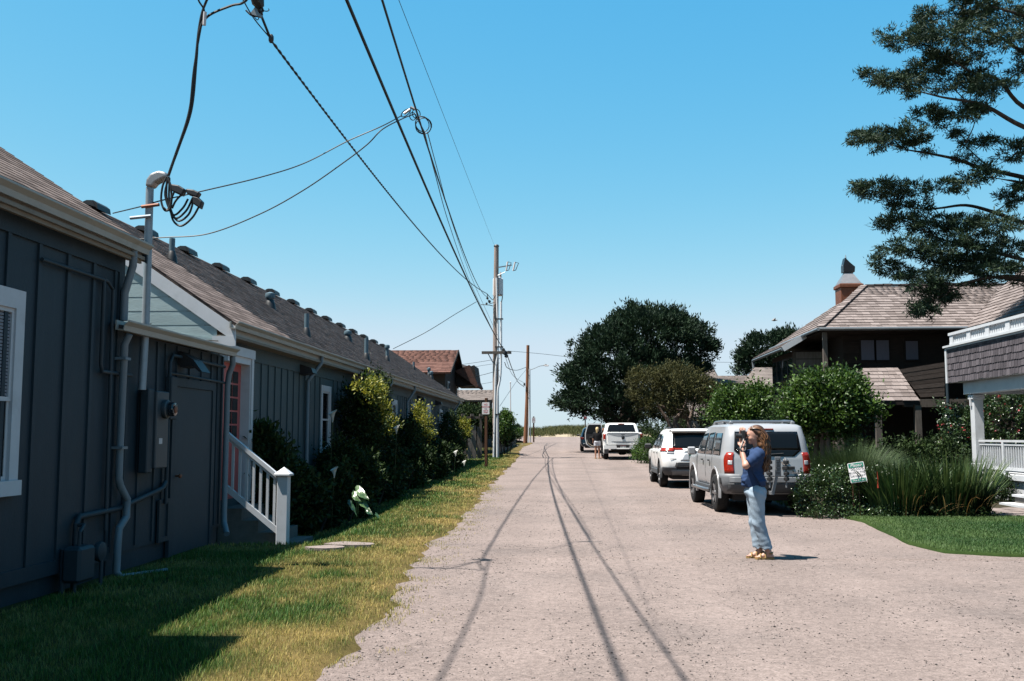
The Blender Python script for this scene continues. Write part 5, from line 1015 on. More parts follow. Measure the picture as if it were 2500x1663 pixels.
for k in range(7): b = MB(); b.box((.1 + k * .48, -.35, 2.27), (.28 + k * .48, .35, 2.40)); b.build('rafter_end', 'grey_wood', gt, local=True)
for x in (.1, 1.6, 3.05): b = MB(); b.box((x - .06, -.06, -.1), (x + .06, .06, 2.15)); b.build('fence_post', 'grey_wood', gt, local=True)
plank_fence('plank_fence', 'low grey plank fence to the right of the pickup', (4.35, 58.5, float(gz(58))), (6.3, 58.0, float(gz(58))), 1.05, 'grey_wood', 14, .13)
# ------------------------------------------------------------------ foliage
def unit(v): return v / np.maximum(np.linalg.norm(v, axis=-1, keepdims=True), 1e-9)
def leaf_mesh(name, P, D, ln, wd, mat, tone, droop=0., parent=None, kind=None, fold=.25):
    """one small pointed leaf per point: P base points, D direction, ln length, wd width"""
    n = len(P); S = unit(np.cross(D, RNG.normal(size=(n, 3)))); Nn = np.cross(S, D); ln = np.broadcast_to(np.asarray(ln, float), n)[:, None]; wd = np.broadcast_to(np.asarray(wd, float), n)[:, None]
    tip = P + D * ln - np.array([0, 0, 1]) * droop * ln; mid = P + D * ln * .5
    V = np.stack([P, mid + S * wd / 2 + Nn * wd * fold, tip, mid - S * wd / 2 + Nn * wd * fold], 1).reshape(-1, 3); k = np.arange(n)[:, None] * 4
    o = new_obj(name, fast_mesh(name, V, np.concatenate([k + [0, 1, 2], k + [0, 2, 3]]), mat, np.repeat(np.clip(tone, 0, 1), 4)), parent)
    if kind: o['kind'] = kind
    return o
def shell_points(blobs, nclump, seed=0, inner=.72, under=.35):
    """clump centres near the surface of ellipsoids (c, r); fewer on undersides; points buried in other blobs dropped"""
    rg = np.random.default_rng(seed); C = np.array([b[0] for b in blobs], float); Rr = np.array([b[1] for b in blobs], float)
    wt = (Rr[:, 0] * Rr[:, 1] + Rr[:, 0] * Rr[:, 2] + Rr[:, 1] * Rr[:, 2]); wt = wt / wt.sum(); m = nclump * 5
    i = rg.choice(len(blobs), m, p=wt); d = unit(rg.normal(size=(m, 3))); k = (d[:, 2] > -.35) | (rg.uniform(size=m) < under); i, d = i[k], d[k]
    ph = rg.uniform(0, 6, len(blobs))[i]; lob = 1 + .13 * np.sin(d[:, 0] * 5 + ph) * np.sin(d[:, 2] * 6 + ph * 2) + .08 * np.sin(d[:, 1] * 9 + ph * 3) * np.sin(d[:, 0] * 11 + ph)
    rad = rg.uniform(inner, 1.06, len(i)) * lob; st = rg.uniform(size=len(i)) < .07; rad = np.where(st, lob * rg.uniform(1.05, 1.24, len(i)), rad); P = C[i] + d * Rr[i] * rad[:, None]
    q = (((P[:, None] - C[None]) / Rr[None]) ** 2).sum(-1); q[np.arange(len(i)), i] = 9; ok = q.min(1) > .55
    P, d = P[ok][:nclump], d[ok][:nclump]; return P, d
def clumped(name, parent, blobs, nclump, per, rc, ln, wd, mat, seed, up=.35, spread=1., tvar=.28, inner=.72, droop=0., kind=None, flat=1., under=.35):
    rg = np.random.default_rng(seed + 99); P, d = shell_points(blobs, nclump, seed, inner, under); n = len(P); ct = rg.uniform(0, 1, n)
    Q = np.repeat(P, per, 0) + rg.normal(size=(n * per, 3)) * rc * np.array([1, 1, flat]) * rg.uniform(.5, 1.3, n * per)[:, None]
    dd = unit(np.repeat(d, per, 0) * .8 + rg.normal(size=(n * per, 3)) * spread + np.array([0, 0, up])); t = np.repeat(ct, per) * .6 + .2 + rg.normal(0, tvar, n * per)
    return leaf_mesh(name, Q, dd, ln * rg.uniform(.6, 1.35, n * per), wd * rg.uniform(.7, 1.3, n * per), mat, t, droop, parent, kind)
def pad(x, y, rx, ry, Y, dr=None):
    """ellipsoid seen at photo pixel (x,y) with pixel radii, hanging at distance Y"""
    s = Y / FPX; c = AY(x, y, Y); return (tuple(c), (rx * s, (dr if dr else rx * s * .8), ry * s))
def limb(parent, P, r, name='limb', mat='bark', n=8, k=5):
    C = catmull(P, k); m = len(C); rs = np.interp(np.linspace(0, 1, m), np.linspace(0, 1, len(r)), r); b = MB(); b.tone = random.random(); b.tube([tuple(p) for p in C], list(rs), n); return b.build(name, mat, parent, smooth=True)

# ---- big cypress at the lane end
CY = 66.; cb = AY(1528, 1080, CY); gy = float(gz(CY))
t = thing('cypress_tree', 'large dark dome shaped shore cypress behind the white pickup', 'tree', (cb[0], CY, gy))
bl = [pad(a[0], a[1] + 13, a[2], a[3] * .94, CY + dy, dr) for (a, dy, dr) in (((1590, 808, 108, 68), 0, 3.4), ((1505, 858, 95, 78), -.5, 3.2), ((1440, 915, 62, 62), 0, 2.4), ((1660, 828, 70, 58), .3, 2.4), ((1418, 962, 52, 36), 0, 1.6), ((1560, 905, 120, 70), -.8, 3.4), ((1478, 965, 90, 46), -.6, 2.6), ((1560, 960, 80, 50), -.4, 2.6), ((1650, 895, 62, 46), 0, 2.0), ((1712, 838, 36, 24), .5, 1.1), ((1384, 968, 24, 17), 0, .8), ((1545, 775, 50, 36), 0, 1.6), ((1640, 780, 44, 34), 0, 1.5), ((1735, 830, 16, 10), .5, .5), ((1690, 885, 42, 18), 0, 1), ((1470, 815, 34, 32), 0, 1.2), ((1408, 900, 26, 26), 0, .9), ((1720, 800, 18, 18), 0, .6))]
clumped('crown', t, bl + [pad(1530, 1000, 70, 40, CY + .6, 2.2), pad(1600, 960, 90, 60, CY + .8, 2.6), pad(1450, 985, 60, 26, CY, 1.6)], 2300, 32, .17, .26, .085, 'leaf_cypress', 3, up=.7, spread=.55, inner=.6)
base = np.array((cb[0], CY, gy - .2))
for PL, r in (([base, AY(1520, 1040, CY), AY(1532, 980, CY), AY(1560, 900, CY), AY(1590, 830, CY)], [.42, .34, .3, .2, .08]), ([AY(1522, 1050, CY), AY(1490, 1010, CY - .4), AY(1460, 975, CY - .6), AY(1430, 940, CY - .5)], [.26, .2, .14, .06]),
              ([AY(1518, 1062, CY), AY(1485, 1035, CY), AY(1470, 1010, CY), AY(1455, 1000, CY)], [.16, .12, .09, .04]), ([AY(1530, 1030, CY), AY(1570, 985, CY), AY(1620, 930, CY), AY(1660, 870, CY)], [.28, .22, .15, .06]), ([AY(1535, 1060, CY + .3), AY(1555, 1010, CY + .3), AY(1560, 950, CY + .3)], [.22, .18, .1])):
    limb(t, PL, r, 'trunk' if r[0] > .4 else 'limb')
# ---- far pine
PYp = 88.; t = thing('pine_tree', 'distant dark pine behind the left end of the shake roof', 'tree', (AY(1880, 1000, PYp)[0], PYp, float(gz(PYp))))
bl = [pad(*a, PYp, dr) for a, dr in (((1870, 848, 52, 26), 2.2), ((1905, 835, 40, 22), 1.8), ((1840, 870, 36, 20), 1.6), ((1890, 880, 60, 22), 2.2), ((1818, 905, 26, 12), 1.1), ((1850, 905, 40, 10), 1.5), ((1815, 880, 14, 10), .6), ((1930, 850, 40, 40), 2))]
clumped('crown', t, bl, 380, 34, .22, .34, .11, 'leaf_cypress', 8, up=.7, spread=.55, inner=.8)
limb(t, [np.array((AY(1880, 1000, PYp)[0], PYp, float(gz(PYp)))), AY(1885, 930, PYp), AY(1875, 850, PYp)], [.4, .3, .1], 'trunk'); limb(t, [AY(1884, 930, PYp), AY(1850, 900, PYp), AY(1820, 885, PYp)], [.2, .12, .05])
# ---- olive brown tree
OY = 46.; ob = AY(1640, 1085, OY); t = thing('tea_tree', 'olive brown small tree with twisting pale trunks right of the cypress', 'tree', (ob[0], OY, float(gz(OY))))
bl = [pad(*a, OY, dr) for a, dr in (((1590, 945, 52, 40), 1.0), ((1650, 930, 58, 36), 1.1), ((1700, 955, 50, 36), 1.0), ((1560, 930, 26, 26), .5), ((1610, 990, 52, 24), 1.0), ((1680, 990, 56, 30), 1.0), ((1640, 965, 70, 34), 1.2), ((1732, 960, 28, 30), .6), ((1600, 915, 14, 18), .3), ((1632, 900, 9, 18), .2), ((1570, 965, 24, 22), .5))]
clumped('crown', t, bl, 620, 26, .11, .13, .045, 'leaf_olive', 14, up=.3, spread=.8, inner=.78)
bp = np.array((ob[0], OY, float(gz(OY)) - .1))
for PL, r in (([bp, AY(1655, 1060, OY), AY(1648, 1030, OY), AY(1668, 1000, OY), AY(1680, 960, OY)], [.14, .12, .10, .08, .04]), ([bp + (.5, 0, 0), AY(1690, 1060, OY), AY(1682, 1035, OY), AY(1690, 1005, OY), AY(1700, 960, OY)], [.14, .12, .10, .07, .03]), ([bp + (-.3, 0, 0), AY(1640, 1060, OY), AY(1632, 1030, OY), AY(1610, 995, OY), AY(1590, 950, OY)], [.12, .10, .08, .06, .03]), ([AY(1640, 1005, OY), AY(1610, 990, OY - .3), AY(1580, 995, OY - .3), AY(1560, 1000, OY - .3)], [.06, .05, .04, .02]), ([AY(1682, 1030, OY), AY(1672, 1005, OY - .3), AY(1655, 1000, OY - .3), AY(1640, 992, OY - .3)], [.06, .05, .04, .02])):
    limb(t, PL, r, 'trunk' if r[0] > .1 else 'limb', 'bark_pale')
# ---- two bright green shrub trees
def shrub_tree(label, Y, pads, trunk, nc, per, ln, seed, rc=.10, mat='leaf_green', stems=((0, 0),)):
    bx = AY(*trunk[0], Y); t = thing('shrub_tree', label, 'tree', (bx[0], Y, float(gz(Y))))
    clumped('crown', t, [pad(a[0], a[1] + 10, a[2] * .88, a[3] * .8, Y, dr * .85) for a, dr in pads], nc, per, rc, ln, ln * .55, mat, seed, up=.35, spread=.8, inner=.5)
    for k, (dx, dy) in enumerate(stems):
        limb(t, [np.array((bx[0] + dx * .3, Y + dy, float(gz(Y)) - .1)), AY(trunk[1][0] + dx * 12, trunk[1][1], Y + dy * .7), AY(trunk[2][0] + dx * 30, trunk[2][1], Y)], [.09, .07, .03], 'trunk', 'bark_pale')
    return t
shrub_tree('bright green shrub tree in front of the dark timber house', 28., [((2030, 950, 78, 46), 1.0), ((1965, 985, 52, 48), .8), ((2085, 985, 52, 36), .8), ((2020, 1010, 70, 40), .9), ((1955, 1030, 40, 32), .6), ((2110, 1000, 30, 26), .5), ((1990, 930, 44, 30), .7), ((2060, 930, 40, 26), .6), ((2055, 1040, 40, 22), .5), ((1925, 1000, 18, 26), .4)], ((2010, 1100), (2008, 1060), (2015, 1000)), 400, 44, .115, 31, rc=.15, stems=((0, 0), (-1, .3), (1, -.2)))
shrub_tree('rounder green shrub tree left of the first one, behind the silver car', 36., [((1815, 985, 62, 46), 1.0), ((1770, 1000, 38, 40), .7), ((1860, 995, 42, 44), .8), ((1815, 1030, 66, 34), 1.0), ((1850, 955, 40, 22), .7), ((1780, 960, 34, 22), .6), ((1880, 1040, 26, 26), .5)], ((1818, 1090), (1815, 1060), (1815, 1000)), 330, 42, .12, 33, rc=.16, stems=((0, 0), (1, .2)))
# ---- spruce whose limbs reach in from the right
SYp = 30.; k_ = .4845
def sp_(x, y, dy=0.): return AY(2000 + x * k_, y * k_, SYp + dy)
tx = AY(2900, 900, SYp + 1)[0]; TY = SYp + 1; t = thing('spruce_tree', 'old spruce reaching long dark limbs over the right side of the sky', 'tree', (tx, TY, .1))
limb(t, [np.array((tx, TY, -.2)), np.array((tx, TY, 6)), np.array((tx - .2, TY, 12)), np.array((tx, TY, 19))], [.55, .45, .32, .05], 'trunk', n=14)
BR = [[(1032, 640), (850, 540), (740, 510), (620, 490), (500, 460), (350, 430), (262, 415)], [(1032, 895), (830, 850), (680, 800), (530, 770), (420, 750), (300, 710), (170, 692)], [(1032, 1125), (880, 1070), (740, 1035), (600, 1050), (480, 1050), (330, 1000), (175, 945)],
      [(1032, 1400), (850, 1400), (700, 1430), (560, 1420), (430, 1440)], [(1032, 540), (900, 400), (780, 370), (650, 290), (500, 215), (355, 210)], [(1032, 260), (900, 180), (750, 130), (640, 100), (505, 70)], [(1032, 80), (850, 30), (690, 0)],
      [(1032, 1310), (800, 1250), (600, 1200), (450, 1120), (325, 1130)], [(1032, 1415), (800, 1385), (640, 1330), (450, 1300), (292, 1350)], [(830, 1400), (700, 1450), (600, 1500), (470, 1560)], [(850, 840), (740, 740), (640, 650), (560, 600)], [(740, 720), (780, 630), (770, 590)], [(1032, 770), (960, 800), (900, 830)], [(880, 1075), (940, 1030), (990, 1000)], [(1032, 925), (930, 905), (845, 890)], [(740, 510), (690, 460), (640, 420)], [(850, 540), (830, 480), (730, 400)], [(680, 1430), (640, 1480), (600, 1560)]]
for k, B in enumerate(BR):
    dy = (k * 37 % 11 - 5) * .12; P = [sp_(x, y, dy) for x, y in B]
    if B[0][0] >= 1032: P = [np.array((tx, TY, P[0][2] - .8)), (np.array((tx, TY, P[0][2] - .8)) + P[0] * 2) / 3 + np.array((0, 0, -.1))] + P
    limb(t, P, [.10, .07, .045, .018, .008] if B[0][0] >= 1032 else [.022, .014, .007], 'limb', 'bark', 7)
PADS = [(680, 190, 250, 70), (760, 260, 200, 60), (900, 80, 170, 80), (470, 395, 170, 40), (600, 330, 170, 60), (850, 440, 130, 60), (540, 570, 90, 45), (740, 565, 100, 36), (290, 680, 125, 32), (450, 670, 95, 40), (985, 760, 90, 70), (865, 715, 50, 30), (300, 945, 140, 44), (450, 960, 110, 44), (650, 940, 100, 46), (780, 895, 90, 36), (1000, 1010, 60, 45), (600, 1130, 240, 55), (850, 1140, 200, 70), (450, 1250, 130, 55), (660, 1260, 230, 70), (930, 1270, 130, 100), (400, 1370, 100, 42), (560, 1440, 110, 42), (830, 1430, 50, 32), (610, 1500, 110, 45), (520, 1570, 70, 40), (960, 200, 110, 90), (1010, 350, 60, 60), (400, 205, 60, 28), (540, 80, 50, 28), (320, 400, 60, 26), (200, 690, 40, 22), (200, 920, 46, 28), (340, 1110, 50, 24), (760, 1330, 200, 60), (900, 1360, 130, 40), (540, 130, 60, 40), (800, 30, 130, 40)]
bl = [(tuple(sp_(x, y, ((i * 29) % 9 - 4) * .15)), (rx * .92 * k_ * SYp / FPX, rx * k_ * SYp / FPX * .7 + .12, ry * .8 * k_ * SYp / FPX)) for i, (x, y, rx, ry) in enumerate(PADS)]
for k, B in enumerate(BR):                                    # sprays along the limbs themselves
    dy = (k * 37 % 11 - 5) * .12; C_ = catmull([sp_(x, y, dy) for x, y in B], 4)
    for j, p in enumerate(C_):
        if j % 2 == 0 and (j > len(C_) * .45 or RNG.uniform() < .25): q = p + RNG.normal(size=3) * .12; bl.append((tuple(q + (0, 0, .12)), (RNG.uniform(.18, .42), RNG.uniform(.2, .45), RNG.uniform(.08, .2))))
clumped('crown', t, bl, 1950, 40, .095, .15, .030, 'leaf_spruce', 41, up=.15, spread=.7, inner=.35, under=.75, flat=.42)
# hidden upper crown out of frame so the tree is whole
bl = [((tx + dx, TY + dy, z), (r, r, .8)) for dx, dy, z, r in ((2, 0, 6.5, 3), (1.5, 2, 9, 3), (2, -2.5, 8, 2.6), (1, 0, 12, 2.6), (.5, 1, 15, 2), (0, 0, 17.5, 1.2))]
clumped('upper_crown', t, bl, 420, 24, .25, .24, .07, 'leaf_spruce', 43, up=.15, spread=.75, inner=.4)

# ---- hedge, grasses, iris beds
def bush(name, label, cat, blobs, nc, per, rc, ln, mat, seed, group=None, inner=.7, wd=.55, stem=True, up=.3):
    c = np.mean([b[0] for b in blobs], 0); t = thing(name, label, cat, (float(c[0]), float(c[1]), float(gz(c[1]))), group=group)
    clumped('foliage', t, blobs, nc, per, rc, ln, ln * wd, mat, seed, up=up, spread=.85, inner=inner)
    if stem:
        for k in range(3): limb(t, [np.array((c[0] + .1 * k - .1, c[1], float(gz(c[1])) - .3)), np.array((c[0] + .25 * (k - 1), c[1] + .1 * k, c[2] * .6)), np.array((c[0] + .4 * (k - 1), c[1], c[2] + .2))], [.03, .022, .01], 'stem', 'bark', 6, 3)
    return t
hb = [((x, y, .42), (.52, .5, .5)) for x, y in ((4.95, 20.0), (5.35, 20.15), (5.75, 20.25), (6.15, 20.3), (5.3, 20.6), (5.8, 20.7))] + [((5.4, 20.1, .6), (.5, .5, .42)), ((4.85, 20.1, .55), (.42, .45, .42)), ((5.9, 20.25, .5), (.45, .4, .42)), ((5.0, 19.55, .15), (.5, .3, .18)), ((5.6, 19.5, .12), (.45, .28, .16)), ((6.1, 19.6, .12), (.4, .25, .18))]
bush('clipped_hedge', 'low glossy green hedge bush around the driveway sign', 'hedge', hb, 900, 30, .055, .052, 'leaf_hedge', 51, inner=.8)
def strands(name, c, n, h, spread, w, mat, seed, parent, seg=5, droop=.9, tone=None):
    rg = np.random.default_rng(seed); a = rg.uniform(0, 2 * np.pi, n); rad = np.sqrt(rg.uniform(0, 1, n)); hh = h * rg.uniform(.6, 1.12, n); lean = spread * rad * rg.uniform(.5, 1.2, n)
    bx = c[0] + .25 * rad[:] * np.cos(a) * c[3]; by = c[1] + .25 * rad * np.sin(a) * c[4]; V = []; Fc = []
    s = np.linspace(0, 1, seg + 1); X = bx[:, None] + np.cos(a)[:, None] * lean[:, None] * s ** 1.7; Y = by[:, None] + np.sin(a)[:, None] * lean[:, None] * s ** 1.7
    Z = c[2] + hh[:, None] * (s - droop * (lean / h)[:, None] * .55 * s ** 3); sd = np.stack([-np.sin(a + .6), np.cos(a + .6), a * 0], 1)
    W = (w * rg.uniform(.6, 1.3, n))[:, None] * (1 - s ** 2.2 * .92); P = np.stack([X, Y, Z], -1); L = P - sd[:, None] * W[..., None] / 2; Rr = P + sd[:, None] * W[..., None] / 2
    V = np.stack([L, Rr], 2).reshape(-1, 3); k = (np.arange(n)[:, None] * (seg + 1) * 2 + np.arange(seg)[None] * 2).ravel()
    tn = np.clip(rg.normal(.4, .3, n), 0, 1) if tone is None else np.full(n, tone)
    return new_obj(name, fast_mesh(name, V, np.stack([k, k + 1, k + 3, k + 2], 1), mat, np.repeat(tn, (seg + 1) * 2)), parent)
t = thing('ornamental_grass', 'feathery fountain of fine ornamental grass behind the hedge', 'grass', (6.25, 22.4, .1)); o = strands('blades', (6.25, 22.4, .1, 2.2, 1.6), 5200, 1.50, 1.05, .009, 'fine_grass', 61, t); o['kind'] = 'stuff'
for k, (cx, cy, n, h) in enumerate(((6.45, 19.75, 720, 1.14), (7.4, 19.85, 820, 1.24))):
    t = thing('iris_clump', ('tall strap leaved iris clump just right of the driveway sign', 'larger strap leaved iris clump nearest the flagstone path')[k], 'plant', (cx, cy, .1))
    o = strands('leaves', (cx, cy, .08, 2.7, 1.5), n, h, .5, .034, 'leaf_iris', 71 + k, t, droop=.7); o['kind'] = 'stuff'
    o = strands('dry_leaves', (cx, cy - .15, .08, 2.8, 1.6), 46, h * .62, .55, .024, 'leaf_dry', 81 + k, t, droop=1.1); o['kind'] = 'stuff'
rdn = np.random.default_rng(4)
for k, (x, lab) in enumerate(((5.95, 'leafy tuft at the bed edge below the driveway sign'), (6.4, 'leafy tuft at the lawn edge before the left iris clump'), (6.95, 'leafy tuft at the lawn edge between the iris clumps'), (7.6, 'leafy tuft at the lawn edge before the right iris clump'))):
    bush('ground_cover', lab, 'plant', [((x, 19.38, .12), (.24, .16, .15)), ((x + .25, 19.4, .1), (.2, .14, .13))], 26, 16, .05, .06, 'leaf_shrub', 90 + k, stem=False)
t = thing('poker_flower', 'red and orange poker flower leaning beside the driveway sign', 'flower', (6.05, 19.35, .1)); p = AY(2144, 1185, 19.35)
b = MB(); b.tube([(p[0] + .12, 19.4, .1), (p[0] + .06, 19.38, .5), tuple(p)], .006, 6); b.build('stem', 'leaf_iris', t); b = MB(); b.tube([tuple(p - (.0, 0, .05)), tuple(p), tuple(p + (.0, 0, .12)), tuple(p + (-.01, 0, .26))], [.02, .017, .011, .004], 8); b.build('flower_spike', 'petal_red', t, smooth=True)
# camellia seen through the porch, low box bushes in front of it
c = AY(2410, 1045, 29.5); t = bush('camellia_bush', 'glossy camellia bush with pink flowers behind the porch post', 'bush', [((c[0] - .5, 29.5, 1.5), (.85, .8, 1.1)), ((c[0] + .5, 29.5, 1.9), (.9, .8, 1.0)), ((c[0], 29.2, 1.0), (1.1, .8, .8)), ((c[0] + 1.3, 29.7, 1.6), (.8, .8, 1.1)), ((c[0] - 1.0, 29.4, .9), (.5, .6, .8))], 620, 28, .09, .085, 'leaf_hedge', 101)
P, d = shell_points([((c[0] - .5, 29.5, 1.5), (.9, .85, 1.15)), ((c[0] + .5, 29.5, 1.9), (.95, .85, 1.05)), ((c[0] - .6, 29.2, 1.0), (.8, .8, .8))], 130, 103, .95)
leaf_mesh('flowers', np.repeat(P, 4, 0), unit(np.repeat(d, 4, 0) + RNG.normal(size=(len(P) * 4, 3))), .06, .05, 'petal_pink', np.full(len(P) * 4, .5), parent=t, kind='stuff')
for k, (x, y, r) in enumerate(((9.75, 23.6, .45), (10.05, 24.6, .5), (9.3, 24.3, .5))): bush('box_bush', ('small dark clipped bush beside the porch steps', 'dark clipped bush under the porch railing', 'dark clipped bush left of the porch post')[k], 'bush', [((x, y, .35), (r, r, .4))], 150, 26, .06, .05, 'leaf_shrub', 111 + k)
# understory on the right
for k, (px_, py_, Y, rx, rz_, mat, lab) in enumerate(((1600, 1068, 48, .9, .7, 'leaf_green', 'bright leafy shrub just right of the pickup'), (1655, 1070, 44, 1.2, .8, 'leaf_shrub', 'dark shrub under the olive tree'), (1720, 1075, 41, 1.1, .8, 'leaf_shrub', 'dark shrub behind the white car roof'), (1790, 1070, 39, 1.2, .9, 'leaf_shrub', 'dark shrub below the rounder green tree'), (1880, 1080, 33, 1.1, .9, 'leaf_shrub', 'dark shrub behind the silver car rack'), (2000, 1090, 29, .9, .6, 'leaf_green', 'leafy shrub at the foot of the bright shrub tree'), (2170, 1090, 26.5, 1.0, .7, 'leaf_shrub', 'dark shrub by the porch posts of the timber house'), (2260, 1085, 27, 1.0, .8, 'leaf_shrub', 'shrub left of the white porch with small flowers'), (1560, 1050, 62, 1.2, 1.0, 'leaf_shrub', 'dark shrub beneath the cypress'), (1620, 1045, 60, 1.6, 1.2, 'leaf_shrub', 'tall dark shrub between cypress and olive tree'), (1925, 1060, 31, .9, 1.3, 'leaf_shrub', 'tall dark shrub left of the bright shrub tree trunk'), (1745, 1040, 47, 1.5, 1.2, 'leaf_shrub', 'tall dark shrub against the pale outbuilding'))):
    c = AY(px_, py_, Y); bush('shrub', lab, 'bush', [((c[0] - rx * .4, Y, gz(Y) + rz_ * .7), (rx * .7, .8, rz_)), ((c[0] + rx * .4, Y + .2, gz(Y) + rz_ * .8), (rx * .7, .8, rz_))], 200, 22, .1, .10, mat, 130 + k)
n = 1500; x = RNG.normal(4.5, .22, n); y = RNG.uniform(45, 57, n); blades('weeds', np.stack([x, y, gz(y)], 1), RNG.uniform(.1, .45, n), RNG.uniform(.02, .04, n), .5, 'dune_blade', RNG.uniform(0, 1, n), 'tall pale weeds along the right edge beside the pickup', 'weeds')
n = 2600; x = RNG.uniform(4.75, 5.1, n); y = RNG.uniform(20.5, 45, n); blades('verge_grass', np.stack([x, y, gz(y)], 1), RNG.uniform(.05, .22, n), RNG.uniform(.012, .02, n), .5, 'blade', RNG.uniform(0, .7, n), 'thin grass along the bed edge beside the parked cars', 'grass')

# ---- shrubs along the long building
XS = -5.0
def lp(x, y, rx, ry, dr=None, X=XS): p = AX(x, y, X); s = p[1] / FPX; return (tuple(p), (dr if dr else min(rx * s * .9, .42), rx * s, ry * s))
def left_bush(label, pads, ypads, nc, seed, X=XS, ln=.085):
    t = bush('shrub', label, 'bush', [lp(*a, X=X) for a in pads], nc, 30, .09, ln, 'leaf_shrub', seed, inner=.7)
    if ypads: clumped('sunlit_yellow_growth', t, [lp(x, y, rx, ry, .22, X + .46) for x, y, rx, ry in ypads], int(nc * .15), 18, .085, ln * 1.05, ln * .5, 'leaf_yellow_sunlit', seed + 1, up=.5, spread=.7, inner=.3)  # yellow clumps on the tops: variegated leaves plus painted sunlight
    return t
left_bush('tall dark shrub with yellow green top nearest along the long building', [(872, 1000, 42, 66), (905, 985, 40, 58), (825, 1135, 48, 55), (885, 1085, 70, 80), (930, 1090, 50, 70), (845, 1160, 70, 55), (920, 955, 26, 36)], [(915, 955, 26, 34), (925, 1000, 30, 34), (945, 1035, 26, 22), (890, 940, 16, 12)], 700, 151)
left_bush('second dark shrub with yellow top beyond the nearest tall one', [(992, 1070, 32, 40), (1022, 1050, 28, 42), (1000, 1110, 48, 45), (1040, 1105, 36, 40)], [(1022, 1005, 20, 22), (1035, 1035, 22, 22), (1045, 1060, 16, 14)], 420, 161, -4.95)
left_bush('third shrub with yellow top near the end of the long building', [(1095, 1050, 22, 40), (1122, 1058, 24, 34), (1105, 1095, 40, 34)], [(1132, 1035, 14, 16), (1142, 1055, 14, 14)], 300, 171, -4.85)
for k, (x, y, rx, ry, X, lab) in enumerate(((700, 1200, 60, 90, -5.0, 'dark leafy plants in shade right of the newel post'), (760, 1230, 60, 70, -4.75, 'low dark foliage below the first window'), (830, 1215, 60, 65, -4.6, 'dark foliage around the big sunlit leaves'), (900, 1180, 60, 60, -4.55, 'dark foliage right of the big sunlit leaves'), (970, 1160, 55, 45, -4.5, 'low shaded shrub beneath the second yellow shrub'), (1035, 1135, 45, 36, -4.45, 'low shaded shrub under the third yellow shrub'), (1085, 1115, 36, 28, -4.4, 'low shaded shrub nearest the no parking sign'), (650, 1120, 40, 70, -5.3, 'dark foliage against the wall right of the pink door'))):
    bush('shrub', lab, 'bush', [lp(x - rx * .3, y, rx * .8, ry, X=X), lp(x + rx * .4, y + ry * .2, rx * .8, ry * .8, X=X)], 210, 24, .09, .11, 'leaf_shrub', 180 + k)
# big leaved plant catching the sun, calla lilies
def broad_leaf(parent, c, ax, ay, tone, name='leaf', mat='leaf_lily'):
    """heart shaped leaf, c centre; ax tip vector, ay half-width vector"""
    c, ax, ay = [np.array(v, float) for v in (c, ax, ay)]; nrm = unit(np.cross(ax, ay)); b = MB(); b.tone = tone; prof = [(-.75, .55), (-.55, .85), (-.25, 1.0), (.1, .92), (.45, .66), (.75, .34), (1., .02)]; P = []
    for u, w in prof:
        for s in (-1, -.5, 0, .5, 1): P.append(tuple(c + ax * u + ay * w * s + nrm * (.18 * abs(s) * np.linalg.norm(ay) + .06 * math.sin(9 * u + 5 * s) * np.linalg.norm(ay) - .25 * u * u * np.linalg.norm(ax))))
    Fc = [(i * 5 + j, i * 5 + j + 1, i * 5 + j + 6, i * 5 + j + 5) for i in range(6) for j in range(4)]; b._add(P, Fc); return b.build(name, mat, parent, smooth=False)
t = thing('big_leaf_plant', 'plant with broad sunlit green leaves at the grass edge below the shrubs', 'plant', (-3.9, 17.3, 0))
for (x, y, X, L, w, ang, tn) in ((882, 1205, -3.72, .30, .17, .2, .7), (885, 1228, -3.68, .32, .17, -.1, 1.0), (870, 1215, -3.8, .26, .15, .5, .5), (925, 1270, -3.55, .26, .13, -.9, .35), (938, 1275, -3.5, .2, .10, .9, .2), (860, 1240, -3.9, .26, .15, -.6, .1), (900, 1250, -3.75, .28, .16, .9, .1)):
    p = AX(x, y, X); broad_leaf(t, p, (L * .55 * math.cos(ang), -L * .3, -L * .35 + L * .3 * math.sin(ang)), (-w * .2, w * .75, w * .55 * math.cos(ang)), tn)
    b = MB(); b.tube([(p[0] - .15, p[1] + .25, float(gz(p[1])) - .1), tuple((p + np.array((-.1, .2, .12)))), tuple(p)], .008, 6); b.build('stalk', 'leaf_iris', t)
for k, (x, y, X, lab) in enumerate(((812, 1018, -4.9, 'tall white calla lily in front of the first window'), (816, 1155, -4.3, 'white calla lily in the dark shrubs above the sunlit leaves'), (1112, 1108, -3.75, 'round white calla lily near the no parking sign'), (1133, 1132, -3.7, 'lowest white lily at the grass edge near the no parking sign'), (968, 1050, -4.1, 'small white lily between the two yellow shrubs'))):
    p = AX(x, y, X); t = thing('calla_lily', lab, 'flower', (float(p[0]), float(p[1]), float(gz(p[1])))); s = 1.25 if k == 0 else 1.
    b = MB(); P = []
    for r_, h_ in ((.010, -.09), (.022, -.02), (.045, .05), (.075, .085)):
        for j in range(9): a = 2 * math.pi * j / 9; P.append((p[0] + s * r_ * math.cos(a), p[1] + s * r_ * math.sin(a), p[2] + s * (h_ + .04 * (r_ / .075) * math.cos(a - .6))))
    b._add(P, [(i * 9 + j, i * 9 + (j + 1) % 9, i * 9 + 9 + (j + 1) % 9, i * 9 + 9 + j) for i in range(3) for j in range(9)]); b.build('spathe', 'petal_white', t, smooth=True)
    b = MB(); b.tube([(p[0] - .05, p[1] + .05, float(gz(p[1])) - .2), (p[0] - .03, p[1] + .03, (p[2] + gz(p[1])) / 2), (p[0], p[1], p[2] - .08)], .009, 6); b.build('stalk', 'leaf_iris', t)
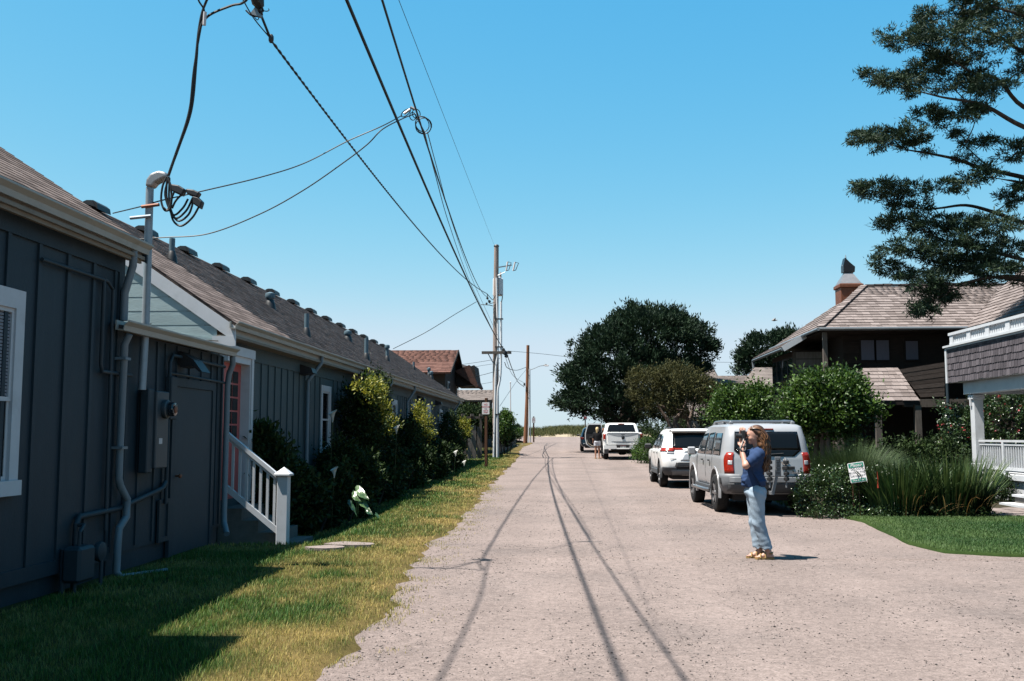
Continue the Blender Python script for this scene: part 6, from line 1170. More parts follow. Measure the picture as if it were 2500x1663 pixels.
# bushes by the poles
for k, (x, y, rx, ry, Y, mat, lab) in enumerate(((1232, 1035, 17, 26, 60, 'leaf_green', 'bright leafy bush just right of the tall pole'), (1238, 1062, 14, 16, 62, 'leaf_shrub', 'dark lower bush right of the tall pole'), (1160, 1020, 36, 26, 55, 'leaf_shrub', 'dark bush behind the no parking sign'), (1190, 1030, 20, 30, 57, 'leaf_shrub', 'bush between the no parking sign and the tall pole'), (1260, 1058, 14, 9, 95, 'leaf_green', 'low green bush left of the reddish pole'), (1262, 1050, 7, 9, 98, 'leaf_cypress', 'small dark conifer tip left of the reddish pole'), (1130, 1020, 22, 30, 56, 'leaf_shrub', 'dark bush beside the end of the long building'))):
    c = AY(x, y, Y); s = Y / FPX; bush('shrub', lab, 'bush', [(tuple(c), (rx * s, .8, ry * s)), ((c[0], c[1], c[2] - ry * s * .6), (rx * s * .8, .7, ry * s * .8))], 170, 24, .12, .13, mat, 200 + k)
# ------------------------------------------------------------------ vehicles (local frame: rear at y=0 facing -Y, front towards +Y)
class Shell:
    """body of stacked rounded plan outlines; rows (z, y_rear, y_front, half_width, rear_radius, front_radius)"""
    def __init__(s, rows, bow=.05): s.A = np.array(rows, float); s.bow = bow
    def row(s, z): return [float(np.interp(z, s.A[:, 0], s.A[:, c])) for c in range(1, 6)]
    def bowed(s, x, y, yr, yf, w):
        f = 1 - (y - yr) / (yf - yr); return y + s.bow * (x / w) ** 2 * (max(0, f * 2 - 1) - max(0, 1 - f * 2) * 2)
    def outline(s, z, na=5):
        yr, yf, w, rr, rf = s.row(z); P = []
        for cx, cy, r, a0 in ((w - rr, yr + rr, rr, -90), (w - rf, yf - rf, rf, 0), (-w + rf, yf - rf, rf, 90), (-w + rr, yr + rr, rr, 180)):
            for k in range(na + 1): a = R(a0 + 90 * k / na); P.append((cx + r * math.cos(a), cy + r * math.sin(a)))
        # mid points on the straight runs so the bow shows
        Q = []
        for i, p in enumerate(P):
            Q.append(p); q = P[(i + 1) % len(P)]
            if (i + 1) % (na + 1) == 0: Q += [(p[0] + (q[0] - p[0]) * t, p[1] + (q[1] - p[1]) * t) for t in (.25, .5, .75)]
        return [(x, s.bowed(x, y, yr, yf, w), z) for x, y in Q]
    def mesh(s, name, mat, parent, cut=(), dz=.0):
        zs = list(s.A[:, 0]); b = MB(); rings = [s.outline(z) for z in zs]; n = len(rings[0]); V = [p for r in rings for p in r]
        Fc = [(i * n + k, i * n + (k + 1) % n, (i + 1) * n + (k + 1) % n, (i + 1) * n + k) for i in range(len(zs) - 1) for k in range(n)] + [tuple(range(n - 1, -1, -1)), tuple(range((len(zs) - 1) * n, len(zs) * n))]
        b._add(V, Fc); o = b.build(name, mat, parent, smooth=True, local=True)
        if cut:
            cs = []
            for (y, z, r, x0, x1) in cut:
                c = MB(); c.lathe([(r, x0), (r, x1)], (0, y, z), 'x', 32); co = c.build('cutter', mat, None, fix=True); cs.append(co)
                md = o.modifiers.new('arch', 'BOOLEAN'); md.operation = 'DIFFERENCE'; md.object = co; md.solver = 'EXACT'
            par = o.parent; o.parent = None; dg = bpy.context.evaluated_depsgraph_get(); me = bpy.data.meshes.new_from_object(o.evaluated_get(dg)); o.modifiers.clear(); o.data = me; o.parent = par
            for co in cs: bpy.data.objects.remove(co)
            me.set_sharp_from_angle(angle=R(35))
        return o
    def side_x(s, y, z):
        yr, yf, w, rr, rf = s.row(z)
        if y < yr + rr: d = yr + rr - y; return w - rr + math.sqrt(max(rr * rr - d * d, 0))
        if y > yf - rf: d = y - yf + rf; return w - rf + math.sqrt(max(rf * rf - d * d, 0))
        return w
    def rear_y(s, x, z):
        yr, yf, w, rr, rf = s.row(z); y = yr
        if abs(x) > w - rr: d = abs(x) - (w - rr); y = yr + rr - math.sqrt(max(rr * rr - d * d, 0))
        return s.bowed(x, y, yr, yf, w)
    def corner(s, sg, t, z, off):
        """point at arc length t from the rear corner's middle: t<0 along the rear face, t>0 along the flank"""
        yr, yf, w, rr, rf = s.row(z); q = math.pi * rr / 4
        if t < -q: x, y, nx, ny = w - rr + (t + q), yr, 0, -1
        elif t > q: x, y, nx, ny = w, yr + rr + (t - q), 1, 0
        else: a = -math.pi / 4 + t / rr; nx, ny = math.cos(a), math.sin(a); x, y = w - rr + rr * nx, yr + rr + rr * ny
        return (sg * (x + nx * off), s.bowed(x, y, yr, yf, w) + ny * off, z)
    def _grid(s, name, fn, mat, parent, nu=8, nv=5):
        b = MB(); b._add([fn(i / nu, j / nv) for j in range(nv + 1) for i in range(nu + 1)], [(j * (nu + 1) + i, j * (nu + 1) + i + 1, (j + 1) * (nu + 1) + i + 1, (j + 1) * (nu + 1) + i) for j in range(nv) for i in range(nu)])
        o = b.build(name, mat, parent, smooth=True, local=True); sd = o.modifiers.new('thick', 'SOLIDIFY'); sd.thickness = .004; sd.offset = 0; return o
    def side_quad(s, name, sg, Q, mat, parent, off=.006, nu=6, nv=4):
        """Q: four (y,z) corners: bottom-rear, bottom-front, top-front, top-rear"""
        Q = np.array(Q, float)
        def fn(u, v): p = (Q[0] * (1 - u) + Q[1] * u) * (1 - v) + (Q[3] * (1 - u) + Q[2] * u) * v; return (sg * (s.side_x(p[0], p[1]) + off), p[0], p[1])
        return s._grid(name, fn, mat, parent, nu, nv)
    def rear_quad(s, name, Q, mat, parent, off=.006, nu=14, nv=6):
        Q = np.array(Q, float)
        def fn(u, v): p = (Q[0] * (1 - u) + Q[1] * u) * (1 - v) + (Q[3] * (1 - u) + Q[2] * u) * v; return (p[0], s.rear_y(p[0], p[1]) - off, p[1])
        return s._grid(name, fn, mat, parent, nu, nv)
    def corner_patch(s, name, sg, t0, t1, z0, z1, mat, parent, off=.008, shape=None):
        def fn(u, v):
            a, c = (t0, t1) if shape is None else shape(v); return s.corner(sg, a + (c - a) * u, z0 + (z1 - z0) * v, off)
        return s._grid(name, fn, mat, parent, 8, 6)
def wheel(parent, x, y, r, w, sg, rimm='rim', spokes=6, rr=.62):
    h = w / 2; o_ = MB(); p = [(r * rr, -h), (r * .86, -h), (r * .96, -h * .86), (r, -h * .6), (r, h * .6), (r * .96, h * .86), (r * .86, h), (r * rr, h), (r * rr, -h)]
    o_.lathe(p, (x, y, r), 'x', 28, cap=False); wh = o_.build('wheel', 'tyre', parent, smooth=True, local=True)
    b = MB(); xo = x + sg * h; b.lathe([(r * rr, sg * -.10), (r * rr * .98, sg * -.01), (r * rr * .90, sg * -.005), (r * rr * .86, sg * -.05), (.02, sg * -.06)], (xo, y, r), 'x', 28, cap=False); rim = b.build('rim', rimm if rimm != 'rim' else 'rim_dark', wh, smooth=True, local=True)
    for k in range(spokes):
        a = 2 * math.pi * k / spokes; b = MB(); b.beam((xo - sg * .035, y + r * .06 * math.cos(a), r + r * .06 * math.sin(a)), (xo - sg * .022, y + r * rr * .9 * math.cos(a), r + r * rr * .9 * math.sin(a)), r * .15, .03, up=(1, 0, 0)); b.build('spoke', 'rim', rim, local=True)
    b = MB(); b.lathe([(r * .14, -.04 * sg), (r * .13, -.012 * sg), (.01, -.008 * sg)], (xo, y, r), 'x', 14); b.build('hub_cap', 'rim', rim, smooth=True, local=True)
    return wh
def arch_trim(parent, y, z, r, x, sg, mat, w=.05, a0=-12, a1=192, tk=.05):
    P = []; b = MB(); n = 20
    for k in range(n + 1):
        a = R(a0 + (a1 - a0) * k / n); c, s_ = math.cos(a), math.sin(a)
        P += [(sg * (x - .04), y + r * c, z + r * s_), (sg * (x + tk * .6), y + r * c, z + r * s_), (sg * (x + tk * .6), y + (r + w * .7) * c, z + (r + w * .7) * s_), (sg * (x - .02), y + (r + w) * c, z + (r + w) * s_)]
    b._add(P, [(k * 4 + j, k * 4 + (j + 1) % 4, k * 4 + 4 + (j + 1) % 4, k * 4 + 4 + j) for k in range(n) for j in range(4)]); return b.build('fender_flare', mat, parent, smooth=True, local=True)
def lbox(name, lo, hi, mat, parent, bev=.01): b = MB(); b.box(lo, hi, bev); return b.build(name, mat, parent, local=True)
def licence(parent, c, base, mark, w=.31, h=.155):
    p = lbox('licence_plate', (c[0] - w / 2, c[1] - .008, c[2] - h / 2), (c[0] + w / 2, c[1], c[2] + h / 2), base, parent, .004)
    b = MB(); b.box((c[0] - w / 2, c[1] - .0095, c[2] + h * .28), (c[0] + w / 2, c[1] - .0085, c[2] + h * .48)); b.build('plate_band', mark, p, local=True)
    for k in range(7):
        if k == 3: continue
        b = MB(); x = c[0] - w * .40 + k * w * .125; b.box((x, c[1] - .0100, c[2] - h * .24), (x + w * .075, c[1] - .0085, c[2] + h * .16)); b.build('plate_mark', 'sign_ink', p, local=True)
    fr = MB()
    for lo, hi in (((-w / 2 - .012, -h / 2 - .012), (w / 2 + .012, -h / 2)), ((-w / 2 - .012, h / 2), (w / 2 + .012, h / 2 + .012)), ((-w / 2 - .012, -h / 2), (-w / 2, h / 2)), ((w / 2, -h / 2), (w / 2 + .012, h / 2))): fr.box((c[0] + lo[0], c[1] - .011, c[2] + lo[1]), (c[0] + hi[0], c[1], c[2] + hi[1]))
    fr.build('plate_frame', 'black_plastic', p, local=True); return p

# ================= silver SUV
car = thing('silver_suv', 'silver boxy SUV with roof rack and hitch bike rack parked nearest', 'car', (3.95, 19.95, float(gz(21.5))), R(2.2))
S = Shell([(.40, .14, 4.40, .78, .2, .2), (.50, .04, 4.50, .86, .22, .25), (.62, .0, 4.54, .885, .22, .3), (.80, .02, 4.54, .895, .22, .32), (.98, .05, 4.50, .895, .22, .32), (1.07, .06, 4.42, .89, .22, .35), (1.115, .065, 4.30, .885, .22, .4), (1.13, .07, 3.50, .88, .22, .2), (1.30, .10, 3.28, .848, .2, .18), (1.50, .15, 2.98, .81, .18, .16), (1.65, .21, 2.72, .775, .17, .16), (1.73, .27, 2.55, .765, .15, .2), (1.775, .36, 2.36, .70, .2, .25), (1.79, .55, 2.1, .56, .25, .3)], bow=.04)
RW = .385; ra, fa = .98, 3.68
body = S.mesh('body', 'car_silver', car, [(ra, .41, .47, .5, 1.2), (ra, .41, .47, -1.2, -.5), (fa, .41, .47, .5, 1.2), (fa, .41, .47, -1.2, -.5)])
lbox('chassis', (-.62, .35, .26), (.62, 4.2, .48), 'interior', car)
for sg in (-1, 1):
    for y in (ra, fa): wheel(car, sg * .79, y, RW, .25, sg); arch_trim(car, y, .41, .465, .885, sg, 'car_silver', .065, tk=.035)
    b = MB(); b.tube([(sg * .90, 1.5, .42), (sg * .97, 1.6, .42), (sg * .97, 3.05, .42), (sg * .90, 3.15, .42)], .038, 10); b.build('side_step', 'rim', car, smooth=True, local=True)
    lbox('sill', (sg * .90 - .03, 1.46, .42), (sg * .90 + .03, 3.2, .52), 'cladding', car)
    S.side_quad('window', sg, [(.42, 1.16), (1.20, 1.16), (1.20, 1.60), (.50, 1.60)], 'glass_sky', car)
    S.side_quad('window', sg, [(1.32, 1.16), (2.02, 1.16), (1.95, 1.60), (1.32, 1.62)], 'glass_sky', car)
    S.side_quad('window', sg, [(2.12, 1.16), (3.10, 1.16), (2.62, 1.58), (2.06, 1.61)], 'glass_sky', car)
    for a, c in ((1.255, 1.30), (2.04, 2.10)): S.side_quad('door_seam', sg, [(a, .55), (a + .012, .55), (a + .012, 1.60), (a, 1.60)], 'interior', car, .003, 1, 6)
    lbox('door_handle', (sg * .925 - .02, 1.42, 1.02), (sg * .925 + .02, 1.56, 1.05), 'black_plastic', car); lbox('door_handle', (sg * .925 - .02, 2.2, 1.02), (sg * .925 + .02, 2.34, 1.05), 'black_plastic', car)
    S.corner_patch('tail_light', sg, -.13, .13, .80, 1.22, 'lamp_red', car, .012, shape=lambda v: (-.17 + .02 * v, .02 + .02 * v - .30 * max(0, v - .8)))
    S.corner_patch('reverse_light', sg, -.14, -.06, .98, 1.06, 'lamp_clear', car, .016)
    # bumper cap with fog recess, mirror
    S.corner_patch('bumper_corner', sg, -.34, .46, .40, .80, 'cladding_light', car, .02, shape=lambda v: (-.34, .42 - .1 * abs(v - .5)))
    S.corner_patch('bumper_recess', sg, .12, .26, .60, .72, 'interior', car, .026)
    m_ = lbox('mirror', (sg * 1.02 - .09, 3.02, 1.12), (sg * 1.02 + .09, 3.12, 1.30), 'car_silver', car, .03)
    b = MB(); b.tube([(sg * .62, .52, 1.76), (sg * .62, .55, 1.83), (sg * .62, 1.2, 1.85), (sg * .62, 2.2, 1.84), (sg * .62, 2.45, 1.78)], .026, 8); b.build('rack_rail', 'rim', car, smooth=True, local=True)
    for y in (.55, 1.3, 2.2): lbox('rack_foot', (sg * .62 - .035, y - .06, 1.74), (sg * .62 + .035, y + .06, 1.83), 'cladding_light', car)
lbox('rack_fairing', (-.6, 2.25, 1.76), (.6, 2.55, 1.84), 'cladding_light', car, .03)
for y in (.62, 1.3, 1.95): b = MB(); b.tube([(-.62, y, 1.838), (.62, y, 1.838)], .022, 8); b.build('rack_crossbar', 'rim', car, smooth=True, local=True)
S.rear_quad('rear_window', [(-.52, 1.14), (.52, 1.14), (.66, 1.26), (-.66, 1.26)], 'glass_dark', car); S.rear_quad('rear_window', [(-.66, 1.26), (.66, 1.26), (.62, 1.63), (-.62, 1.63)], 'glass_dark', car)
S.rear_quad('bumper', [(-.80, .42), (.80, .42), (.80, .62), (-.80, .62)], 'cladding', car, .05); S.rear_quad('bumper_step', [(-.78, .63), (.78, .63), (.78, .74), (-.78, .74)], 'cladding_light', car, .06)
S.rear_quad('tailgate_seam', [(-.72, .745), (.72, .745), (.72, .757), (-.72, .757)], 'interior', car, .006)
lbox('handle_bar', (.26, -.02, .89), (.50, .06, .95), 'black_plastic', car)
b = MB(); b.lathe([(.065, 0), (.072, .006), (.072, .016), (.060, .02), (.058, .006)], (.33, .035, 1.03), 'y', 24); b.T = None; em = b.build('round_emblem', 'chrome', car, smooth=True, local=True); lbox('emblem_bar', (.24, .025, 1.018), (.42, .040, 1.042), 'chrome', em, .003)
text_obj('badge_lettering', 'XTERRA', .06, 'chrome', car, face_camera((.48, .03, .82)), .004)
b = MB(); b.tube([(-.15, S.rear_y(-.15, 1.17) - .02, 1.17), (.3, S.rear_y(.3, 1.2) - .025, 1.20)], .012, 6); b.build('wiper', 'black_plastic', car, local=True)
lbox('third_brake_light', (-.15, .20, 1.665), (.15, .235, 1.69), 'lamp_red', car, .004); lbox('hitch', (-.05, -.06, .40), (.05, .2, .48), 'interior', car)
# hitch bike rack: upright with lettering, two arms with cradles
bk = thing('bike_rack', 'folded hitch bike rack with cradle arms on the back of the silver SUV', 'rack', (3.95, 19.95, float(gz(21.5))), R(2.2))
b = MB(); b.beam((0, -.05, .44), (0, -.22, .44), .06, .06); b.beam((0, -.20, .41), (.10, -.20, .80), .07, .05); b.build('rack_upright', 'cladding_light', bk, local=True)
lbox('rack_panel', (.055, -.245, .76), (.17, -.225, 1.14), 'cladding_light', bk, .006)
text_obj('lettering', 'THULE', .10, 'black_plastic', bk, face_camera((.11, -.248, .95), 0, R(-90)), .003)
for x in (-.06, .26):
    b = MB(); b.tube([(x, -.22, 1.12), (x, -.26, 1.05), (x, -.27, .55)], .018, 8); b.build('rack_arm', 'cladding_light', bk, local=True)
    for z in (1.04, .93, .82, .72): b = MB(); b.lathe([(.03, -.04), (.055, -.03), (.055, .02), (.03, .035)], (x, -.28, z), 'z', 10); b.build('cradle', 'black_plastic', bk, smooth=True, local=True)

# ================= white crossover
car = thing('white_crossover', 'white compact crossover parked between the silver SUV and pickup', 'car', (3.58, 28.5, float(gz(30))), R(.6))
S = Shell([(.36, .16, 4.44, .78, .15, .3), (.46, .05, 4.52, .86, .2, .35), (.62, .0, 4.58, .90, .22, .4), (.80, .02, 4.60, .92, .22, .42), (.95, .06, 4.56, .925, .22, .42), (1.02, .08, 4.46, .92, .22, .45), (1.06, .10, 4.20, .91, .2, .5), (1.08, .11, 3.55, .895, .2, .3), (1.25, .24, 3.15, .84, .17, .22), (1.45, .38, 2.72, .775, .16, .2), (1.58, .46, 2.45, .725, .17, .2), (1.645, .40, 2.30, .68, .16, .25), (1.675, .48, 2.1, .60, .2, .3), (1.685, .7, 1.9, .45, .25, .3)], bow=.07)
RW = .36; ra, fa = .93, 3.62
body = S.mesh('body', 'car_white', car, [(y, .38, .43, x0, x1) for y in (ra, fa) for x0, x1 in ((.5, 1.2), (-1.2, -.5))]); lbox('chassis', (-.6, .3, .24), (.6, 4.2, .44), 'interior', car)
for sg in (-1, 1):
    for y in (ra, fa): wheel(car, sg * .80, y, RW, .23, sg, rimm='rim_dark', spokes=5, rr=.68); arch_trim(car, y, .38, .425, .905, sg, 'cladding', .055, tk=.03)
    lbox('sill', (sg * .895 - .03, 1.38, .36), (sg * .895 + .03, 3.2, .50), 'cladding', car)
    S.side_quad('window', sg, [(.62, 1.14), (1.15, 1.11), (1.15, 1.50), (.78, 1.42)], 'glass_sky', car); S.side_quad('window', sg, [(1.22, 1.11), (2.02, 1.11), (1.96, 1.53), (1.22, 1.51)], 'glass_sky', car); S.side_quad('window', sg, [(2.10, 1.11), (3.10, 1.11), (2.50, 1.52), (2.04, 1.53)], 'glass_sky', car)
    for a in (1.18, 2.06): S.side_quad('door_seam', sg, [(a, .5), (a + .012, .5), (a + .012, 1.50), (a, 1.50)], 'interior', car, .003, 1, 6)
    for y in (1.32, 2.2): lbox('door_handle', (sg * .925 - .02, y, .96), (sg * .925 + .02, y + .16, .99), 'black_plastic', car)
    S.corner_patch('tail_light', sg, -.28, .24, 1.04, 1.14, 'lamp_red', car, .014, shape=lambda v: (-.30 + .0 * v, .30 - .10 * v)); S.corner_patch('reverse_light', sg, -.30, -.10, .985, 1.015, 'lamp_clear', car, .012)
    S.corner_patch('bumper_corner', sg, -.40, .34, .36, .60, 'cladding', car, .016, shape=lambda v: (-.40 + .08 * v, .34 - .25 * v))
    lbox('mirror', (sg * 1.03 - .11, 2.98, 1.08), (sg * 1.03 + .11, 3.10, 1.24), 'black_plastic', car, .04)
    b = MB(); b.tube([(sg * .60, .62, 1.65), (sg * .60, .75, 1.71), (sg * .60, 1.9, 1.72), (sg * .60, 2.1, 1.66)], .018, 8); b.build('roof_rail', 'black_plastic', car, smooth=True, local=True)
S.rear_quad('rear_window', [(-.60, 1.13), (.60, 1.13), (.56, 1.56), (-.56, 1.56)], 'glass_dark', car)
lbox('spoiler', (-.60, .34, 1.585), (.60, .62, 1.645), 'car_white', car, .02)
S.rear_quad('light_bar', [(-.62, 1.085), (-.30, 1.085), (-.34, 1.125), (-.62, 1.125)], 'lamp_red', car, .012); S.rear_quad('light_bar', [(.30, 1.085), (.62, 1.085), (.62, 1.125), (.34, 1.125)], 'lamp_red', car, .012)
S.rear_quad('garnish', [(-.30, 1.04), (.30, 1.04), (.25, 1.085), (-.25, 1.085)], 'car_white', car, .02)
S.rear_quad('plate_recess', [(-.40, .78), (.40, .78), (.28, .98), (-.28, .98)], 'car_silver', car, .005)
licence(car, (0, S.rear_y(0, .87) - .01, .87), 'plate_white', 'plate_green')
b = MB(); b.lathe([(.05, 0), (.058, .005), (.058, .014), (.05, .018)], (0, S.rear_y(0, 1.03) - .03, 1.03), 'y', 20); b.build('round_emblem', 'rim_dark', car, smooth=True, local=True)
text_obj('badge_lettering', 'HYBRID', .05, 'rim_dark', car, face_camera((-.60, S.rear_y(-.6, .82) - .008, .82)), .003)
S.rear_quad('bumper_grille', [(-.56, .62), (.56, .62), (.52, .73), (-.52, .73)], 'black_plastic', car, .012); S.rear_quad('bumper_lower', [(-.62, .37), (.62, .37), (.66, .52), (-.66, .52)], 'cladding_light', car, .02); S.rear_quad('bumper_gap', [(-.66, .53), (.66, .53), (.60, .61), (-.60, .61)], 'interior', car, .010)
b = MB(); b.tube([(-.2, S.rear_y(-.2, 1.17) - .015, 1.165), (.22, S.rear_y(.2, 1.18) - .015, 1.175)], .010, 6); b.build('wiper', 'black_plastic', car, local=True)

# ================= white pickup with its rear door open
GY = float(gz(54)); car = thing('white_pickup', 'white crew cab pickup with its driver side door open near the lane end', 'truck', (2.86, 52.0, GY), R(-.4))
S = Shell([(.62, .06, 5.60, .92, .08, .3), (.70, .02, 5.68, .99, .08, .35), (.95, .02, 5.72, 1.005, .08, .4), (1.20, .03, 5.72, 1.005, .08, .4), (1.30, .04, 5.62, 1.0, .08, .45), (1.36, .05, 5.35, .985, .08, .5), (1.40, .07, 4.6, .96, .08, .5), (1.405, .1, 4.3, .93, .1, .5)], bow=.03)
RW = .40; ra, fa = 1.08, 4.66
body = S.mesh('body', 'car_white', car, [(y, .46, .50, x0, x1) for y in (ra, fa) for x0, x1 in ((.55, 1.3), (-1.3, -.55))]); lbox('chassis', (-.45, .5, .40), (.45, 5.3, .66), 'interior', car)
C = Shell([(1.38, 1.74, 4.30, .95, .10, .2), (1.48, 1.76, 4.15, .93, .10, .2), (1.70, 1.86, 3.80, .86, .10, .2), (1.84, 1.94, 3.55, .81, .12, .2), (1.90, 2.05, 3.40, .74, .15, .25), (1.925, 2.3, 3.2, .6, .2, .3)], bow=.03); cab = C.mesh('cab', 'car_white', car)
for sg in (-1, 1):
    for y in (ra, fa): wheel(car, sg * .86, y, RW, .28, sg); arch_trim(car, y, .46, .495, .985, sg, 'car_white', .06, tk=.03)
    C.side_quad('window', sg, [(1.95, 1.42), (2.75, 1.42), (2.72, 1.80), (2.08, 1.80)], 'glass_dark', car); C.side_quad('window', sg, [(2.85, 1.42), (3.85, 1.42), (3.45, 1.80), (2.83, 1.80)], 'glass_dark', car)
    S.corner_patch('tail_light', sg, -.10, .06, .98, 1.33, 'lamp_red', car, .012); S.corner_patch('reverse_light', sg, -.09, .0, .98, 1.05, 'lamp_clear', car, .016)
    lbox('mud_flap', (sg * .86 - .14, .62, .30), (sg * .86 + .14, .66, .56), 'cladding_light', car, .005)
    lbox('mirror', (sg * 1.12 - .10, 3.85, 1.38), (sg * 1.12 + .10, 3.98, 1.62), 'black_plastic', car, .03)
C.rear_quad('rear_window', [(-.76, 1.44), (.76, 1.44), (.66, 1.83), (-.66, 1.83)], 'glass_dark', car); lbox('third_brake_light', (-.16, 1.90, 1.85), (.16, 2.02, 1.89), 'lamp_red', car, .01)
for x in (-.08, .08): lbox('brake_lens', (x - .035, 1.895, 1.858), (x + .035, 1.91, 1.882), 'lamp_clear', car, .003)
lbox('tailgate', (-.80, -.02, .76), (.80, .03, 1.36), 'car_white', car, .015); lbox('tailgate_cap', (-.86, -.03, 1.36), (.86, .06, 1.40), 'car_white', car, .01)
b = MB(); b.prism([(x, -.026, 1.33 - .13 * (1 - (x / .74) ** 2)) for x in np.linspace(-.74, .74, 13)] + [(.74, -.026, 1.335), (-.74, -.026, 1.335)], (0, .004, 0)); b.build('tailgate_shade_panel', 'car_silver', car, fix=True, local=True)
b = MB(); b.prism([(x, -.026, .93 - .05 * (1 - (x / .6) ** 2)) for x in np.linspace(-.6, .6, 13)] + [(.6, -.026, .94), (-.6, -.026, .94)], (0, .004, 0)); b.build('tailgate_crease', 'cladding_light', car, fix=True, local=True)
lbox('tailgate_handle', (-.10, -.03, 1.29), (.10, .0, 1.33), 'black_plastic', car)
b = MB(); b.prism([(-.085, -.035, 1.20), (-.05, -.035, 1.235), (.05, -.035, 1.235), (.085, -.035, 1.20), (.075, -.035, 1.10), (.03, -.035, 1.04), (-.03, -.035, 1.04), (-.075, -.035, 1.10)], (0, .012, 0)); em = b.build('shield_emblem', 'rim_dark', car, fix=True, local=True)
for sg in (-1, 1): b = MB(); b.tube([(sg * .02, -.042, 1.20), (sg * .06, -.042, 1.19), (sg * .05, -.042, 1.12), (sg * .03, -.042, 1.14)], .010, 6); b.build('emblem_horn', 'chrome', em, smooth=True, local=True)
for x0, x1 in ((-.98, -.30), (.30, .98)):
    s_ = -1 if x0 < 0 else 1; b = MB(); b.prism([(s_ * .30, -.12, .56), (s_ * .98, -.08, .54), (s_ * .99, -.08, .74), (s_ * .36, -.12, .74)] if True else [], (0, .16, 0)); b.build('rear_bumper', 'car_white', car, fix=True, local=True)
lbox('rear_bumper', (-.33, -.12, .54), (.33, .03, .60), 'car_white', car); lbox('plate_well', (-.32, -.06, .60), (.32, .02, .75), 'interior', car)
licence(car, (0, -.075, .665), 'plate_white', 'plate_red', .30, .13)
lbox('bumper_gap', (-.85, -.02, .742), (.85, .04, .76), 'interior', car, .002)
b = MB(); b.lathe([(.10, -.2), (.18, -.12), (.18, .12), (.10, .2)], (0, ra, .40), 'x', 14); b.tube([(-.7, ra, .40), (.7, ra, .40)], .06, 10); b.build('axle', 'interior', car, smooth=True, local=True)
# opened door, hinged at its front edge, inner face to the camera
dr = MB(); x0 = -1.0; P = [(x0, .56), (x0 - .62, .58), (x0 - .86, .76), (x0 - .93, 1.05), (x0 - .93, 1.36), (x0 - .80, 1.84), (x0 - .70, 1.90), (x0 - .02, 1.90), (x0, 1.84)]; YD = 3.0
dr.prism([(x, YD, z) for x, z in P], (0, .07, 0)); do = dr.build('open_door', 'car_white', car, fix=True, local=True)
def sc(P, k, c): return [(c[0] + (x - c[0]) * k, c[1] + (z - c[1]) * k) for x, z in P]
b = MB(); b.prism([(x, YD - .02, z) for x, z in sc(P, .90, (x0 - .46, 1.22))], (0, .025, 0)); b.build('door_lining', 'interior', do, fix=True, local=True)
b = MB(); b.prism([(x0 - .05, YD - .03, 1.40), (x0 - .84, YD - .03, 1.40), (x0 - .74, YD - .03, 1.80), (x0 - .06, YD - .03, 1.82)], (0, .012, 0)); b.build('door_glass', 'glass_dark', do, fix=True, local=True)
b = MB(); b.tube([(x0 - .10, YD - .04, .64), (x0 - .56, YD - .04, .68), (x0 - .76, YD - .04, .82), (x0 - .82, YD - .04, 1.02)], .022, 8); b.build('lining_trim', 'tan_trim', do, smooth=True, local=True)
lbox('arm_rest', (x0 - .7, YD - .10, 1.10), (x0 - .2, YD - .02, 1.17), 'interior', do, .02)
# ================= dark blue car beyond
car = thing('blue_car', 'dark blue car parked beyond the open pickup door', 'car', (1.78, 67.0, float(gz(68))))
S = Shell([(.34, .1, 4.5, .80, .15, .3), (.5, .0, 4.6, .90, .2, .35), (.85, .03, 4.6, .92, .2, .4), (1.0, .08, 4.4, .91, .2, .45), (1.03, .1, 3.5, .89, .2, .3), (1.3, .3, 3.0, .80, .18, .2), (1.55, .5, 2.5, .70, .2, .25), (1.62, .8, 2.1, .55, .25, .3)], bow=.06); S.mesh('body', 'car_blue', car, [(y, .36, .41, x0, x1) for y in (.95, 3.65) for x0, x1 in ((.5, 1.2), (-1.2, -.5))]); lbox('chassis', (-.6, .3, .24), (.6, 4.2, .42), 'interior', car)
for sg in (-1, 1):
    for y in (.95, 3.65): wheel(car, sg * .80, y, .34, .22, sg)
    S.corner_patch('tail_light', sg, -.2, .15, .82, .98, 'lamp_red', car, .012); S.side_quad('window', sg, [(.7, 1.08), (2.9, 1.08), (2.4, 1.46), (.95, 1.46)], 'glass_sky', car); lbox('mirror', (sg * 1.02 - .1, 2.9, 1.02), (sg * 1.02 + .1, 3.0, 1.16), 'black_plastic', car, .03)
S.rear_quad('rear_window', [(-.62, 1.08), (.62, 1.08), (.55, 1.48), (-.55, 1.48)], 'glass_sky', car); S.rear_quad('bumper', [(-.7, .36), (.7, .36), (.75, .56), (-.75, .56)], 'cladding_light', car, .02)
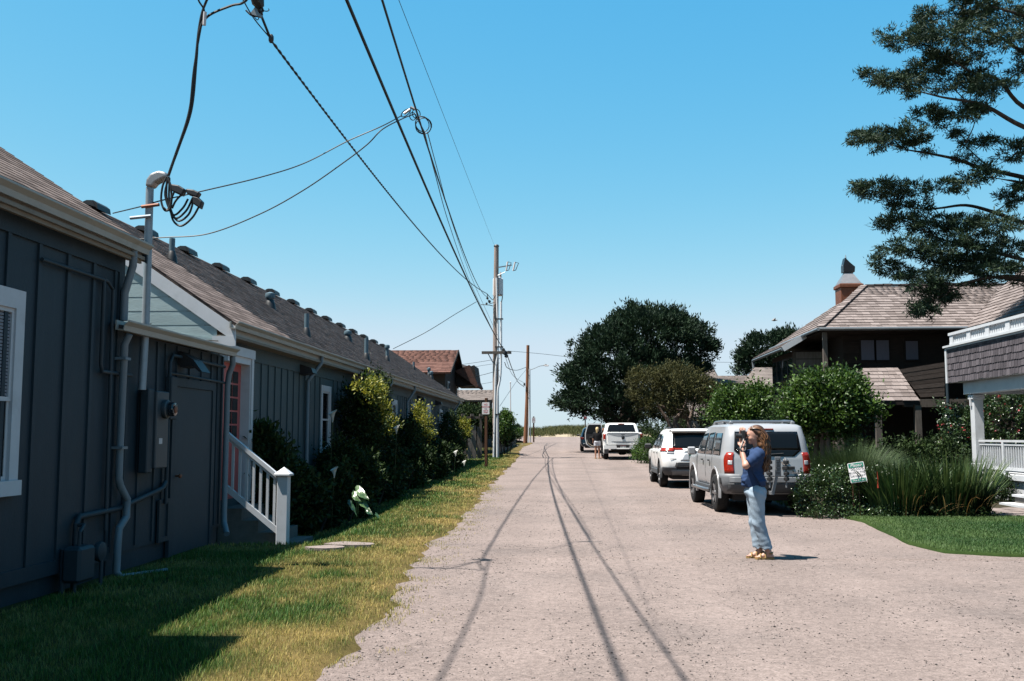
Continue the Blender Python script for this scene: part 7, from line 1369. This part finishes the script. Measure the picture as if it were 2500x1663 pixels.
# ------------------------------------------------------------------ people: smooth fields meshed as one skin
def _cap(P, a, b, ra, rb):
    a, b = np.array(a, float), np.array(b, float); d = b - a; L2 = max((d * d).sum(), 1e-9); t = np.clip(((P - a) @ d) / L2, 0, 1); return np.linalg.norm(P - a - t[..., None] * d, axis=-1) - (ra + (rb - ra) * t)
def _ell(P, c, r):
    q = (P - np.array(c)) / np.array(r); k = np.linalg.norm(q, axis=-1); g = np.linalg.norm(q / np.array(r), axis=-1); return k * (k - 1) / np.maximum(g, 1e-6)
def field_mesh(name, prims, res, mat, parent, k=.03, post=None, tone=None):
    lo = np.array([1e9] * 3); hi = -lo
    for p in prims:
        if p[0] == 'c': A = np.array([p[1], p[2]]); r = max(p[3], p[4]); lo = np.minimum(lo, A.min(0) - r); hi = np.maximum(hi, A.max(0) + r)
        else: lo = np.minimum(lo, np.array(p[1]) - p[2]); hi = np.maximum(hi, np.array(p[1]) + p[2])
    lo -= res * 3 + .02; hi += res * 3 + .02; ax = [np.arange(lo[i], hi[i] + res, res) for i in range(3)]; n = [len(a) for a in ax]; F_ = np.full(n, 1.0)
    for p in prims:
        kk = p[5] if p[0] == 'c' and len(p) > 5 else (p[3] if p[0] == 'e' and len(p) > 3 else k)
        if p[0] == 'c': A = np.array([p[1], p[2]]); r = max(p[3], p[4]); l, h = A.min(0) - r, A.max(0) + r
        else: l, h = np.array(p[1]) - p[2], np.array(p[1]) + p[2]
        m = max(kk, .02) * 1.5 + res * 2; sl = [slice(max(int((l[i] - m - lo[i]) / res), 0), min(int((h[i] + m - lo[i]) / res) + 2, n[i])) for i in range(3)]
        P = np.stack(np.meshgrid(*[ax[i][sl[i]] for i in range(3)], indexing='ij'), -1); d = _cap(P, *p[1:5]) if p[0] == 'c' else _ell(P, p[1], p[2])
        f = F_[tuple(sl)]; hh = np.clip(.5 + .5 * (f - d) / kk, 0, 1); F_[tuple(sl)] = f * (1 - hh) + d * hh - kk * hh * (1 - hh)
    P = np.stack(np.meshgrid(*ax, indexing='ij'), -1)
    if post: F_ = post(F_, P)
    s = F_ < 0; c = [np.zeros([x - 1 for x in n]) for _ in range(3)]; cnt = np.zeros([x - 1 for x in n])
    offs = [(i, j, kx) for i in (0, 1) for j in (0, 1) for kx in (0, 1)]
    def sub(A, o): return A[o[0]:n[0] - 1 + o[0], o[1]:n[1] - 1 + o[1], o[2]:n[2] - 1 + o[2]]
    for o in offs:
        for a in range(3):
            if o[a]: continue
            o2 = list(o); o2[a] = 1; f0, f1 = sub(F_, o), sub(F_, o2); x = (f0 < 0) != (f1 < 0); t = np.where(x, f0 / np.where(x, f0 - f1, 1), 0)
            for q in range(3): c[q] += np.where(x, o[q] + (t if q == a else 0), 0)
            cnt += x
    act = cnt > 0; idx = np.full(act.shape, -1); idx[act] = np.arange(act.sum()); I = np.argwhere(act)
    V = lo + (I + np.stack([c[q][act] / cnt[act] for q in range(3)], 1)) * res; Fq = []
    for a in range(3):
        b, e = (a + 1) % 3, (a + 2) % 3; sl0 = [slice(1, n[i] - 1) for i in range(3)]; sl0[a] = slice(0, n[a] - 1); sl1 = list(sl0); sl1[a] = slice(1, n[a])
        s0, s1 = s[tuple(sl0)], s[tuple(sl1)]; E_ = np.argwhere(s0 != s1); fl = s0[s0 != s1]; base = E_.copy(); base[:, b] += 1; base[:, e] += 1
        def cell(db, de): q = base.copy(); q[:, b] -= db; q[:, e] -= de; return idx[tuple(q.T)]
        Q = np.stack([cell(1, 1), cell(0, 1), cell(0, 0), cell(1, 0)], 1); Q[~fl] = Q[~fl][:, ::-1]; Fq.append(Q)
    Fq = np.concatenate(Fq); Fq = Fq[(Fq >= 0).all(1)]
    return new_obj(name, fast_mesh(name, V, Fq, mat, None if tone is None else tone(V), smooth=True), parent, True)
def folds(amp, fx=30., fz=40., top=0, bot=9): return lambda F_, P: F_ + amp * np.sin(P[..., 2] * fz + 9 * np.sin(P[..., 0] * 11 + P[..., 1] * 7) + P[..., 1] * fx * .4) * np.clip((bot - P[..., 2]) * 6, 0, 1)

# ---- woman taking a photograph, facing left (-x), near side is -y
wz = float(gz(13.4)); wm = thing('person', 'woman in navy t-shirt and pale jeans holding a camera to her eye on the gravel', 'person', (2.50, 13.41, wz)); wm.scale = (.972,) * 3
H = lambda *a: ('c', *a)
LW, RWr = (-.222, -.115, 1.455), (-.185, .13, 1.665)                      # wrists
sk = [('e', (-.030, 0, 1.665), (.098, .075, .118)), ('c', (-.055, 0, 1.60), (-.088, 0, 1.565), .050, .026), ('c', (-.045, -.03, 1.60), (-.075, -.012, 1.56), .032, .022), ('c', (-.045, .03, 1.60), (-.075, .012, 1.56), .032, .022),
      ('c', (-.121, 0, 1.650), (-.142, 0, 1.622), .010, .013, .012), ('c', (-.108, -.028, 1.672), (-.112, .028, 1.672), .016, .016, .02), ('e', (-.108, 0, 1.590), (.016, .024, .008), .008), ('e', (-.106, 0, 1.577), (.015, .021, .008), .008), ('e', (-.084, -.040, 1.612), (.024, .024, .026), .02), ('e', (-.084, .040, 1.612), (.024, .024, .026), .02),
      ('e', (.004, -.076, 1.650), (.020, .010, .032), .006), ('e', (.004, .076, 1.650), (.020, .010, .032), .006), ('c', (.015, 0, 1.46), (-.012, 0, 1.60), .052, .050),
      ('e', (-.02, 0, 1.36), (.09, .15, .12)), ('c', (-.03, 0, 1.3), (-.05, 0, 1.0), .10, .11), ('e', (-.03, 0, .88), (.11, .14, .11)),
      ('c', (.010, -.175, 1.405), (-.195, -.235, 1.250), .050, .043), ('c', (-.195, -.235, 1.250), LW, .043, .029), ('c', (.0, .175, 1.41), (-.14, .27, 1.37), .05, .043), ('c', (-.14, .27, 1.37), RWr, .042, .028)]
for sg, ax_ in ((-1, .115), (1, .02)):
    sk += [('c', (-.03, sg * .085, .85), (-.02, sg * .075, .48), .085, .055), ('c', (-.02, sg * .075, .48), (ax_, sg * .062, .09), .055, .036), ('c', (ax_ + .03, sg * .062, .045), (ax_ - .12, sg * .066, .038), .034, .026, .02), ('c', (ax_, sg * .062, .10), (ax_ - .06, sg * .064, .06), .034, .03, .02)]
    for t_ in range(5): sk.append(('c', (ax_ - .12, sg * (.036 + .013 * t_), .035), (ax_ - .175 + .006 * t_, sg * (.038 + .013 * t_), .03), .011, .009, .006))
# hands: left cups the lens from below, right closes over the camera top
lp_ = np.array((-.208, -.085, 1.505)); rp_ = np.array((-.182, .075, 1.735))
sk += [('c', LW, tuple(lp_), .028, .032, .015), ('e', tuple(lp_ + (.0, .01, .01)), (.040, .028, .032), .015)]
for t_, (dx, dy, dz_) in enumerate(((-.045, .02, .01), (-.025, .03, .02), (-.003, .035, .022), (.018, .032, .018))):
    a_ = lp_ + (dx * .7, .015, .012); b_ = lp_ + (dx, .052, .03); c_ = lp_ + (dx, .066, .062); sk += [('c', tuple(a_), tuple(b_), .0095, .009, .006), ('c', tuple(b_), tuple(c_), .009, .0075, .006)]
sk += [('c', tuple(lp_ + (.022, .0, .015)), tuple(lp_ + (.035, -.006, .05)), .011, .009, .006), ('c', tuple(lp_ + (.035, -.006, .05)), tuple(lp_ + (.020, .008, .078)), .009, .008, .006)]
sk += [('c', RWr, tuple(rp_), .028, .032, .015), ('e', tuple(rp_ + (.0, -.01, .005)), (.038, .036, .026), .015)]
for t_, dx in enumerate((-.036, -.014, .008, .028)):
    a_ = rp_ + (dx * .8, -.03, .012); b_ = rp_ + (dx, -.075, .018 - .004 * t_); c_ = rp_ + (dx * .9 - .004, -.098, -.015 - .006 * t_); sk += [('c', tuple(a_), tuple(b_), .010, .009, .006), ('c', tuple(b_), tuple(c_), .009, .0075, .006)]
sk += [('c', tuple(rp_ + (.028, .0, -.01)), tuple(rp_ + (.045, -.03, -.045)), .011, .009, .006)]
field_mesh('body', sk, .0065, 'skin', wm, k=.022)
tee = [('e', (-.035, 0, 1.335), (.135, .185, .135)), ('e', (-.085, -.06, 1.285), (.085, .085, .085)), ('e', (-.085, .06, 1.285), (.085, .085, .085)), ('c', (-.05, 0, 1.25), (-.065, 0, 1.06), .135, .145), ('e', (-.055, 0, 1.03), (.165, .185, .14)), ('c', (.005, -.15, 1.425), (.005, .15, 1.425), .055, .055), ('c', (.0, -.17, 1.40), (-.135, -.222, 1.300), .075, .072), ('c', (.0, .17, 1.405), (-.10, .245, 1.375), .075, .070), ('c', (.03, 0, 1.46), (.02, 0, 1.44), .07, .075)]
def tee_post(F_, P):
    x, y, z = P[..., 0], P[..., 1], P[..., 2]; w = np.clip((1.22 - z) * 5, 0, 1)
    F_ = F_ + w * (.0065 * np.sin(z * 62 + 16 * x + 3 * np.sin(y * 13 + x * 9)) + .004 * np.sin(z * 110 - 20 * x + y * 15)) + .0025 * np.sin(z * 55 + x * 60) * (1 - w)
    F_ = np.maximum(F_, (.945 + .10 * np.clip((-x - .02), -.2, .3)) - z)                                  # hem, a little higher in front
    d = (P - np.array((.0, 0, 1.40))); s_ = -(d[..., 0] * .78 + d[..., 2] * .55) ; F_ = np.where((y < -.12) | (y > .14), np.maximum(F_, -(.0 * x) + (-(x + .148)) * .8 + (1.262 - z) * .45), F_)
    return np.maximum(F_, z - 1.505 + .25 * np.abs(x - .02))
field_mesh('t_shirt', tee, .008, 'tee_navy', wm, k=.035, post=tee_post)
jn = [('e', (-.035, 0, .895), (.148, .172, .12)), ('e', (.005, 0, .84), (.10, .16, .11))]
for sg, ax_ in ((-1, .115), (1, .02)): jn += [('c', (-.035, sg * .085, .84), (-.035 + ax_ * .2, sg * .078, .48), .108, .080), ('c', (-.035 + ax_ * .2, sg * .078, .48), (ax_ - .012, sg * .066, .10), .080, .074)]
def jn_post(F_, P):
    x, y, z = P[..., 0], P[..., 1], P[..., 2]; F_ = F_ + .0026 * np.sin(z * 48 + 22 * x + 4 * np.sin(y * 17)) * np.clip(1 - np.abs(z - .45) * 2.2, .15, 1) + .0022 * np.sin(z * 90 - 30 * x) * np.clip((.35 - z) * 4, 0, 1) + .003 * np.sin(z * 70 + x * 40) * np.clip((z - .7) * 5, 0, 1)
    return np.maximum(np.maximum(F_, .135 + .01 * np.sin(x * 90) - z), z - .985)
field_mesh('jeans', jn, .008, 'denim', wm, k=.03, post=jn_post)
for sg, ax_ in ((-1, .115), (1, .02)):
    b = MB(); b.prism([(ax_ - .185, sg * .068 - .02, 0), (ax_ - .16, sg * .068 - .048, 0), (ax_ - .05, sg * .064 - .044, 0), (ax_ + .05, sg * .062 - .036, 0), (ax_ + .075, sg * .062, 0), (ax_ + .05, sg * .062 + .036, 0), (ax_ - .05, sg * .064 + .04, 0), (ax_ - .16, sg * .068 + .044, 0), (ax_ - .185, sg * .068 + .02, 0)], (0, 0, .024)); so = b.build('sandal', 'sandal', wm, fix=True, local=True)
    for x, h in ((-.12, .070), (-.055, .096)):
        b = MB(); b.tube([(ax_ + x, sg * .064 - .048, .02), (ax_ + x + .005, sg * .064 - .034, h * .8), (ax_ + x + .01, sg * .064, h), (ax_ + x + .005, sg * .064 + .034, h * .8), (ax_ + x, sg * .064 + .048, .02)], .012, 6); b.build('strap', 'sandal', so, smooth=True, local=True)
    b = MB(); b.tube([(ax_ + .0, sg * .062 - .042, .075), (ax_ + .04, sg * .062 - .03, .085), (ax_ + .05, sg * .062, .09), (ax_ + .04, sg * .062 + .03, .085), (ax_ + .0, sg * .062 + .042, .075)], .011, 6); b.build('strap', 'sandal', so, smooth=True, local=True)
# hair: cap, back mass and wavy locks
hr = [('e', (.002, 0, 1.708), (.104, .088, .088)), ('e', (.035, 0, 1.66), (.078, .088, .11)), ('c', (.065, -.03, 1.64), (.085, -.055, 1.24), .080, .052), ('c', (.065, .03, 1.64), (.08, .05, 1.28), .080, .05), ('c', (.085, 0, 1.62), (.10, -.01, 1.20), .078, .042), ('c', (-.06, -.05, 1.745), (.02, -.082, 1.69), .026, .024), ('c', (-.06, .05, 1.745), (.02, .082, 1.69), .026, .024)]
def hr_post(F_, P):
    x, y, z = P[..., 0], P[..., 1], P[..., 2]; F_ = F_ + .006 * np.sin(z * 70 + 8 * np.sin(x * 40 + y * 30)) * np.clip((1.66 - z) * 8, 0, 1) + .0028 * np.sin(y * 150 + z * 24 + x * 60); return np.maximum(F_, np.minimum(-(x + .052) + .0, 1.742 - z - .35 * np.abs(y)))
field_mesh('hair', hr, .0085, 'hair_brown', wm, k=.03, post=hr_post, tone=lambda V: np.clip(.25 + .35 * np.sin(V[:, 1] * 120 + V[:, 2] * 9) + .25 * np.sin(V[:, 2] * 37 + V[:, 0] * 50), 0, 1))
rg = np.random.default_rng(2); b = MB()
for k in range(170):
    a = rg.uniform(-1.7, 1.7); st_ = np.array((.03 + .06 * math.cos(a) * rg.uniform(.4, 1), .085 * math.sin(a), rg.uniform(1.60, 1.76))); ln_ = rg.uniform(.28, .52); ph, fq = rg.uniform(0, 6), rg.uniform(17, 26); P = []
    for t_ in np.linspace(0, 1, 14):
        z = st_[2] - ln_ * t_; P.append((st_[0] + .072 * min(t_ * 3, 1) * (.4 + .6 * math.cos(a)) + .020 * math.sin(fq * (1 - t_ * .1) * z + ph) + .012 * t_, st_[1] * (1 + .35 * math.sin(t_ * 3)) + .018 * math.cos(fq * z + ph * 1.3), z))
    b.tone = float(rg.uniform(0, 1) ** 1.3); b.tube(P, list(np.interp(np.linspace(0, 1, 14), [0, .2, .8, 1], [.003, .0075, .006, .0015])), 5)
for k in range(34):
    y0 = rg.uniform(-.085, .085); b.tone = float(rg.uniform(.3, 1)); P = [(-.095 + rg.uniform(-.01, .01), y0 * .6, 1.735 + rg.uniform(-.015, .01)), (-.06, y0 * .95, 1.775 - abs(y0) * .35), (.0, y0 * 1.12, 1.79 - abs(y0) * .55), (.06, y0 * 1.1, 1.74 - abs(y0) * .3), (.10, y0, 1.66)]; b.tube([tuple(p) for p in catmull(P, 3)], .006, 5)
b.build('hair_locks', 'hair_brown', wm, smooth=True, local=True)['kind'] = 'stuff'
# eye and brow on the visible side
for sg in (-1, 1):
    b = MB(); b.lathe([(.001, -.012), (.009, -.006), (.011, 0), (.009, .006), (.001, .012)], (-.112, sg * .032, 1.652), 'x', 10); b.build('eye', 'petal_white', wm, smooth=True, local=True)
    b = MB(); b.tube([(-.121, sg * .014, 1.676), (-.118, sg * .034, 1.684), (-.104, sg * .05, 1.680)], [.003, .004, .002], 5); b.build('eyebrow', 'hair_brown', wm, smooth=True, local=True)
# camera held upright
cm = thing('film_camera', 'black camera held vertically by the woman in the navy t-shirt', 'camera', (2.50, 13.41, wz)); cm.scale = (.972,) * 3
b = MB(); b.box((-.205, -.045, 1.585), (-.150, .045, 1.725), .012); b.build('camera_body', 'black_plastic', cm, local=True)
b = MB(); b.lathe([(.034, -.205), (.036, -.235), (.034, -.262), (.037, -.27), (.037, -.285), (.028, -.286)], (0, 0, 1.645), 'x', 20); b.build('lens', 'black_plastic', cm, smooth=True, local=True)
b = MB(); b.box((-.152, -.03, 1.63), (-.135, .03, 1.69), .008); b.build('viewfinder', 'black_plastic', cm, local=True)
b = MB(); b.tube([tuple(p) for p in catmull([(-.18, -.046, 1.60), (-.215, -.10, 1.53), (-.245, -.14, 1.475), (-.225, -.155, 1.44), (-.18, -.14, 1.46), (-.165, -.06, 1.58)], 5)], .012, 6); b.build('strap', 'black_plastic', cm, smooth=True, local=True)
b = MB(); b.prism([(-.285, -.13, 1.475), (-.235, -.13, 1.50), (-.17, -.13, 1.515), (-.165, -.13, 1.49), (-.21, -.13, 1.455), (-.28, -.13, 1.45)], (0, .03, 0)); b.build('lens_pouch', 'black_plastic', cm, fix=True, local=True)

# ---- pair by the pickup door
def small_person(label, loc, rz, top, legs, hair, face=None, arm=((-.22, -.06, 1.05), (-.24, .05, .86)), shorts=True, hat=False):
    t = thing('person', label, 'person', loc, rz)
    P = [('e', (0, .02, 1.56), (.075, .09, .115)), ('c', (0, 0, 1.36), (0, .01, 1.5), .05, .05), ('e', (0, 0, 1.28), (.17, .10, .16)), ('c', (0, 0, 1.2), (0, 0, .92), .12, .13)]
    for s in (-1, 1): P += [('c', (s * .085, 0, .88), (s * .09, .01, .48), .085, .058), ('c', (s * .09, .01, .48), (s * .10, -.02, .08), .058, .036), ('c', (s * .10, -.03, .04), (s * .11, .13, .03), .036, .028)]
    P += [('c', (-.18, 0, 1.36), arm[0], .05, .042), ('c', arm[0], arm[1], .042, .03), ('e', arm[1], (.035, .03, .05)), ('c', (.18, 0, 1.36), (.24, .12, 1.16), .05, .042), ('c', (.24, .12, 1.16), (.20, .34, 1.24), .04, .03), ('e', (.20, .37, 1.25), (.03, .045, .03))]
    field_mesh('body', P, .018, 'skin_tan', t, k=.03)
    T = [('e', (0, 0, 1.28), (.20, .13, .18)), ('c', (0, 0, 1.2), (0, 0, 1.0), .155, .155), ('c', (-.17, 0, 1.36), (np.array(arm[0]) * .85 + np.array((-.18, 0, 1.36)) * .15).tolist(), .068, .06), ('c', (.17, 0, 1.36), (.235, .11, 1.18), .068, .06)]
    field_mesh('top', T, .018, top, t, k=.04, post=lambda F_, P_: np.maximum(np.maximum(F_, .93 - P_[..., 2]), P_[..., 2] - 1.44))
    if shorts: J = [('e', (0, 0, .90), (.17, .15, .12))] + [('c', (s * .085, 0, .86), (s * .09, 0, .70), .105, .10) for s in (-1, 1)]; field_mesh('shorts', J, .018, legs, t, k=.03, post=lambda F_, P_: np.maximum(F_, .68 - P_[..., 2]))
    else: J = [('e', (0, 0, .90), (.165, .14, .12))] + sum([[('c', (s * .085, 0, .86), (s * .09, .01, .48), .10, .075), ('c', (s * .09, .01, .48), (s * .10, -.02, .08), .075, .06)] for s in (-1, 1)], []); field_mesh('trousers', J, .018, legs, t, k=.03)
    Hh = [('e', (0, -.015, 1.595), (.092, .10, .105)), ('c', (0, -.07, 1.56), (0, -.085, 1.40), .07, .045)] if not hat else [('e', (0, -.01, 1.60), (.09, .11, .09))]
    field_mesh('hair', Hh, .015, hair, t, k=.03, post=lambda F_, P_: np.maximum(F_, np.minimum(P_[..., 1] - .05, 1.60 - P_[..., 2])), tone=lambda V: np.full(len(V), .5))
    for s in (-1, 1): b = MB(); b.box((s * .105 - .05, -.08, 0), (s * .105 + .05, .17, .03), .012); b.build('shoe', 'sandal' if shorts else 'black_plastic', t, local=True)
    return t
g = float(gz(54.2)); small_person('blond woman in black top and white shorts at the open pickup door', (1.60, 54.2, g), R(-12), 'cloth_black', 'shorts_white', 'hair_blond')
small_person('dark haired person in black facing the blond woman beside the pickup', (1.98, 54.95, float(gz(55))), R(150), 'cloth_black', 'cloth_black', 'hair_dark', shorts=False, hat=True)
